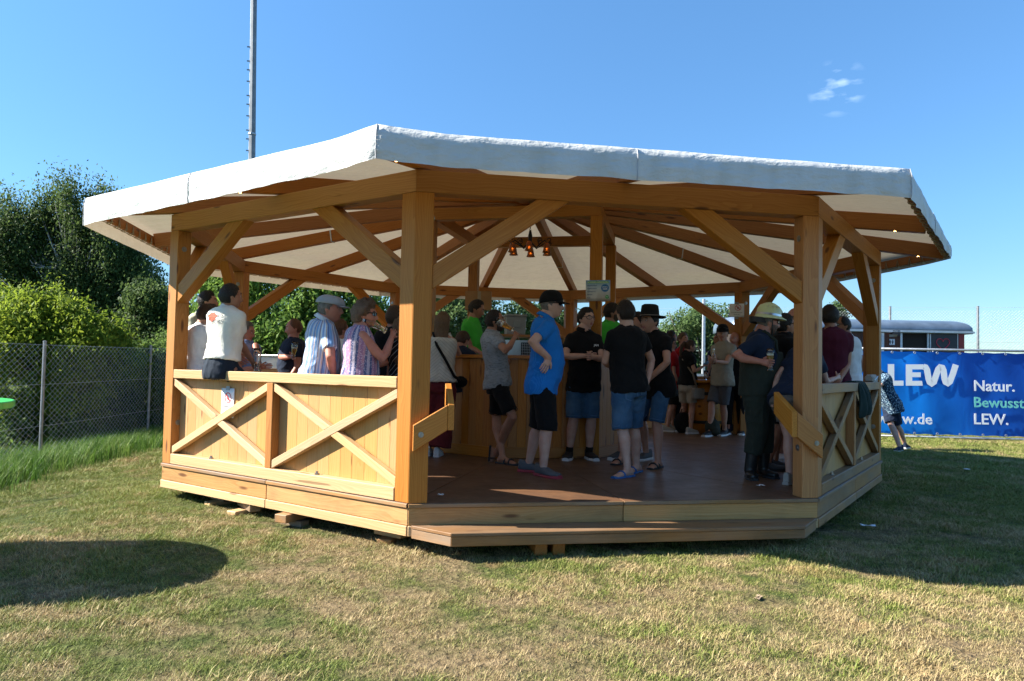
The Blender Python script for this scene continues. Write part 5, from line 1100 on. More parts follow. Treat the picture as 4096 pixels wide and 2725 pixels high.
bpoly('letter_e', [[(3623, 1458), (3649, 1458), (3649, 1543), (3623, 1543)], [(3649, 1458), (3694, 1458), (3697, 1478), (3649, 1478)], [(3649, 1490), (3683, 1490), (3683, 1509), (3649, 1509)], [(3649, 1524), (3688, 1524), (3691, 1543), (3649, 1543)]])
def ribbon(pts, w):
    out = []
    for i in range(len(pts)):
        a = np.array(pts[max(i - 1, 0)], float); c_ = np.array(pts[min(i + 1, len(pts) - 1)], float); d = (c_ - a) / np.linalg.norm(c_ - a); n = np.array([-d[1], d[0]]); out.append((np.array(pts[i]) + n * w, np.array(pts[i]) - n * w))
    return [[tuple(out[i][0]), tuple(out[i][1]), tuple(out[i + 1][1]), tuple(out[i + 1][0])] for i in range(len(out) - 1)]
wpts = [(3694, 1468), (3703, 1470), (3708, 1480), (3714, 1515), (3719, 1530), (3727, 1536), (3735, 1530), (3745, 1500), (3753, 1477), (3761, 1468), (3769, 1470), (3774, 1482), (3778, 1515), (3783, 1530), (3791, 1535), (3799, 1528), (3811, 1497), (3823, 1459)]
bpoly('letter_w', ribbon(wpts, 12.5))
# ------------------------------------------------------------------ toilet trailer behind the banner
dT = 20.0; T0 = at_depth(3300, 1470, dT); T1 = at_depth(3862, 1470, dT); TD = nrm((T1 - T0) * np.array([1, 1, 0])); TN = np.array([TD[1], -TD[0], 0]); TN = TN if TN @ (CAM - T0) > 0 else -TN
trl = thing('trailer', 'dark timber toilet trailer with a rounded grey metal roof behind the banner', 'trailer', (T1[0], T1[1], GZ)); TB = np.array([T1[0], T1[1], GZ])
def tp(px, py, off=0.0): return at_plane(px, py, T1 + TN * off, TN) - TB
def tsz(px, py): q = tp(px, py); return float(q @ TD), float(q[2])
M['trail'] = wood('trailer boards', (.06, .022, .014), (.12, .045, .025)); M['tred'] = plain('red paint', (.25, .014, .018), .4); M['zinc'] = plain('zinc roof', (.15, .20, .26), .42, .5, var=.25, sc=2.5); M['chalk'] = plain('chalkboard', (.025, .028, .035), .5)
M['alu'] = plain('aluminium', (.55, .57, .6), .4, .6)
L_ = 6.2; W_ = 2.2; zt_ = tsz(3700, 1330)[1]; zr_ = tsz(3700, 1274)[1]
def tquad(name, x0, x1, y0, y1, mat, off, thick=.03, par=None):
    a = [tp(x0, y1), tp(x1, y1), tp(x1, y0), tp(x0, y0)]; zs = (a[0][2] + a[1][2]) / 2, (a[2][2] + a[3][2]) / 2; s_ = (float(a[0] @ TD), float(a[1] @ TD))
    pts = [TD * s_[0] + [0, 0, zs[0]], TD * s_[1] + [0, 0, zs[0]], TD * s_[1] + [0, 0, zs[1]], TD * s_[0] + [0, 0, zs[1]]]
    return extrude(name, [p + TN * off for p in pts], TN * thick, TD, mat, par or trl, .002)
mb = MB(); mb.box(-TD * L_ / 2 - TN * (W_ / 2 + .03) + np.array([0, 0, (.55 + zt_) / 2]), (L_ - .02, W_, zt_ - .55), np.array([TD, TN, [0, 0, 1]]).T); obj('body', mb, M['dark_gap'], trl)
rings = []
for s_, kx in ((.14, .8), (.10, .93), (0, 1.0), (-L_, 1.0), (-L_ - .1, .9)):
    ring = []
    for i in range(15):
        a = pi * i / 14; w = (W_ / 2 + .12) * cos(a); z = zt_ + (zr_ - zt_) * (sin(a) ** .55) * kx - (.03 if i in (0, 14) else 0); ring.append(TD * s_ - TN * W_ / 2 + TN * w + np.array([0, 0, z]))
    rings.append(ring)
mb = MB(); mb.loft(rings, True); obj('roof', mb, M['zinc'], trl, smooth=True)
tquad('gutter', 3300, 3886, 1322, 1330, M['alu'], .12, .03)
xs = [(3300, 3360), (3360, 3398), (3398, 3440)]
for i in range(7): tquad('wall_board', 3534 + i * 9.2, 3534 + (i + 1) * 9.2 - .6, 1326, 1480, M['trail'], 0, .03)
for i in range(10): tquad('wall_board', 3340 + i * 17.4, 3340 + (i + 1) * 17.4 - .8, 1326, 1480, M['trail'], 0, .03)
for x0, x1 in ((3522, 3533), (3598, 3606), (3706, 3711), (3395, 3402)): tquad('frame_post', x0, x1, 1322, 1480, M['alu'], .0, .05)
tquad('poster', 3607, 3626, 1334, 1394, plain('poster print', (.25, .35, .45), .5, var=.7, sc=26), -.2, .01); tquad('inner_door', 3627, 3652, 1330, 1480, M['trail'], -.5, .03); tquad('jamb', 3652, 3659, 1326, 1480, M['trail'], -.25, .03)
tquad('red_corner', 3832, 3853, 1328, 1480, M['tred'], .0, .05)
tquad('board_frame', 3717, 3831, 1331, 1480, M['alu'], .0, .03); cb = tquad('chalkboard', 3722, 3826, 1336, 1480, M['chalk'], .032, .012)
hp = []
for i in range(28):
    a = 2 * pi * i / 27; hp.append((3772 + 1.65 * 16 * sin(a) ** 3, 1376 - 1.75 * (13 * cos(a) - 5 * cos(2 * a) - 2 * cos(3 * a) - cos(4 * a))))
mb = MB(); mb.tube([tp(x, y, .055) for x, y in hp], .012, 5); obj('heart_drawing', mb, plain('red neon', (.5, .03, .06), .5), trl)
lb = tquad('lamp_bracket', 3560, 3590, 1322, 1345, M['black'], .03, .12); mb = MB(); mb.add([tp(3556, 1338, .3), tp(3590, 1338, .3), tp(3588, 1348, .12), tp(3558, 1348, .12)], [(0, 1, 2, 3)]); obj('lamp_shade', mb, M['alu'], trl)
sg = tquad('toilet_sign', 3555, 3576, 1357, 1380, M['paper'], .032, .008)
for x in (3560.5, 3570.5):
    mb = MB(); c_ = tp(x, 1361.5, .045); mb.ball(c_, .014, 8); mb.tube([tp(x, 1365, .045), tp(x, 1371, .045)], [.02, .024 if x > 3565 else .016], 6); mb.tube([tp(x, 1371, .045), tp(x, 1377, .045)], .011, 5); obj('figure_symbol', mb, M['ink'], trl)
for s_ in (-1.6, -4.6):
    for w_ in (0, -W_ + .1): mb = MB(); mb.lathe([(.1, -.08), (.3, -.08), (.33, -.05), (.33, .05), (.3, .08), (.1, .08)], c=TD * s_ + TN * (w_ - .15) + np.array([0, 0, .33]), n=20, M=np.array([TD, [0, 0, 1], TN]).T, cap=True); obj('wheel', mb, M['black'], trl)
mb = MB(); mb.box(-TD * L_ / 2 - TN * W_ / 2 + np.array([0, 0, .45]), (L_ * .98, W_ * .5, .14), np.array([TD, TN, [0, 0, 1]]).T); obj('chassis', mb, M['black'], trl)
# white banners on the barrier behind the pavilion
def white_banner(label, px0, px1, pyt, pyb, dep, pipe=True):
    a = at_depth(px0, pyt, dep); c_ = at_depth(px1, pyt, dep + .8); d = nrm((c_ - a) * np.array([1, 1, 0])); L = float((c_ - a) @ d); n = np.array([d[1], -d[0], 0]); zt = a[2]; zb = GZ + .12
    o = thing('barrier_banner', label, 'banner', (a[0], a[1], GZ), 'white banners on the barrier behind the pavilion'); rows_ = []
    for j in range(6):
        z = zb + (zt - zb) * j / 5 - GZ; rows_.append([d * L * i / 40 + n * .03 * fnoise(i * .35, j * .4, 3) + np.array([0, 0, z]) for i in range(41)])
    mb = MB(); mb.loft(rows_, False, closed=False); obj('sheet', mb, M['canvas'], o, smooth=True)
    if not pipe: return
    mb = MB(); mb.tube([np.array([0, 0, zt - GZ + .03]), d * L + np.array([0, 0, zt - GZ + .03])], .025, 8); obj('pipe_rail', mb, M['steel'], o, smooth=True)
    for i in range(int(L / 2.4) + 2): mb = MB(); mb.tube([d * min(L, 2.4 * i) - n * .04 + np.array([0, 0, -.1]), d * min(L, 2.4 * i) - n * .04 + np.array([0, 0, zt - GZ + .02])], .025, 8); obj('barrier_post', mb, M['steel'], o, smooth=True)
white_banner('white blank banner on the barrier seen past the navy shirted man at the left back', 1030, 1750, 1428, 0, 15.5)
white_banner('white blank banner on the barrier behind the woman with the phone at the right back', 2600, 3120, 1492, 0, 19, False)
# ------------------------------------------------------------------ people: who stands where
def dside(px, py, k, out): n, _ = side_axes(k); return depth_of(at_plane(px, py, side_pt(k, 0, out, 0), n))
def dfloor(px, py, z=0.0): return depth_of(at_z(px, py, z))
# --- left railing
D1 = dside(890, 1450, 0, -.06)
def p1x(i):
    txtm = plain('print grey', (.12, .12, .12), .8); redm = plain('print red', (.5, .08, .04), .8, var=.4, sc=60); b = i['sfwd'] * -1; r = i['srgt']; sp = nrm(i['sp'])
    r = nrm(r - sp * (r @ sp)); nn = np.cross(r, sp); nn = nn if nn @ b > 0 else -nn
    def place(o):
        m = o.modifiers.new('w', 'SHRINKWRAP'); m.target = i['shirt']; m.wrap_method = 'PROJECT'; m.use_project_z = True; m.use_negative_direction = True; m.use_positive_direction = True; m.offset = .003
    def tm(t_, u, v, sz, mt): 
        c = i['NK'] - i['base'] + r * u - sp * v + nn * .16; o = text_mesh(t_, sz, mt, 'print', i['root'], bmat(np.array([r, sp, nn]).T, c), 0, -.0008, 'CENTER', .15); place(o); return o
    tm('LS', .055, .10, .062, txtm); tm('UORS', .02, .165, .062, txtm); tm('all day', -.06, .225, .018, redm)
    mb = MB(); ring = [np.array([(.062 + .012 * sin(q * 5)) * cos(q), (.045 + .008 * sin(q * 7)) * sin(q), 0]) for q in np.linspace(0, 2 * pi, 29)[:-1]]; mb.add(ring + [np.zeros(3)], [(j, (j + 1) % 28, 28) for j in range(28)])
    o = obj('print_figure', mb, redm, i['root'], M=bmat(np.array([r, sp, nn]).T, i['NK'] - i['base'] - r * .045 - sp * .115 + nn * .16), recalc=False); place(o)
person('man in a cream T-shirt with a red print and dark jeans sitting on the railing', dep=D1, face=45, sh=58, hface=30, pel=(884, 1458), neck=(905, 1238), head=(922, 1188), H=1.80, nd=.06, seat=[(.6,), (.55,)], feet=[(1010, 1660), (960, 1670)], arms=(('p', (962, 1372, 1), (1006, 1442, 1)), ('b', (.5, .3, -1), (.9, -.2, -.5))), shirt='white_tee', hem=-.04, bottom='denim_dark', blen=1.85, skin_='tan', hl=.010, shoes=('low', 'shoe_black', 'sole_white'), hands=('flat', 'relax'), extra=p1x, fat=.1)
person('man in a white T-shirt leaning on the railing left of the sitting man', dep=dside(780, 1400, 0, -.32), face=60, sh=50, hface=75, pel=(778, 1530), neck=(806, 1310), head=(822, 1262), nod=12, H=1.68, arms=(('b', (.5, .2, -1), (1, 0, .1)), ('p', (728, 1440, -1), (735, 1500, 1))), shirt='white', bottom='denim_dark', skin_='skin', hair='brown', hl=.013, shoes=('low', 'shoe_black', 'sole_white'), vox=.014)
person('man in a sage T-shirt with one arm round the corner post at the far left', dep=dside(800, 1280, 0, -.85), face=15, sh=-20, hface=8, pel=(775, 1500), neck=(800, 1265), head=(830, 1207), H=1.78, arms=(('b', (.4, .1, -1), (1, -.3, 0)), ('p', (664, 1290, -1), (700, 1190, 1))), shirt='beige_tee', bottom='denim_dark', hair='hair_dark', hl=.013, beard='stubble_dark', shoes=('low', 'shoe_black', 'sole_white'), vox=.015)
person('man in a light blue polo shirt with his elbow raised behind the sitting man', dep=dside(990, 1400, 0, -1.35), face=-20, sh=-35, hface=-15, pel=(985, 1525), neck=(985, 1378), head=(985, 1328), nod=14, H=1.72, arms=(('b', (.4, .2, -1), (1, -.5, .2)), ('p', (1022, 1382, -1), (1034, 1450, -1))), shirt='blue_polo', collar=True, bottom='denim_dark', skin_='ruddy', hair='grey', hstyle='high', shoes=('low', 'shoe_black', 'sole_white'), vox=.015, fat=.2)
g5 = person('smiling man in a navy T-shirt holding a wheat beer at the back left', dep=dside(1160, 1420, 0, -2.0), face=-160, sh=-150, hface=190, pel=(1165, 1540), neck=(1172, 1362), head=(1177, 1314), nod=10, H=1.78, arms=(('p', (1124, 1430, -1), (1163, 1427, -1)), ('b', (.1, .2, -1), (.6, 0, -1))), shirt='navy', bottom='black', skin_='ruddy', hair='red', hstyle='receding', hl=.008, shoes=('low', 'shoe_black', 'sole_white'), vox=.015, hands=('grip', 'relax'), fat=.35)
h_ = g5['HND'][0]; beer_glass('half full beer glass in the hand of the smiling navy shirted man', h_[4] + np.array([-.01, -.03, -.03]), (.1, 0, 1), .6, group='wheat beer glasses in hands')
D6 = dside(1290, 1400, 0, -.36)
def capx(i):
    hp = i['hp']; mb = MB(); rings = []
    for q in np.linspace(0, 1, 7):
        a = q * pi / 2 * .96; k = cos(a) ** .7; rings.append([hp(.002 + .128 * k * cos(t_) + .012 * q, .094 * k * sin(t_), .042 + .078 * sin(a) - .016 * cos(t_) * (1 - q * .6)) for t_ in np.linspace(0, 2 * pi, 25)[:-1]])
    mb.loft(rings); c = obj('flat_cap', mb, CL['capgrey'], i['root'], smooth=True)
    b = MB(); r1 = [hp(.105 * cos(t_) + .01, .085 * sin(t_), .030) for t_ in np.linspace(-1.1, 1.1, 11)]; r2 = [hp(.125 * cos(t_) + .045, .082 * sin(t_), .020) for t_ in np.linspace(-1.1, 1.1, 11)]; up_ = i['HM'] @ np.array([0, 0, .008]); b.loft([r1, r2, [p - up_ for p in r2], [p - up_ for p in r1]], False, closed=False); obj('brim', b, CL['capgrey'], c, smooth=True)
person('man in a striped shirt and grey flat cap standing behind the railing', dep=D6, face=5, sh=25, hface=-8, pel=(1262, 1520), neck=(1290, 1290), head=(1320, 1237), H=1.80, arms=(('p', (1322, 1430, -1), (1334, 1500, 1)), ('b', (.3, .1, -1), (.8, 0, -.4))), shirt='striped', collar=True, sleeve=.72, hem=.2, bottom='greyshort', fat=.55, skin_='ruddy', hair='grey', hl=.008, shoes=('low', 'shoe_grey', 'sole_dark'), extra=capx, vox=.0125)
D7 = dside(1440, 1400, 0, -.38)
def p7x(i):
    glasses(i); mb = MB(); hp = i['hp']; mb.tube([hp(-.004 + .007 * cos(q), .080, -.050 + .011 * sin(q)) for q in np.linspace(0, 2 * pi, 12)], .003, 5); obj('earring', mb, M['silver'], i['root'])
w7 = person('woman in a patterned sleeveless blouse and sunglasses drinking at the railing', dep=D7, face=0, sh=12, hface=-10, pel=(1420, 1530), neck=(1438, 1318), head=(1464, 1262), H=1.68, female=True, fat=.55, arms=(('p', (1556, 1462, -1), (1566, 1352, 1)), ('b', (.5, 0, -1), (1, 0, .2))), shirt='floral', sleeve=0, hem=.2, bottom='navy', blen=1.7, skin_='ruddy', hair='ash', hl=.048, shoes=('low', 'shoe_white', 'sole_white'), extra=p7x, hands=('grip', 'relax'), vox=.0125)
beer_glass('empty wheat beer glass tipped to the mouth of the woman at the railing', w7['HND'][0][0] + np.array([-.05, -.02, .06]), (-.72, -.1, .35), 0, group='wheat beer glasses in hands')
person('man with short ginger hair seen from behind between the cap and the blouse', dep=dside(1360, 1320, 0, -1.5), face=60, hface=40, pel=(1365, 1500), neck=(1366, 1370), head=(1360, 1320), H=1.70, shirt='white', bottom='denim_dark', hair='red', hl=.012, skin_='ruddy', vox=.016, shoes=('low', 'shoe_black', 'sole_white'))
def p8x(i): glasses(i, True, .07, True)
person('man in a black T-shirt with sunglasses pushed up beside the corner post', dep=dside(1575, 1300, 0, -1.2), face=60, hface=50, pel=(1560, 1520), neck=(1570, 1325), head=(1580, 1272), H=1.78, shirt='black', bottom='denim_dark', hair='brown', hl=.007, skin_='tan', vox=.015, shoes=('low', 'shoe_black', 'sole_white'), extra=p8x)
person('woman with long hair in a black striped top half behind the corner post', dep=dside(1610, 1400, 0, -.75), face=70, hface=60, pel=(1622, 1520), neck=(1622, 1358), head=(1620, 1308), H=1.66, female=True, shirt='bw', bottom='denim_dark', blen=1.85, hair='light', hstyle='long', vox=.015, shoes=('low', 'shoe_white', 'sole_white'))
# --- at the bar
def p9x(i):
    b, f, r, N, P = i['base'], i['fwd'], i['rgt'], i['NK'], i['PEL']; mb = MB(); pts = [N - f * .06 - r * .10, N - f * .145 - r * .04 - np.array([0, 0, .15]), N * .45 + P * .55 - f * .155 + r * .06, P - f * .11 + r * .17 + np.array([0, 0, .05]), P + f * .02 + r * .22]
    mb.tube([p - b for p in pts], .018, 6); obj('bag_strap', mb, CL['black'], i['root'], smooth=True); mb = MB(); mb.ball(P + f * .08 + r * .22 - b - np.array([0, 0, .02]), (.09, .05, .07), 12); obj('belt_bag', mb, CL['black'], i['root'], smooth=True)
person('woman in a white top and wide maroon trousers leaning on the bar', feet=[(1748, 1826), (1712, 1822)], face=78, hface=70, pel=(1763, 1520), neck=(1768, 1342), head=(1772, 1288), H=1.70, female=True, shirt='cream', sleeve=0, hem=.06, neckline=.10, arms=(('p', (1838, 1420, 1), (1812, 1412, 1)), ('b', (.7, .3, -.8), (.8, -.5, .1))), bottom='maroon_tr', blen=1.93, bw=1.2, flare=.05, hair='light', hstyle='long', shoes=('low', 'shoe_white', 'sole_white'), extra=p9x, hands=('flat', 'flat'), nd=.05)
person('brown haired person bent low over the counter beside the woman in maroon trousers', dep=8.95, face=55, hface=50, pel=(1832, 1560), neck=(1846, 1400), head=(1850, 1362), nod=30, H=1.60, nd=.12, shirt='navy', bottom='black', hair='brown', hl=.018, arms=(('b', (.8, .3, -.6), (.6, -.6, .2)), ('b', (.8, .3, -.6), (.6, -.6, .2))), vox=.016, shoes=('low', 'shoe_black', 'sole_white'))
person('young bartender in a green T-shirt looking down at his work', dep=9.75, face=-5, sh=-25, hface=-12, pel=(1880, 1500), neck=(1886, 1283), head=(1905, 1238), nod=22, H=1.78, shirt='green', bottom='black', skin_='tan', hair='hair_dark', hstyle='high', hl=.014, arms=(('p', (1884, 1402, -1), (1930, 1418, -1)), ('b', (.4, .1, -1), (1, -.4, 0))), vox=.0135, shoes=('low', 'shoe_black', 'sole_white'))
g12 = person('bearded man in a grey printed T-shirt drinking beer with crossed legs', feet=[(1985, 1845), (2010, 1856)], toes=[(-.05, .05, -1.0), (2062, 1862)], knees=[(2050, 1668, -1), (1985, 1672, 1)], face=-12, sh=5, hface=-8, pel=(1992, 1530), neck=(1962, 1335), head=(1980, 1286), nod=-6, H=1.75, shirt='greymel', hem=.13, bottom='black', blen=.86, skin_='tan', hair='hair_dark', hstyle='high', hl=.012, beard='stubble_dark', arms=(('p', (2026, 1406, -1), (2058, 1352, 1)), ('p', (2018, 1440, 1), (2036, 1448, 1))), hands=('grip', 'relax'), shoes=('sandal', 'rubber', 'sole_dark'))
beer_glass('half full wheat beer glass at the mouth of the man in the grey T-shirt', g12['HND'][0][0] + np.array([-.02, -.03, .085]), (-.85, 0, .42), .6, group='wheat beer glasses in hands')
def p13x(i): cap(i, 'black'); glasses(i)
person('man in bright blue shirt, black shorts and black cap, hand on hip', feet=[(2172, 1905), (2112, 1888)], toes=[(2245, 1918), (2180, 1892)], face=-12, sh=-2, hface=-18, pel=(2168, 1545), neck=(2176, 1282), head=(2206, 1222), H=1.83, fat=.5, shirt='blue', collar=True, sleeve=.62, hem=.20, bottom='black', blen=1.12, bw=1.06, skin_='pale', hair='grey', hl=.005, arms=(('p', (2126, 1372, -1), (2196, 1432, 1)), ('b', (-.2, .35, -1), (.5, -.6, -.6))), hands=(('relax', (-.3, .2, -.6)), 'relax'), shoes=('low', 'shoe_grey', 'sole_red'), extra=p13x)
def p14x(i):
    glasses(i, False); f, r = i['sfwd'], i['srgt']; c = i['NK'] - i['base'] + f * .165 - r * .09 - np.array([0, 0, .17]); text_mesh('JAN', .035, M['paper'], 'badge_text', i['root'], bmat(np.array([-r, [0, 0, 1], f]).T, c), .0005, .0005)
person('man in a black polo shirt and glasses with folded hands, facing the camera', feet=[(2276, 1836), (2356, 1836)], toes=[(2258, 1846), (2388, 1846)], face=-88, sh=-84, hface=-62, pel=(2334, 1545), neck=(2334, 1334), head=(2345, 1276), H=1.77, fat=.5, collar=True, shirt='black', sleeve=.62, hem=.17, bottom='denim', blen=1.0, skin_='pale', hair='hair_dark', hl=.018, arms=(('p', (2256, 1428, -1), (2346, 1424, -1)), ('p', (2406, 1436, -1), (2372, 1430, -1))), hands=('grip', 'grip'), shoes=('sock', 'shoe_black', 'sole_white'), extra=p14x)
person('bearded bartender in a green T-shirt half hidden behind the inner post', dep=9.6, face=10, sh=70, hface=-10, pel=(2440, 1500), neck=(2437, 1296), head=(2448, 1252), H=1.80, shirt='green', bottom='black', skin_='tan', hair='hair_dark', hl=.014, beard='stubble_dark', vox=.014, shoes=('low', 'shoe_black', 'sole_white'))
def pockets(i):
    f, r, P, b = i['fwd'], i['rgt'], i['PEL'], i['base']
    for s_ in (1, -1):
        mb = MB(); n = 6; pts = [[np.array([(u / n - .5) * .125 * (1 - .0 * v), (.5 - v / n) * .14 - (.02 * (1 - abs(2 * u / n - 1)) if v == n else 0), 0]) for u in range(n + 1)] for v in range(n + 1)]; mb.loft(pts, False, closed=False)
        c = P - b - f * .25 + r * .085 * s_ - np.array([0, 0, .10]); o = obj('back_pocket', mb, CL['denim'], i['root'], M=bmat(np.array([r, [0, 0, 1], -f]).T, c), recalc=False)
        w = o.modifiers.new('w', 'SHRINKWRAP'); w.target = i['bottom']; w.wrap_method = 'PROJECT'; w.use_project_z = True; w.use_negative_direction = True; w.use_positive_direction = False; w.offset = .005
        rim = [pts[0][k] for k in range(n + 1)] + [pts[k][n] for k in range(1, n + 1)] + [pts[n][k] for k in range(n - 1, -1, -1)] + [pts[k][0] for k in range(n - 1, -1, -1)]
        m2 = MB(); m2.tube([q * .93 for q in rim], .0022, 4); o2 = obj('stitching', m2, CL['denimlight'], i['root'], M=bmat(np.array([r, [0, 0, 1], -f]).T, c)); w = o2.modifiers.new('w', 'SHRINKWRAP'); w.target = i['bottom']; w.wrap_method = 'PROJECT'; w.use_project_z = True; w.use_negative_direction = True; w.use_positive_direction = False; w.offset = .008
person('man in black T-shirt, denim shorts and blue flip-flops seen from behind', feet=[(2546, 1890), (2510, 1908)], toes=[(2490, 1900), (2440, 1916)], face=115, sh=98, hface=100, pel=(2518, 1548), neck=(2508, 1318), head=(2502, 1254), H=1.78, fat=.25, shirt='black', hem=.13, bottom='denim', blen=1.05, bw=1.1, skin_='pale', hair='hair_dark', hl=.014, arms=(('p', (2606, 1440, 1), (2590, 1524, -1)), ('p', (2420, 1448, 1), (2450, 1470, 1))), shoes=('sandal', 'blue_flip', 'blue_flip'), extra=pockets)
def p17x(i):
    hp = i['hp']; mb = MB(); prof = [(.182, .125, .040), (.179, .122, .047), (.122, .094, .052), (.106, .090, .060), (.102, .086, .11), (.094, .076, .168), (.07, .052, .182), (.0001, .0001, .172)]
    mb.loft([[hp(a * cos(t_) - .004, b * 1.25 * sin(t_) if k < 3 else b * sin(t_), z + .012 * abs(sin(t_)) * (1 if k < 2 else 0)) for t_ in np.linspace(0, 2 * pi, 29)[:-1]] for k, (a, b, z) in enumerate(prof)], False); h = obj('hat', mb, CL['felt'], i['root'], smooth=True); m2 = MB(); m2.tube([hp(.106 * cos(t_) - .004, .09 * sin(t_), .066) for t_ in np.linspace(0, 2 * pi, 25)], .006, 5); obj('hat_band', m2, CL['leather'], h)
person('smiling man in a black felt hat, black T-shirt and denim shorts', feet=[(2487, 1855), (2632, 1872)], toes=[(2450, 1862), (2575, 1884)], face=185, sh=205, hface=205, pel=(2640, 1570), neck=(2618, 1338), head=(2598, 1288), H=1.80, shirt='black', hem=.14, bottom='denim', blen=1.0, skin_='skin', hair='hair_dark', hl=.01, arms=(('b', (.3, .1, -1), (.8, -.2, -.5)), ('p', (2668, 1450, -1), (2598, 1515, 1))), shoes=('sandal', 'rubber', 'sole_dark'), extra=p17x)
person('dark haired man in grey trainers hidden behind the man with flip-flops', feet=[(2480, 1836), (2585, 1840)], toes=[(2440, 1842), (2540, 1846)], face=190, hface=190, pel=(2556, 1540), neck=(2556, 1340), head=(2552, 1292), H=1.74, shirt='black', bottom='navy', blen=1.0, hair='hair_dark', shoes=('low', 'shoe_grey', 'sole_white'), vox=.015)
# --- right back
def p18x(i): glasses(i, False)
person('woman in a red T-shirt, black shorts and glasses at the back', feet=[(2668, 1728), (2690, 1722)], face=-10, hface=-20, pel=(2690, 1545), neck=(2684, 1416), head=(2682, 1378), H=1.66, female=True, shirt='red', bottom='black', blen=.95, hair='hair_dark', hl=.03, shoes=('low', 'canvas_beige', 'sole_white'), vox=.016, extra=p18x)
person('dark haired man behind the woman in red and glasses', dep=13.2, face=-10, hface=-15, pel=(2690, 1540), neck=(2688, 1392), head=(2684, 1352), H=1.78, shirt='navy', bottom='black', hair='hair_dark', skin_='tan', vox=.017, shoes=('low', 'shoe_black', 'sole_white'))
person('fair haired woman in a red T-shirt behind the woman with the phone', dep=13.0, face=-60, hface=-60, pel=(2728, 1540), neck=(2730, 1398), head=(2732, 1358), H=1.72, female=True, shirt='red', bottom='denim_dark', blen=1.8, hair='light', hl=.016, vox=.017, shoes=('low', 'shoe_white', 'sole_white'))
def p20x(i):
    b, f, r, N, P = i['base'], i['fwd'], i['rgt'], i['NK'], i['PEL']; mb = MB(); mb.tube([p - b for p in (N - r * .10 - f * .03, N - f * .11 + r * .02 - np.array([0, 0, .13]), N * .3 + P * .7 - f * .05 + r * .19, P + r * .23 - np.array([0, 0, .08]))], .016, 6); obj('bag_strap', mb, CL['leather'], i['root'], smooth=True)
    A = np.array([f, r, [0, 0, 1]]).T; mb = MB(); mb.box(P + r * .25 - b - np.array([0, 0, .17]), (.25, .09, .19), A); o = obj('shoulder_bag', mb, CL['leather'], i['root']); m_ = o.modifiers.new('b', 'BEVEL'); m_.width = .03; m_.segments = 3
    w, hd = i['HND'][0][0], i['HND'][0][1]; mb = MB(); mb.box(w + hd * .11 - b + np.array([0, 0, .02]), (.15, .075, .009), np.array([hd, nrm(np.cross([0, 0, 1], hd)), nrm(np.cross(hd, np.cross([0, 0, 1], hd)))]).T); obj('phone', mb, CL['denimlight'], i['root'])
person('woman with a ponytail, black top and beige shorts looking at a light blue phone', feet=[(2762, 1737), (2722, 1730)], face=18, sh=5, hface=0, pel=(2750, 1524), neck=(2746, 1412), head=(2760, 1388), nod=14, H=1.62, female=True, shirt='black', hem=.05, bottom='beige', blen=.78, hair='brown', hstyle='pony', arms=(('p', (2778, 1488, -1), (2812, 1466, 1)), None), hands=('flat', 'relax'), shoes=('low', 'canvas_beige', 'sole_white'), extra=p20x, vox=.0145, fat=.1)
person('person in a navy tank top half hidden by the man in the khaki T-shirt', dep=12.9, face=-140, hface=-170, pel=(2868, 1540), neck=(2872, 1400), head=(2876, 1358), H=1.72, shirt='navy', sleeve=0, bottom='navy', blen=.9, skin_='tan', hair='brown', vox=.017, arms=(('p', (2842, 1450, -1), (2830, 1500, -1)), None), shoes=('low', 'shoe_black', 'sole_white'))
def p22x(i): cap(i, 'black'); glasses(i, True, .055, True)
g22 = person('man in a khaki T-shirt, grey shorts and dark cap holding a bottle', feet=[(2838, 1745), (2898, 1742)], toes=[(2808, 1749), (2862, 1748)], face=195, sh=215, hface=-120, pel=(2888, 1530), neck=(2896, 1376), head=(2890, 1334), H=1.84, shirt='khaki', bottom='greyshort', blen=.92, skin_='skin', hair='brown', arms=(('p', (2860, 1440, -1), (2850, 1440, -1)), ('p', (2905, 1452, -1), (2862, 1446, -1))), hands=('grip', 'grip'), shoes=('low', 'shoe_black', 'sole_white'), extra=p22x, vox=.0145)
o = thing('bottle', 'clear bottle in the hands of the man in the khaki T-shirt', 'bottle', tuple(g22['HND'][1][0] + np.array([-.06, -.06, -.05]))); mb = MB(); mb.lathe([(.0, 0), (.03, 0), (.031, .12), (.028, .15), (.013, .19), (.013, .24)], n=14); obj('bottle_body', mb, M['glass'], o, smooth=True); mb = MB(); mb.lathe([(.015, .235), (.015, .25), (0, .252)], n=10); obj('bottle_cap', mb, M['silver'], o)
person('bald man in a dark shirt glimpsed between the khaki T-shirt and the fire helmet', dep=12.4, face=-120, hface=-130, pel=(2940, 1545), neck=(2940, 1402), head=(2938, 1358), H=1.74, shirt='black', bottom='black', blen=1.8, hair=None, skin_='ruddy', vox=.017, shoes=('low', 'shoe_black', 'sole_white'))
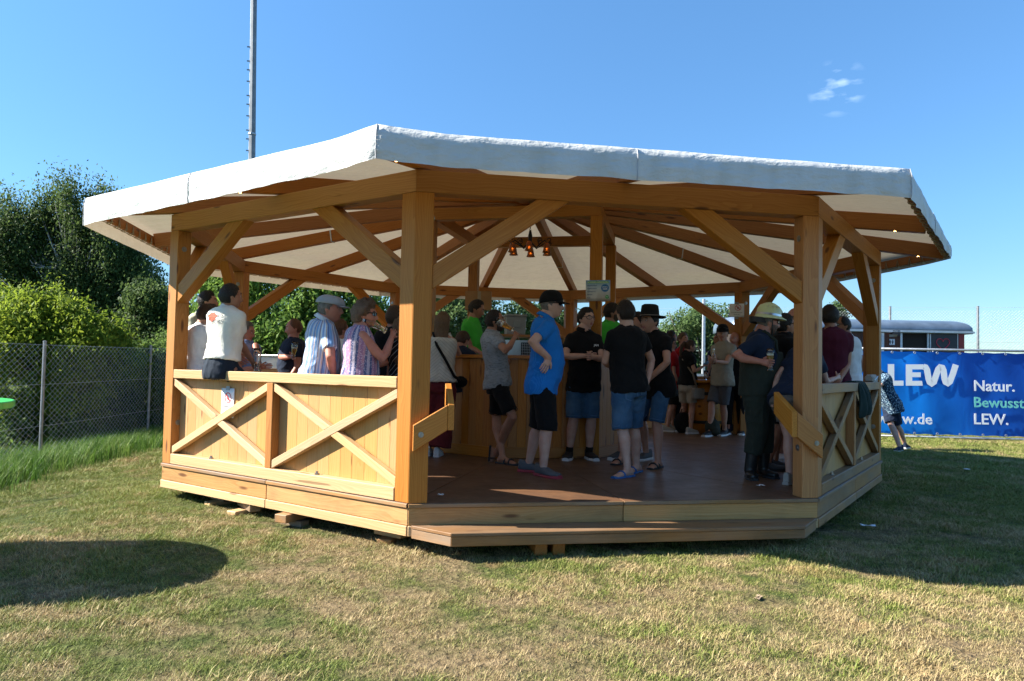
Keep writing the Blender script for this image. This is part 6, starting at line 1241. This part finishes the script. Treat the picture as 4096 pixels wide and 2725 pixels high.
# --- helmet man and the right railing
def p23x(i):
    hp = i['hp']; mb = MB(); hm = plain('helmet luminous paint', (.62, .66, .36), .35, var=.05); rings = []
    prof = [(.150, .125, .028), (.150, .125, .034), (.122, .103, .052), (.115, .099, .075), (.108, .093, .12), (.09, .078, .152), (.055, .048, .168), (.0001, .0001, .172)]
    for k, (a, b, z) in enumerate(prof): rings.append([hp((a + (.018 if k < 2 else 0) * cos(t_)) * cos(t_) - .004, b * sin(t_), z + (.008 * cos(t_) if k < 3 else 0)) for t_ in np.linspace(0, 2 * pi, 33)[:-1]])
    mb.loft(rings, False); h = obj('helmet', mb, hm, i['root'], smooth=True); m2 = MB(); m2.loft([[hp((.1205 - q * .003) * cos(t_) - .004, (.1035 - q * .003) * sin(t_), z) for t_ in np.linspace(0, 2 * pi, 33)[:-1]] for q, z in ((0, .058), (1, .078))], False); obj('reflective_band', m2, M['silver'], h, smooth=True)
    m2 = MB(); m2.tube([hp(.112 * cos(t_), .097 * sin(t_), .168 - .058 * abs(cos(t_)) ** 3) for t_ in (0, .0001)] + [hp(x, 0, .176 - 5.6 * x * x * .9) for x in np.linspace(.10, -.10, 11)], .012, 6); obj('crest', m2, hm, h, smooth=True)
    for t_ in (1.2, 1.6, 2.0, -1.2, -1.6, -2.0): m3 = MB(); m3.ball(hp(.098 * cos(t_), .084 * sin(t_), .135), .008, 6); obj('rivet', m3, M['silver'], h)
    m2 = MB(); m2.loft([[hp(-.06 + .02 * k + .10 * cos(t_) * (1 + .12 * k) - .02, .105 * (1 + .15 * k) * sin(t_), .025 - .05 * k) for t_ in np.linspace(1.5, 2 * pi - 1.5, 15)] for k in (0, .5, 1.0)], False, closed=False); obj('neck_guard', m2, M['black'], h, smooth=True)
    m2 = MB(); m2.tube([hp(.01, .085, .02), hp(.03, .072, -.06), hp(.045, .03, -.115), hp(.045, -.03, -.115), hp(.03, -.072, -.06), hp(.01, -.085, .02)], .006, 5); obj('chin_strap', m2, M['black'], h); glasses(i)
    # bib of the waders and its straps
    b, f, r, N, P = i['base'], i['fwd'], i['rgt'], i['NK'], i['PEL']; u = np.array([0, 0, 1.0]); bm_ = MB(); ax = N - P
    rings = [ell(P + ax * t_ + f * .035 * (1 - abs(t_ - .25)) - b, r, f, w, d, 18) for t_, w, d in ((-.25, .225, .185), (.1, .232, .205), (.3, .228, .215), (.46, .19, .215), (.62, .115, .20))]; bm_.loft(rings); V, F = remesh(bm_, .0135, 4, .014); me = bpy.data.meshes.new('bib'); me.from_pydata(V.tolist(), [], F); bib = obj('bib', me, CL['olive'], i['root'], smooth=True)
    for s in (1, -1): m2 = MB(); m2.tube([p - b for p in (P + ax * .58 + f * .165 + r * .09 * s, P + ax * .82 + f * .145 + r * .10 * s, N - ax * .02 + r * .105 * s + f * .03 + u * .012, N - ax * .12 - f * .11 + r * .085 * s, P + ax * .6 - f * .15 + r * .02 * s)], .016, 6); obj('strap', m2, CL['olive'], bib, smooth=True)
    for q in range(3):
        c = P + r * .185 + f * .10 - b + u * (.02 - .055 * q); m2 = MB(); m2.ball(c, .011, 8); obj('button', m2, M['silver'], bib)
    kn = i['LEG'][0][1]; hip = i['LEG'][0][0]; m2 = MB(); m2.box(hip * .35 + kn * .65 + r * .095 - b, (.13, .03, .17), np.array([f, r, u]).T); o = obj('cargo_pocket', m2, CL['olive'], i['root']); m_ = o.modifiers.new('b', 'BEVEL'); m_.width = .012; m_.segments = 2
g23 = person('man in a pale yellow fire helmet, olive waders and rubber boots holding a beer', feet=[(2998, 1912), (3052, 1905)], toes=[(3030, 1932), (3110, 1918)], face=-30, sh=-35, hface=-12, pel=(3022, 1560), neck=(3042, 1336), head=(3072, 1288), nod=8, H=1.80, fat=.75, shirt='navy', sleeve=.75, hem=-.15, bottom='olive', blen=1.62, bw=1.15, skin_='ruddy', hair='grey', hl=.008, beard='stubble', arms=(('p', (2938, 1428, -1), (3040, 1446, -1)), ('b', (.3, .25, -1), (.6, -.1, -.6))), hands=('grip', 'relax'), shoes=('boot', 'rubber', 'sole_dark'), extra=p23x)
h_ = g23['HND'][0]; beer_glass('full wheat beer glass held by the man in the fire helmet', h_[4] + h_[2] * .035 - np.array([0, 0, .075]), (0, 0, 1), .68, group='wheat beer glasses in hands')
person('man in a black T-shirt and sunglasses behind the fire helmet', feet=[(3068, 1884), (3098, 1876)], face=-5, hface=0, pel=(3130, 1545), neck=(3138, 1345), head=(3140, 1302), dep=8.0, H=1.78, shirt='black', bottom='black', blen=.95, hair='hair_dark', hstyle='high', skin_='tan', shoes=('low', 'shoe_grey', 'sole_dark'), extra=lambda i: glasses(i), vox=.014)
person('bald man in sunglasses and striped white trainers mostly behind the front post', feet=[(3062, 1850), (3128, 1842)], toes=[(3040, 1852), (3100, 1850)], face=180, hface=185, pel=(3150, 1530), neck=(3188, 1330), head=(3180, 1276), H=1.80, dep=8.45, shirt='navy', bottom='black', blen=.95, hair=None, skin_='ruddy', shoes=('low', 'shoe_white', 'sole_white'), extra=lambda i: glasses(i), vox=.014)
def p26x(i): mb = MB(); w, d = i['ARM'][1][2], nrm(i['ARM'][1][2] - i['ARM'][1][1]); mb.tube([w - d * .03 - i['base'], w + d * .002 - i['base']], .033, 12); obj('bracelet', mb, CL['canvas_beige'], i['root'])
person('person in a navy T-shirt and taupe shorts bent over the railing behind the front post', feet=[(3190, 1925), (3158, 1938)], face=35, sh=70, hface=60, pel=(3165, 1585), neck=(3228, 1415), head=(3240, 1352), H=1.66, female=True, dep=6.95, nd=.30, auto=False, shirt='navy', sleeve=.6, hem=.10, bottom='taupe', blen=.55, skin_='pale', hair='brown', hl=.02, arms=(('p', (3306, 1528, 1), (3346, 1512, 1)), ('p', (3112, 1505, -1), (3092, 1580, -1))), shoes=('low', 'canvas_beige', 'canvas_beige'), extra=p26x, kpole=[(1, .3, 0), (1, .3, 0)])
D27 = dside(3345, 1480, 2, -.30)
person('man in a maroon T-shirt seen from behind at the right railing', dep=D27, face=55, hface=70, sh=60, pel=(3330, 1560), neck=(3325, 1325), head=(3318, 1268), H=1.84, shirt='maroon', hem=.18, bottom='denim_dark', skin_='tan', hair='hair_dark', hl=.016, arms=(('p', (3390, 1470, 1), (3360, 1515, -1)), ('b', (.4, .2, -1), (1, 0, -.1))), hands=('flat', 'relax'), vox=.0135, shoes=('low', 'shoe_black', 'sole_white'))
D28 = dside(3415, 1480, 2, -.42)
def p28x(i): glasses(i); mb = MB(); w, d = i['ARM'][0][2], nrm(i['ARM'][0][2] - i['ARM'][0][1]); mb.tube([w - d * .035 - i['base'], w - d * .005 - i['base']], .031, 12); obj('watch', mb, M['black'], i['root'])
person('man in a white T-shirt and sunglasses with a watch at the right railing', dep=D28, face=120, hface=170, sh=110, pel=(3405, 1560), neck=(3396, 1355), head=(3370, 1304), H=1.78, shirt='white', hem=.15, bottom='denim_dark', skin_='tan', hair='hair_dark', hl=.010, hstyle='receding', arms=(('p', (3448, 1460, -1), (3432, 1512, 1)), None), hands=('flat', 'relax'), extra=p28x, vox=.0135, shoes=('low', 'shoe_black', 'sole_white'))
person('man in a blue leaf-print shirt and navy shorts leaning in from outside the right end', feet=[(3600, 1806), (3622, 1796)], toes=[(3560, 1812), (3640, 1790)], z0=GZ, face=172, sh=172, hface=172, pel=(3572, 1640), neck=(3528, 1500), head=(3495, 1470), H=1.78, knees=[None, None], kpole=[(-1, .2, 0), (-1, -.2, 0)], shirt='floral_blue', hem=.12, bottom='navy', blen=.9, bw=1.08, skin_='pale', hair='brown', fat=.2, arms=(('b', (.8, .1, -.7), (.9, 0, .3)), ('b', (.8, .1, -.7), (.9, 0, .3))), shoes=('low', 'navy', 'sole_white'))
# ------------------------------------------------------------------ signs, timber blocks and small things
def sign_frame(c, n, upv=(0, 0, 1)):
    n = nrm(n); u = np.array(upv, float); u = nrm(u - n * (u @ n)); r = np.cross(u, n); return np.array([r, u, n]).T
def no_leaf(par, A, c, R, off=.003):
    A = np.array(A); c = np.array(c)
    def P(x, y, z=0): return c + A @ np.array([x, y, off + z])
    mb = MB(); m_ = 28; mb.add([P(R * cos(q), R * sin(q)) for q in np.linspace(0, 2 * pi, m_ + 1)[:-1]] + [P(R * .84 * cos(q), R * .84 * sin(q)) for q in np.linspace(0, 2 * pi, m_ + 1)[:-1]], [(j, (j + 1) % m_, m_ + (j + 1) % m_, m_ + j) for j in range(m_)])
    d = R * .9 * .7071; w = R * .075; mb.add([P(-d - w, d - w, .001), P(-d + w, d + w, .001), P(d + w, -d + w, .001), P(d - w, -d - w, .001)], [(0, 1, 2, 3)]); obj('ban_ring', mb, M['red'], par, recalc=False)
    lf = MB()
    for a, l in ((90, .68), (50, .58), (130, .58), (12, .46), (168, .46), (-28, .28), (208, .28)):
        a = rad(a); dv = np.array([cos(a), sin(a)]) * R; sv = np.array([-sin(a), cos(a)]) * R * .085; b0 = np.array([0, -R * .22]); pts = [b0, b0 + dv * l * .45 + sv, b0 + dv * l, b0 + dv * l * .45 - sv]; lf.add([P(*p) for p in pts], [(0, 1, 2, 3)])
    lf.add([P(-.03 * R, -.22 * R), P(.03 * R, -.22 * R), P(.03 * R, -.6 * R), P(-.03 * R, -.6 * R)], [(0, 1, 2, 3)]); obj('leaf_symbol', lf, M['ink'], par, recalc=False)
def sheet_obj(par, A, c, w, h, mat, curl=.006, name='sheet'):
    mb = MB(); rows_ = []
    for j in range(7): rows_.append([np.array(c) + A @ np.array([(i / 6 - .5) * w, (j / 6 - .5) * h, curl * (abs(i / 3 - 1) ** 2 + .5 * abs(j / 3 - 1) ** 2)]) for i in range(7)])
    b = len(rows_); mb.loft(rows_, False, closed=False); o = obj(name, mb, mat, par, smooth=True, recalc=False); s = o.modifiers.new('s', 'SOLIDIFY'); s.thickness = .0012; s.offset = 0; return o
n0, _ = side_axes(0); c = at_plane(914, 1612, side_pt(0, 0, -.0868, 0), n0) + n0 * .004; A = sign_frame(c, n0)
s1 = thing('paper_sign', 'white paper no-cannabis sign taped inside the left railing panel', 'sign', tuple(c), 'paper no-cannabis signs'); sheet_obj(s1, A, (0, 0, 0), .205, .285, M['paper'], .004); no_leaf(s1, A, A @ np.array([0, .05, .002]), .052, .003)
text_mesh('Cannabiskonsum', .0265, M['ink'], 'lettering', s1, bmat(A, A @ np.array([0, -.035, .0045])), .0003); text_mesh('Verboten', .0265, M['ink'], 'lettering', s1, bmat(A, A @ np.array([0, -.075, .0045])), .0003)
mb = MB(); mb.add([A @ np.array(q) for q in ((-.03, .125, .008), (.03, .125, .008), (.03, .162, .006), (-.03, .162, .006))], [(0, 1, 2, 3)]); obj('tape', mb, plain('grey tape', (.28, .32, .36), .5), s1, recalc=False)
vE = vtx(4, ri - .02); nE = nrm((CAM - vE) * np.array([1, 1, 0])); c = at_depth(2947, 1242, depth_of(vE) - .13); A = sign_frame(c, nE)
s2 = thing('paper_sign', 'white no-cannabis sign taped to the far right back post', 'sign', tuple(c), 'paper no-cannabis signs'); sheet_obj(s2, A, (0, 0, 0), .235, .225, M['paper'], .006); no_leaf(s2, A, A @ np.array([.02, .045, .003]), .05, .004); text_mesh('Cannabiskonsum', .026, M['ink'], 'lettering', s2, bmat(A, A @ np.array([0, -.035, .006])), .0003); text_mesh('Verboten', .026, M['ink'], 'lettering', s2, bmat(A, A @ np.array([0, -.07, .006])), .0003); mb = MB(); mb.box(A @ np.array([0, .12, .004]), (.06, .04, .002), A); obj('tape', mb, M['grey_plastic'], s2); mb = MB(); mb.box(A @ np.array([0, -.125, .004]), (.06, .04, .002), A); obj('tape', mb, M['grey_plastic'], s2)
# drinks poster on the inner post
p_ = IC[1] * 1.0; cp = at_depth(2392, 1163, depth_of(p_) - .10); nP = nrm((CAM - cp) * np.array([1, 1, 0])); A = sign_frame(cp, nP, (-.02, 0, 1))
po = thing('drinks_poster', 'drinks price poster with a blue star hung on the inner bar post', 'poster', tuple(cp)); t = NT('poster sky print'); tc = t.n('TexCoord'); sx = t.n('SeparateXYZ'); t.t.links.new(tc.outputs['Object'], sx.inputs[0]); nz = t.noise(t.obj_co(), 12, 4)
mr = t.n('MapRange'); t.t.links.new(sx.outputs[2], mr.inputs[0]); mr.inputs[1].default_value = -.12; mr.inputs[2].default_value = .12; c_ = t.ramp(mr.outputs[0], [(0, (.36, .29, .24)), (.35, (.42, .40, .38)), (.6, (.45, .52, .58)), (1, (.10, .28, .5))]); M['poster'] = t.p(base=t.mix(t.ramp(nz, [(.5, 0.0), (.7, .4)]), c_, (.62, .62, .62)), rough=.35)
sheet_obj(po, A, (0, 0, 0), .285, .245, M['poster'], .004, 'poster_sheet')
def pp(x, y, z=.006): return A @ np.array([x, y, z])
mb = MB(); mb.box(pp(0, .098, .0045), (.262, .022, .001), A); obj('green_banner', mb, plain('leaf green print', (.12, .36, .06), .5), po)
PT = plain('poster white', (.8, .8, .8), .5, var=.02); PB = plain('poster navy', (.02, .06, .18), .5); BL = plain('poster blue', (.02, .13, .36), .4)
text_mesh('IN UNSEREM WEIZENKARUSSELL', .0165, PT, 'lettering', po, bmat(A, pp(0, .098, .0058)), .0003, .0002)
for i, s in enumerate(('WEINSCHORLE', 'WEINSCHORLE', 'DESPERADOS', 'WEIZEN', 'RUSS')): text_mesh(s, .0165, PB, 'lettering', po, bmat(A, pp(-.128, .06 - .036 * i, .0058)), .0003, .0003, 'LEFT')
for i, s in enumerate(('süß-sauer', 'rot-weiß', 'vom fass')): text_mesh(s, .009, BL, 'lettering', po, bmat(A, pp(-.128, .046 - .036 * i, .0058)), .0003, 0, 'LEFT')
mb = MB(); ring = [pp(.082 + (.05 if j % 2 else .043) * cos(2 * pi * j / 36), .03 + (.05 if j % 2 else .043) * sin(2 * pi * j / 36), .0056) for j in range(36)]; mb.add(ring, [tuple(range(36))]); obj('star_badge', mb, BL, po, recalc=False)
text_mesh('JE 0,33 L', .017, PT, 'lettering', po, bmat(A, pp(.082, .042, .007)), .0003, .0003); text_mesh('3,50€', .023, PT, 'lettering', po, bmat(A, pp(.082, .018, .007)), .0003, .0004)
mb = MB(); mb.add([pp(.105 + .022 * cos(q), -.075 + .022 * sin(q), .0056) for q in np.linspace(0, 2 * pi, 19)[:-1]], [tuple(range(18))]); obj('round_badge', mb, plain('badge green', (.05, .30, .08), .5), po, recalc=False); text_mesh('PFAND', .010, PT, 'lettering', po, bmat(A, pp(.105, -.07, .007)), .0002); text_mesh('2€', .010, PT, 'lettering', po, bmat(A, pp(.105, -.082, .007)), .0002)
mb = MB(); mb.ball(pp(0, .118, .008), .005, 8); obj('pin', mb, M['silver'], po)
# V-shaped bracket boards at the two posts of the open side
n1, t1 = side_axes(1)
for s in (1, -1):
    zz = [(1.70, .60), (1.44, .76), (1.44, .565), (1.70, .40)] if s < 0 else [(1.735, .54), (1.50, .73), (1.50, .52), (1.735, .34)]
    br = extrude('bracket_board', [side_pt(1, s * a, .004, z) for a, z in zz], n1 * .05, side_pt(1, -s, 0, .6) - side_pt(1, 0, 0, 0), M['honey'], pav, .004)
    xa = zz[1][0] - .002; q = [(.054, zz[1][1] + .002), (-.24, zz[1][1] + .16), (-.24, zz[1][1] - .03), (.054, zz[2][1] - .002)]
    extrude('bracket_board', [side_pt(1, s * xa, o_, z) for o_, z in q], -t1 * s * .05, -n1 + np.array([0, 0, .6]), M['honey'], pav, .004)
    c = side_pt(1, s * (zz[0][0] - .06), .0545, zz[3][1] + .13); mb = MB(); mb.lathe([(0, .010), (.013, .010), (.014, .004), (.022, .004), (.022, 0)], n=12, M=np.array([t1, [0, 0, 1], n1]).T); obj('bolt', mb, M['bolt'], pav, loc=tuple(c))
# packing timbers under the platform
def block(label, x, y, z, L, w, h, ang, mat='oldblock'):
    o = thing('timber_block', label, 'timber block', (x, y, z), 'packing timbers under the platform', rad(ang)); beam('timber', (-L / 2, 0, h / 2), (L / 2, 0, h / 2), w, h, M[mat], o, bev=.005); return o
def on_ab(t, out): p = side_pt(0, t, out, 0); return p[0], p[1]
gz = lambda x, y: float(ground_z(x, y)) - .01
HB_ = ZB - .004
def stack(t, out, items, ang, first):
    x, y = on_ab(t, out); z = gz(x, y); nm = ('lower', 'middle', 'upper')
    for i, (L, w, h, da, dx) in enumerate(items):
        hh = h if i < len(items) - 1 else max(.02, HB_ - z); block('%s packing timber of the pile %s' % (nm[min(i, 2)], first), x + dx, y, z, L, w, hh, ang + da, ('oldblock', 'weath', 'pale')[(i + int(t * 10)) % 3]); z += hh + .001
stack(-1.0, -.22, [(.30, .11, .05, 0, 0), (.26, .10, .05, 90, 0)], 40, 'nearest the left corner under the platform')
stack(-.42, -.10, [(.36, .12, .055, 6, 0), (.42, .10, .05, 70, .02)], 45, 'under the middle of the left railing')
stack(.30, -.08, [(.26, .10, .055, 95, 0), (.36, .13, .045, 10, 0)], 45, 'between the left railing and the front corner post')
stack(1.35, -.22, [(.30, .12, .055, 20, 0), (.30, .12, .05, 90, 0)], 45, 'at the front left corner post')
for x, lb in ((-.72, 'left'), (-.58, 'right')): block('%s of the two squared timbers under the front step' % lb, x, -4.22, gz(x, -4.2), .30, .095, -.262 - gz(x, -4.2), 90, 'honey_dark')
for k, t_ in ((2, -.6), (2, .7), (3, 0), (7, .6)):
    p = side_pt(k, t_, -.3, 0); block({(2, -.6): 'packing timber under the right railing near the front corner', (2, .7): 'packing timber under the right railing near the far corner', (3, 0): 'packing timber under the back right open side', (7, .6): 'packing timber under the left open side'}[(k, t_)], p[0], p[1], gz(p[0], p[1]), .3, .14, HB_ - gz(p[0], p[1]), 30)
# things on the railings
q = at_z(1026, 1485, .9675); beer_glass('empty wheat beer glass standing on the left railing beside the sitting man', (q[0], q[1], .9675), fill=0, h=.235, group='glasses on the railings')
n2, t2 = side_axes(2)
def rail_t(px, py, out=-.05): p = at_plane(px, py, side_pt(2, 0, out, 0), n2); return float(p @ t2)
tj = rail_t(3425, 1530); jk = thing('jacket', 'dark green jacket hung over the right railing', 'jacket', tuple(side_pt(2, tj, -.05, .967))); bb = side_pt(2, tj, -.05, .967); rows_ = []
path = [(-.13, -.34), (-.125, -.20), (-.12, -.06), (-.10, .004), (-.05, .022), (.03, .02), (.06, .0), (.085, -.08), (.11, -.18), (.12, -.28), (.095, -.36)]
for j in range(17):
    u = (j / 16 - .5); rows_.append([t2 * (u * (.36 + .10 * (k / 10)) + .025 * sin(k * 1.3 + j * .9)) + n2 * (o_ + (.038 * sin(u * 26 + k * .5) + .02 * fnoise(u * 6, k * .6, 1)) * (1 if abs(k - 4.5) > 1.8 else .15)) + np.array([0, 0, z + .05 * fnoise(u * 3, 4.0, k * .2) * (abs(k - 4.5) > 3)]) for k, (o_, z) in enumerate(path)])
mb = MB(); mb.loft(rows_, False, closed=False); o = obj('cloth', mb, cloth('dark green jacket cloth', (.018, .036, .034)), jk, smooth=True, recalc=False); s = o.modifiers.new('s', 'SOLIDIFY'); s.thickness = .02; sb_ = o.modifiers.new('u', 'SUBSURF'); sb_.levels = 1; sb_.render_levels = 1
tp_ = rail_t(3487, 1515); pc = side_pt(2, tp_, -.055, .968); pw = thing('pouch', 'beige zipped pouch lying on the right railing beside the end post', 'pouch', tuple(pc)); mb = MB(); A = np.array([t2, -n2, [0, 0, 1]]).T
mb.loft([[A @ np.array([x, y * w, .045 + z * h]) for y, z in ((-1, -1), (1, -1), (1.1, .2), (.5, 1), (-.5, 1), (-1.1, .2))] for x, w, h in ((-.17, .035, .03), (-.14, .05, .045), (.14, .05, .045), (.17, .035, .03))]); obj('bag', mb, CL['canvas_beige'], pw, smooth=False); mb = MB(); mb.tube([A @ np.array([-.13, -.055, .02]), A @ np.array([.10, -.058, .07])], .005, 5); obj('zip', mb, M['silver'], pw)
# standing table with glasses at the right back
bt = thing('standing_table', 'wooden standing table among the people at the right back', 'table', (3.5, 1.85, 0)); mb = MB(); mb.lathe([(.0, .86), (.34, .86), (.35, .875), (.35, .90), (.34, .91), (0, .91)], n=24); obj('table_top', mb, M['bar'], bt); mb = MB(); mb.lathe([(.24, 0), (.28, .2), (.29, .43), (.28, .66), (.24, .86)], n=18, cap=True); obj('barrel', mb, M['bar'], bt, smooth=True)
for z in (.18, .66): mb = MB(); mb.lathe([(.287, z), (.293, z + .02), (.29, z + .05)], n=20); obj('hoop', mb, M['iron'], bt, smooth=True)
for i, (x, y, fl) in enumerate(((-.05, -.12, .2), (.12, -.05, .5), (-.18, .05, 0))): beer_glass(('glass with a little beer on the standing table', 'half full beer glass on the standing table', 'empty glass on the standing table')[i], (3.5 + x, 1.85 + y, .911), fill=fl, tall=False, h=.16, group='glasses on the standing table')
def bag(label, x, y, s, mat):
    o = thing('backpack', label, 'backpack', (x, y, 0), 'bags on the floor'); mb = MB(); mb.ball((0, 0, .17 * s), (.17 * s, .12 * s, .19 * s), 14); mb.ball((.02, -.1 * s, .11 * s), (.11 * s, .06 * s, .09 * s), 12); V, F = remesh(mb, .018, 3, .02); V[:, 2] = np.maximum(V[:, 2], .002); me = bpy.data.meshes.new('pack'); me.from_pydata(V.tolist(), [], F); obj('pack', me, CL[mat], o, smooth=True); mb = MB(); mb.tube([(-.05, 0, .33 * s), (-.03, 0, .40 * s), (.03, 0, .40 * s), (.05, 0, .33 * s)], .009, 5); obj('handle', mb, CL['black'], o); return o
bag('dark backpack on the floor at the foot of the standing table, left one', 3.15, 1.95, 1.0, 'black'); bag('grey-green bag on the floor beside the standing table', 3.42, 1.40, .8, 'olive'); bag('navy backpack on the floor right of the standing table', 3.95, 1.9, .95, 'navy')
# green standing table that reaches into the frame at the left
gt = thing('green_table', 'green topped standing table reaching in at the left edge', 'table', (-5.75, -4.2, float(ground_z(-5.75, -4.2)))); zt = .745 - float(ground_z(-5.75, -4.2))
ring = []
for q in np.linspace(-pi / 2, pi / 2, 15): ring.append((.42 + .80 * cos(q), .80 * sin(q)))
for q in np.linspace(pi / 2, 3 * pi / 2, 15): ring.append((-.55 + .80 * cos(q), .80 * sin(q)))
extrude('table_top', [np.array([x, y, zt - .05]) for x, y in ring], (0, 0, .05), (1, 0, 0), M['greenpaint'], gt, .006)
for x, y in ((.30, .35), (.30, -.35), (-.5, .35), (-.5, -.35)): mb = MB(); mb.tube([(x * 1.1, y * 1.1, 0), (x, y, zt - .05)], .018, 8); obj('leg', mb, M['white'], gt, smooth=True)
# litter
def litter(label, px, py, z, L, w, col, par_name='paper_scrap'):
    p = at_z(px, py, z); g = np.random.default_rng(int(px)); mb = MB(); rows_ = [[np.array([(i / 5 - .5) * L, (j / 3 - .5) * w + .01 * g.normal(), .012 + .012 * g.random()]) for i in range(6)] for j in range(4)]; mb.loft(rows_, False, closed=False); o = obj(par_name, mb, plain(label[:12], col, .6, var=.3, sc=60), None, loc=(p[0], p[1], z + (.02 if z < -.1 else 0)), recalc=False); o.rotation_euler = (0, 0, g.random() * 3); tag(o, label, 'litter', 'litter'); s = o.modifiers.new('s', 'SOLIDIFY'); s.thickness = .002
litter('crumpled white wrapper on the shaded grass right of the pavilion', 3472, 2117, GZ, .13, .05, (.6, .62, .66)); litter('small white paper scrap on the floor by the rubber boots', 3042, 1949, 0.001, .07, .03, (.7, .7, .7)); litter('tiny white scrap on the pavilion floor beside the left post', 1762, 1986, 0.001, .05, .02, (.65, .65, .65)); litter('dry brown leaf lying on the sunlit lawn below the step', 3032, 2412, GZ - .012, .09, .035, (.27, .20, .13), 'fallen_leaf'); litter('white scrap far out on the pitch grass', 3868, 1886, GZ, .08, .05, (.7, .7, .7))
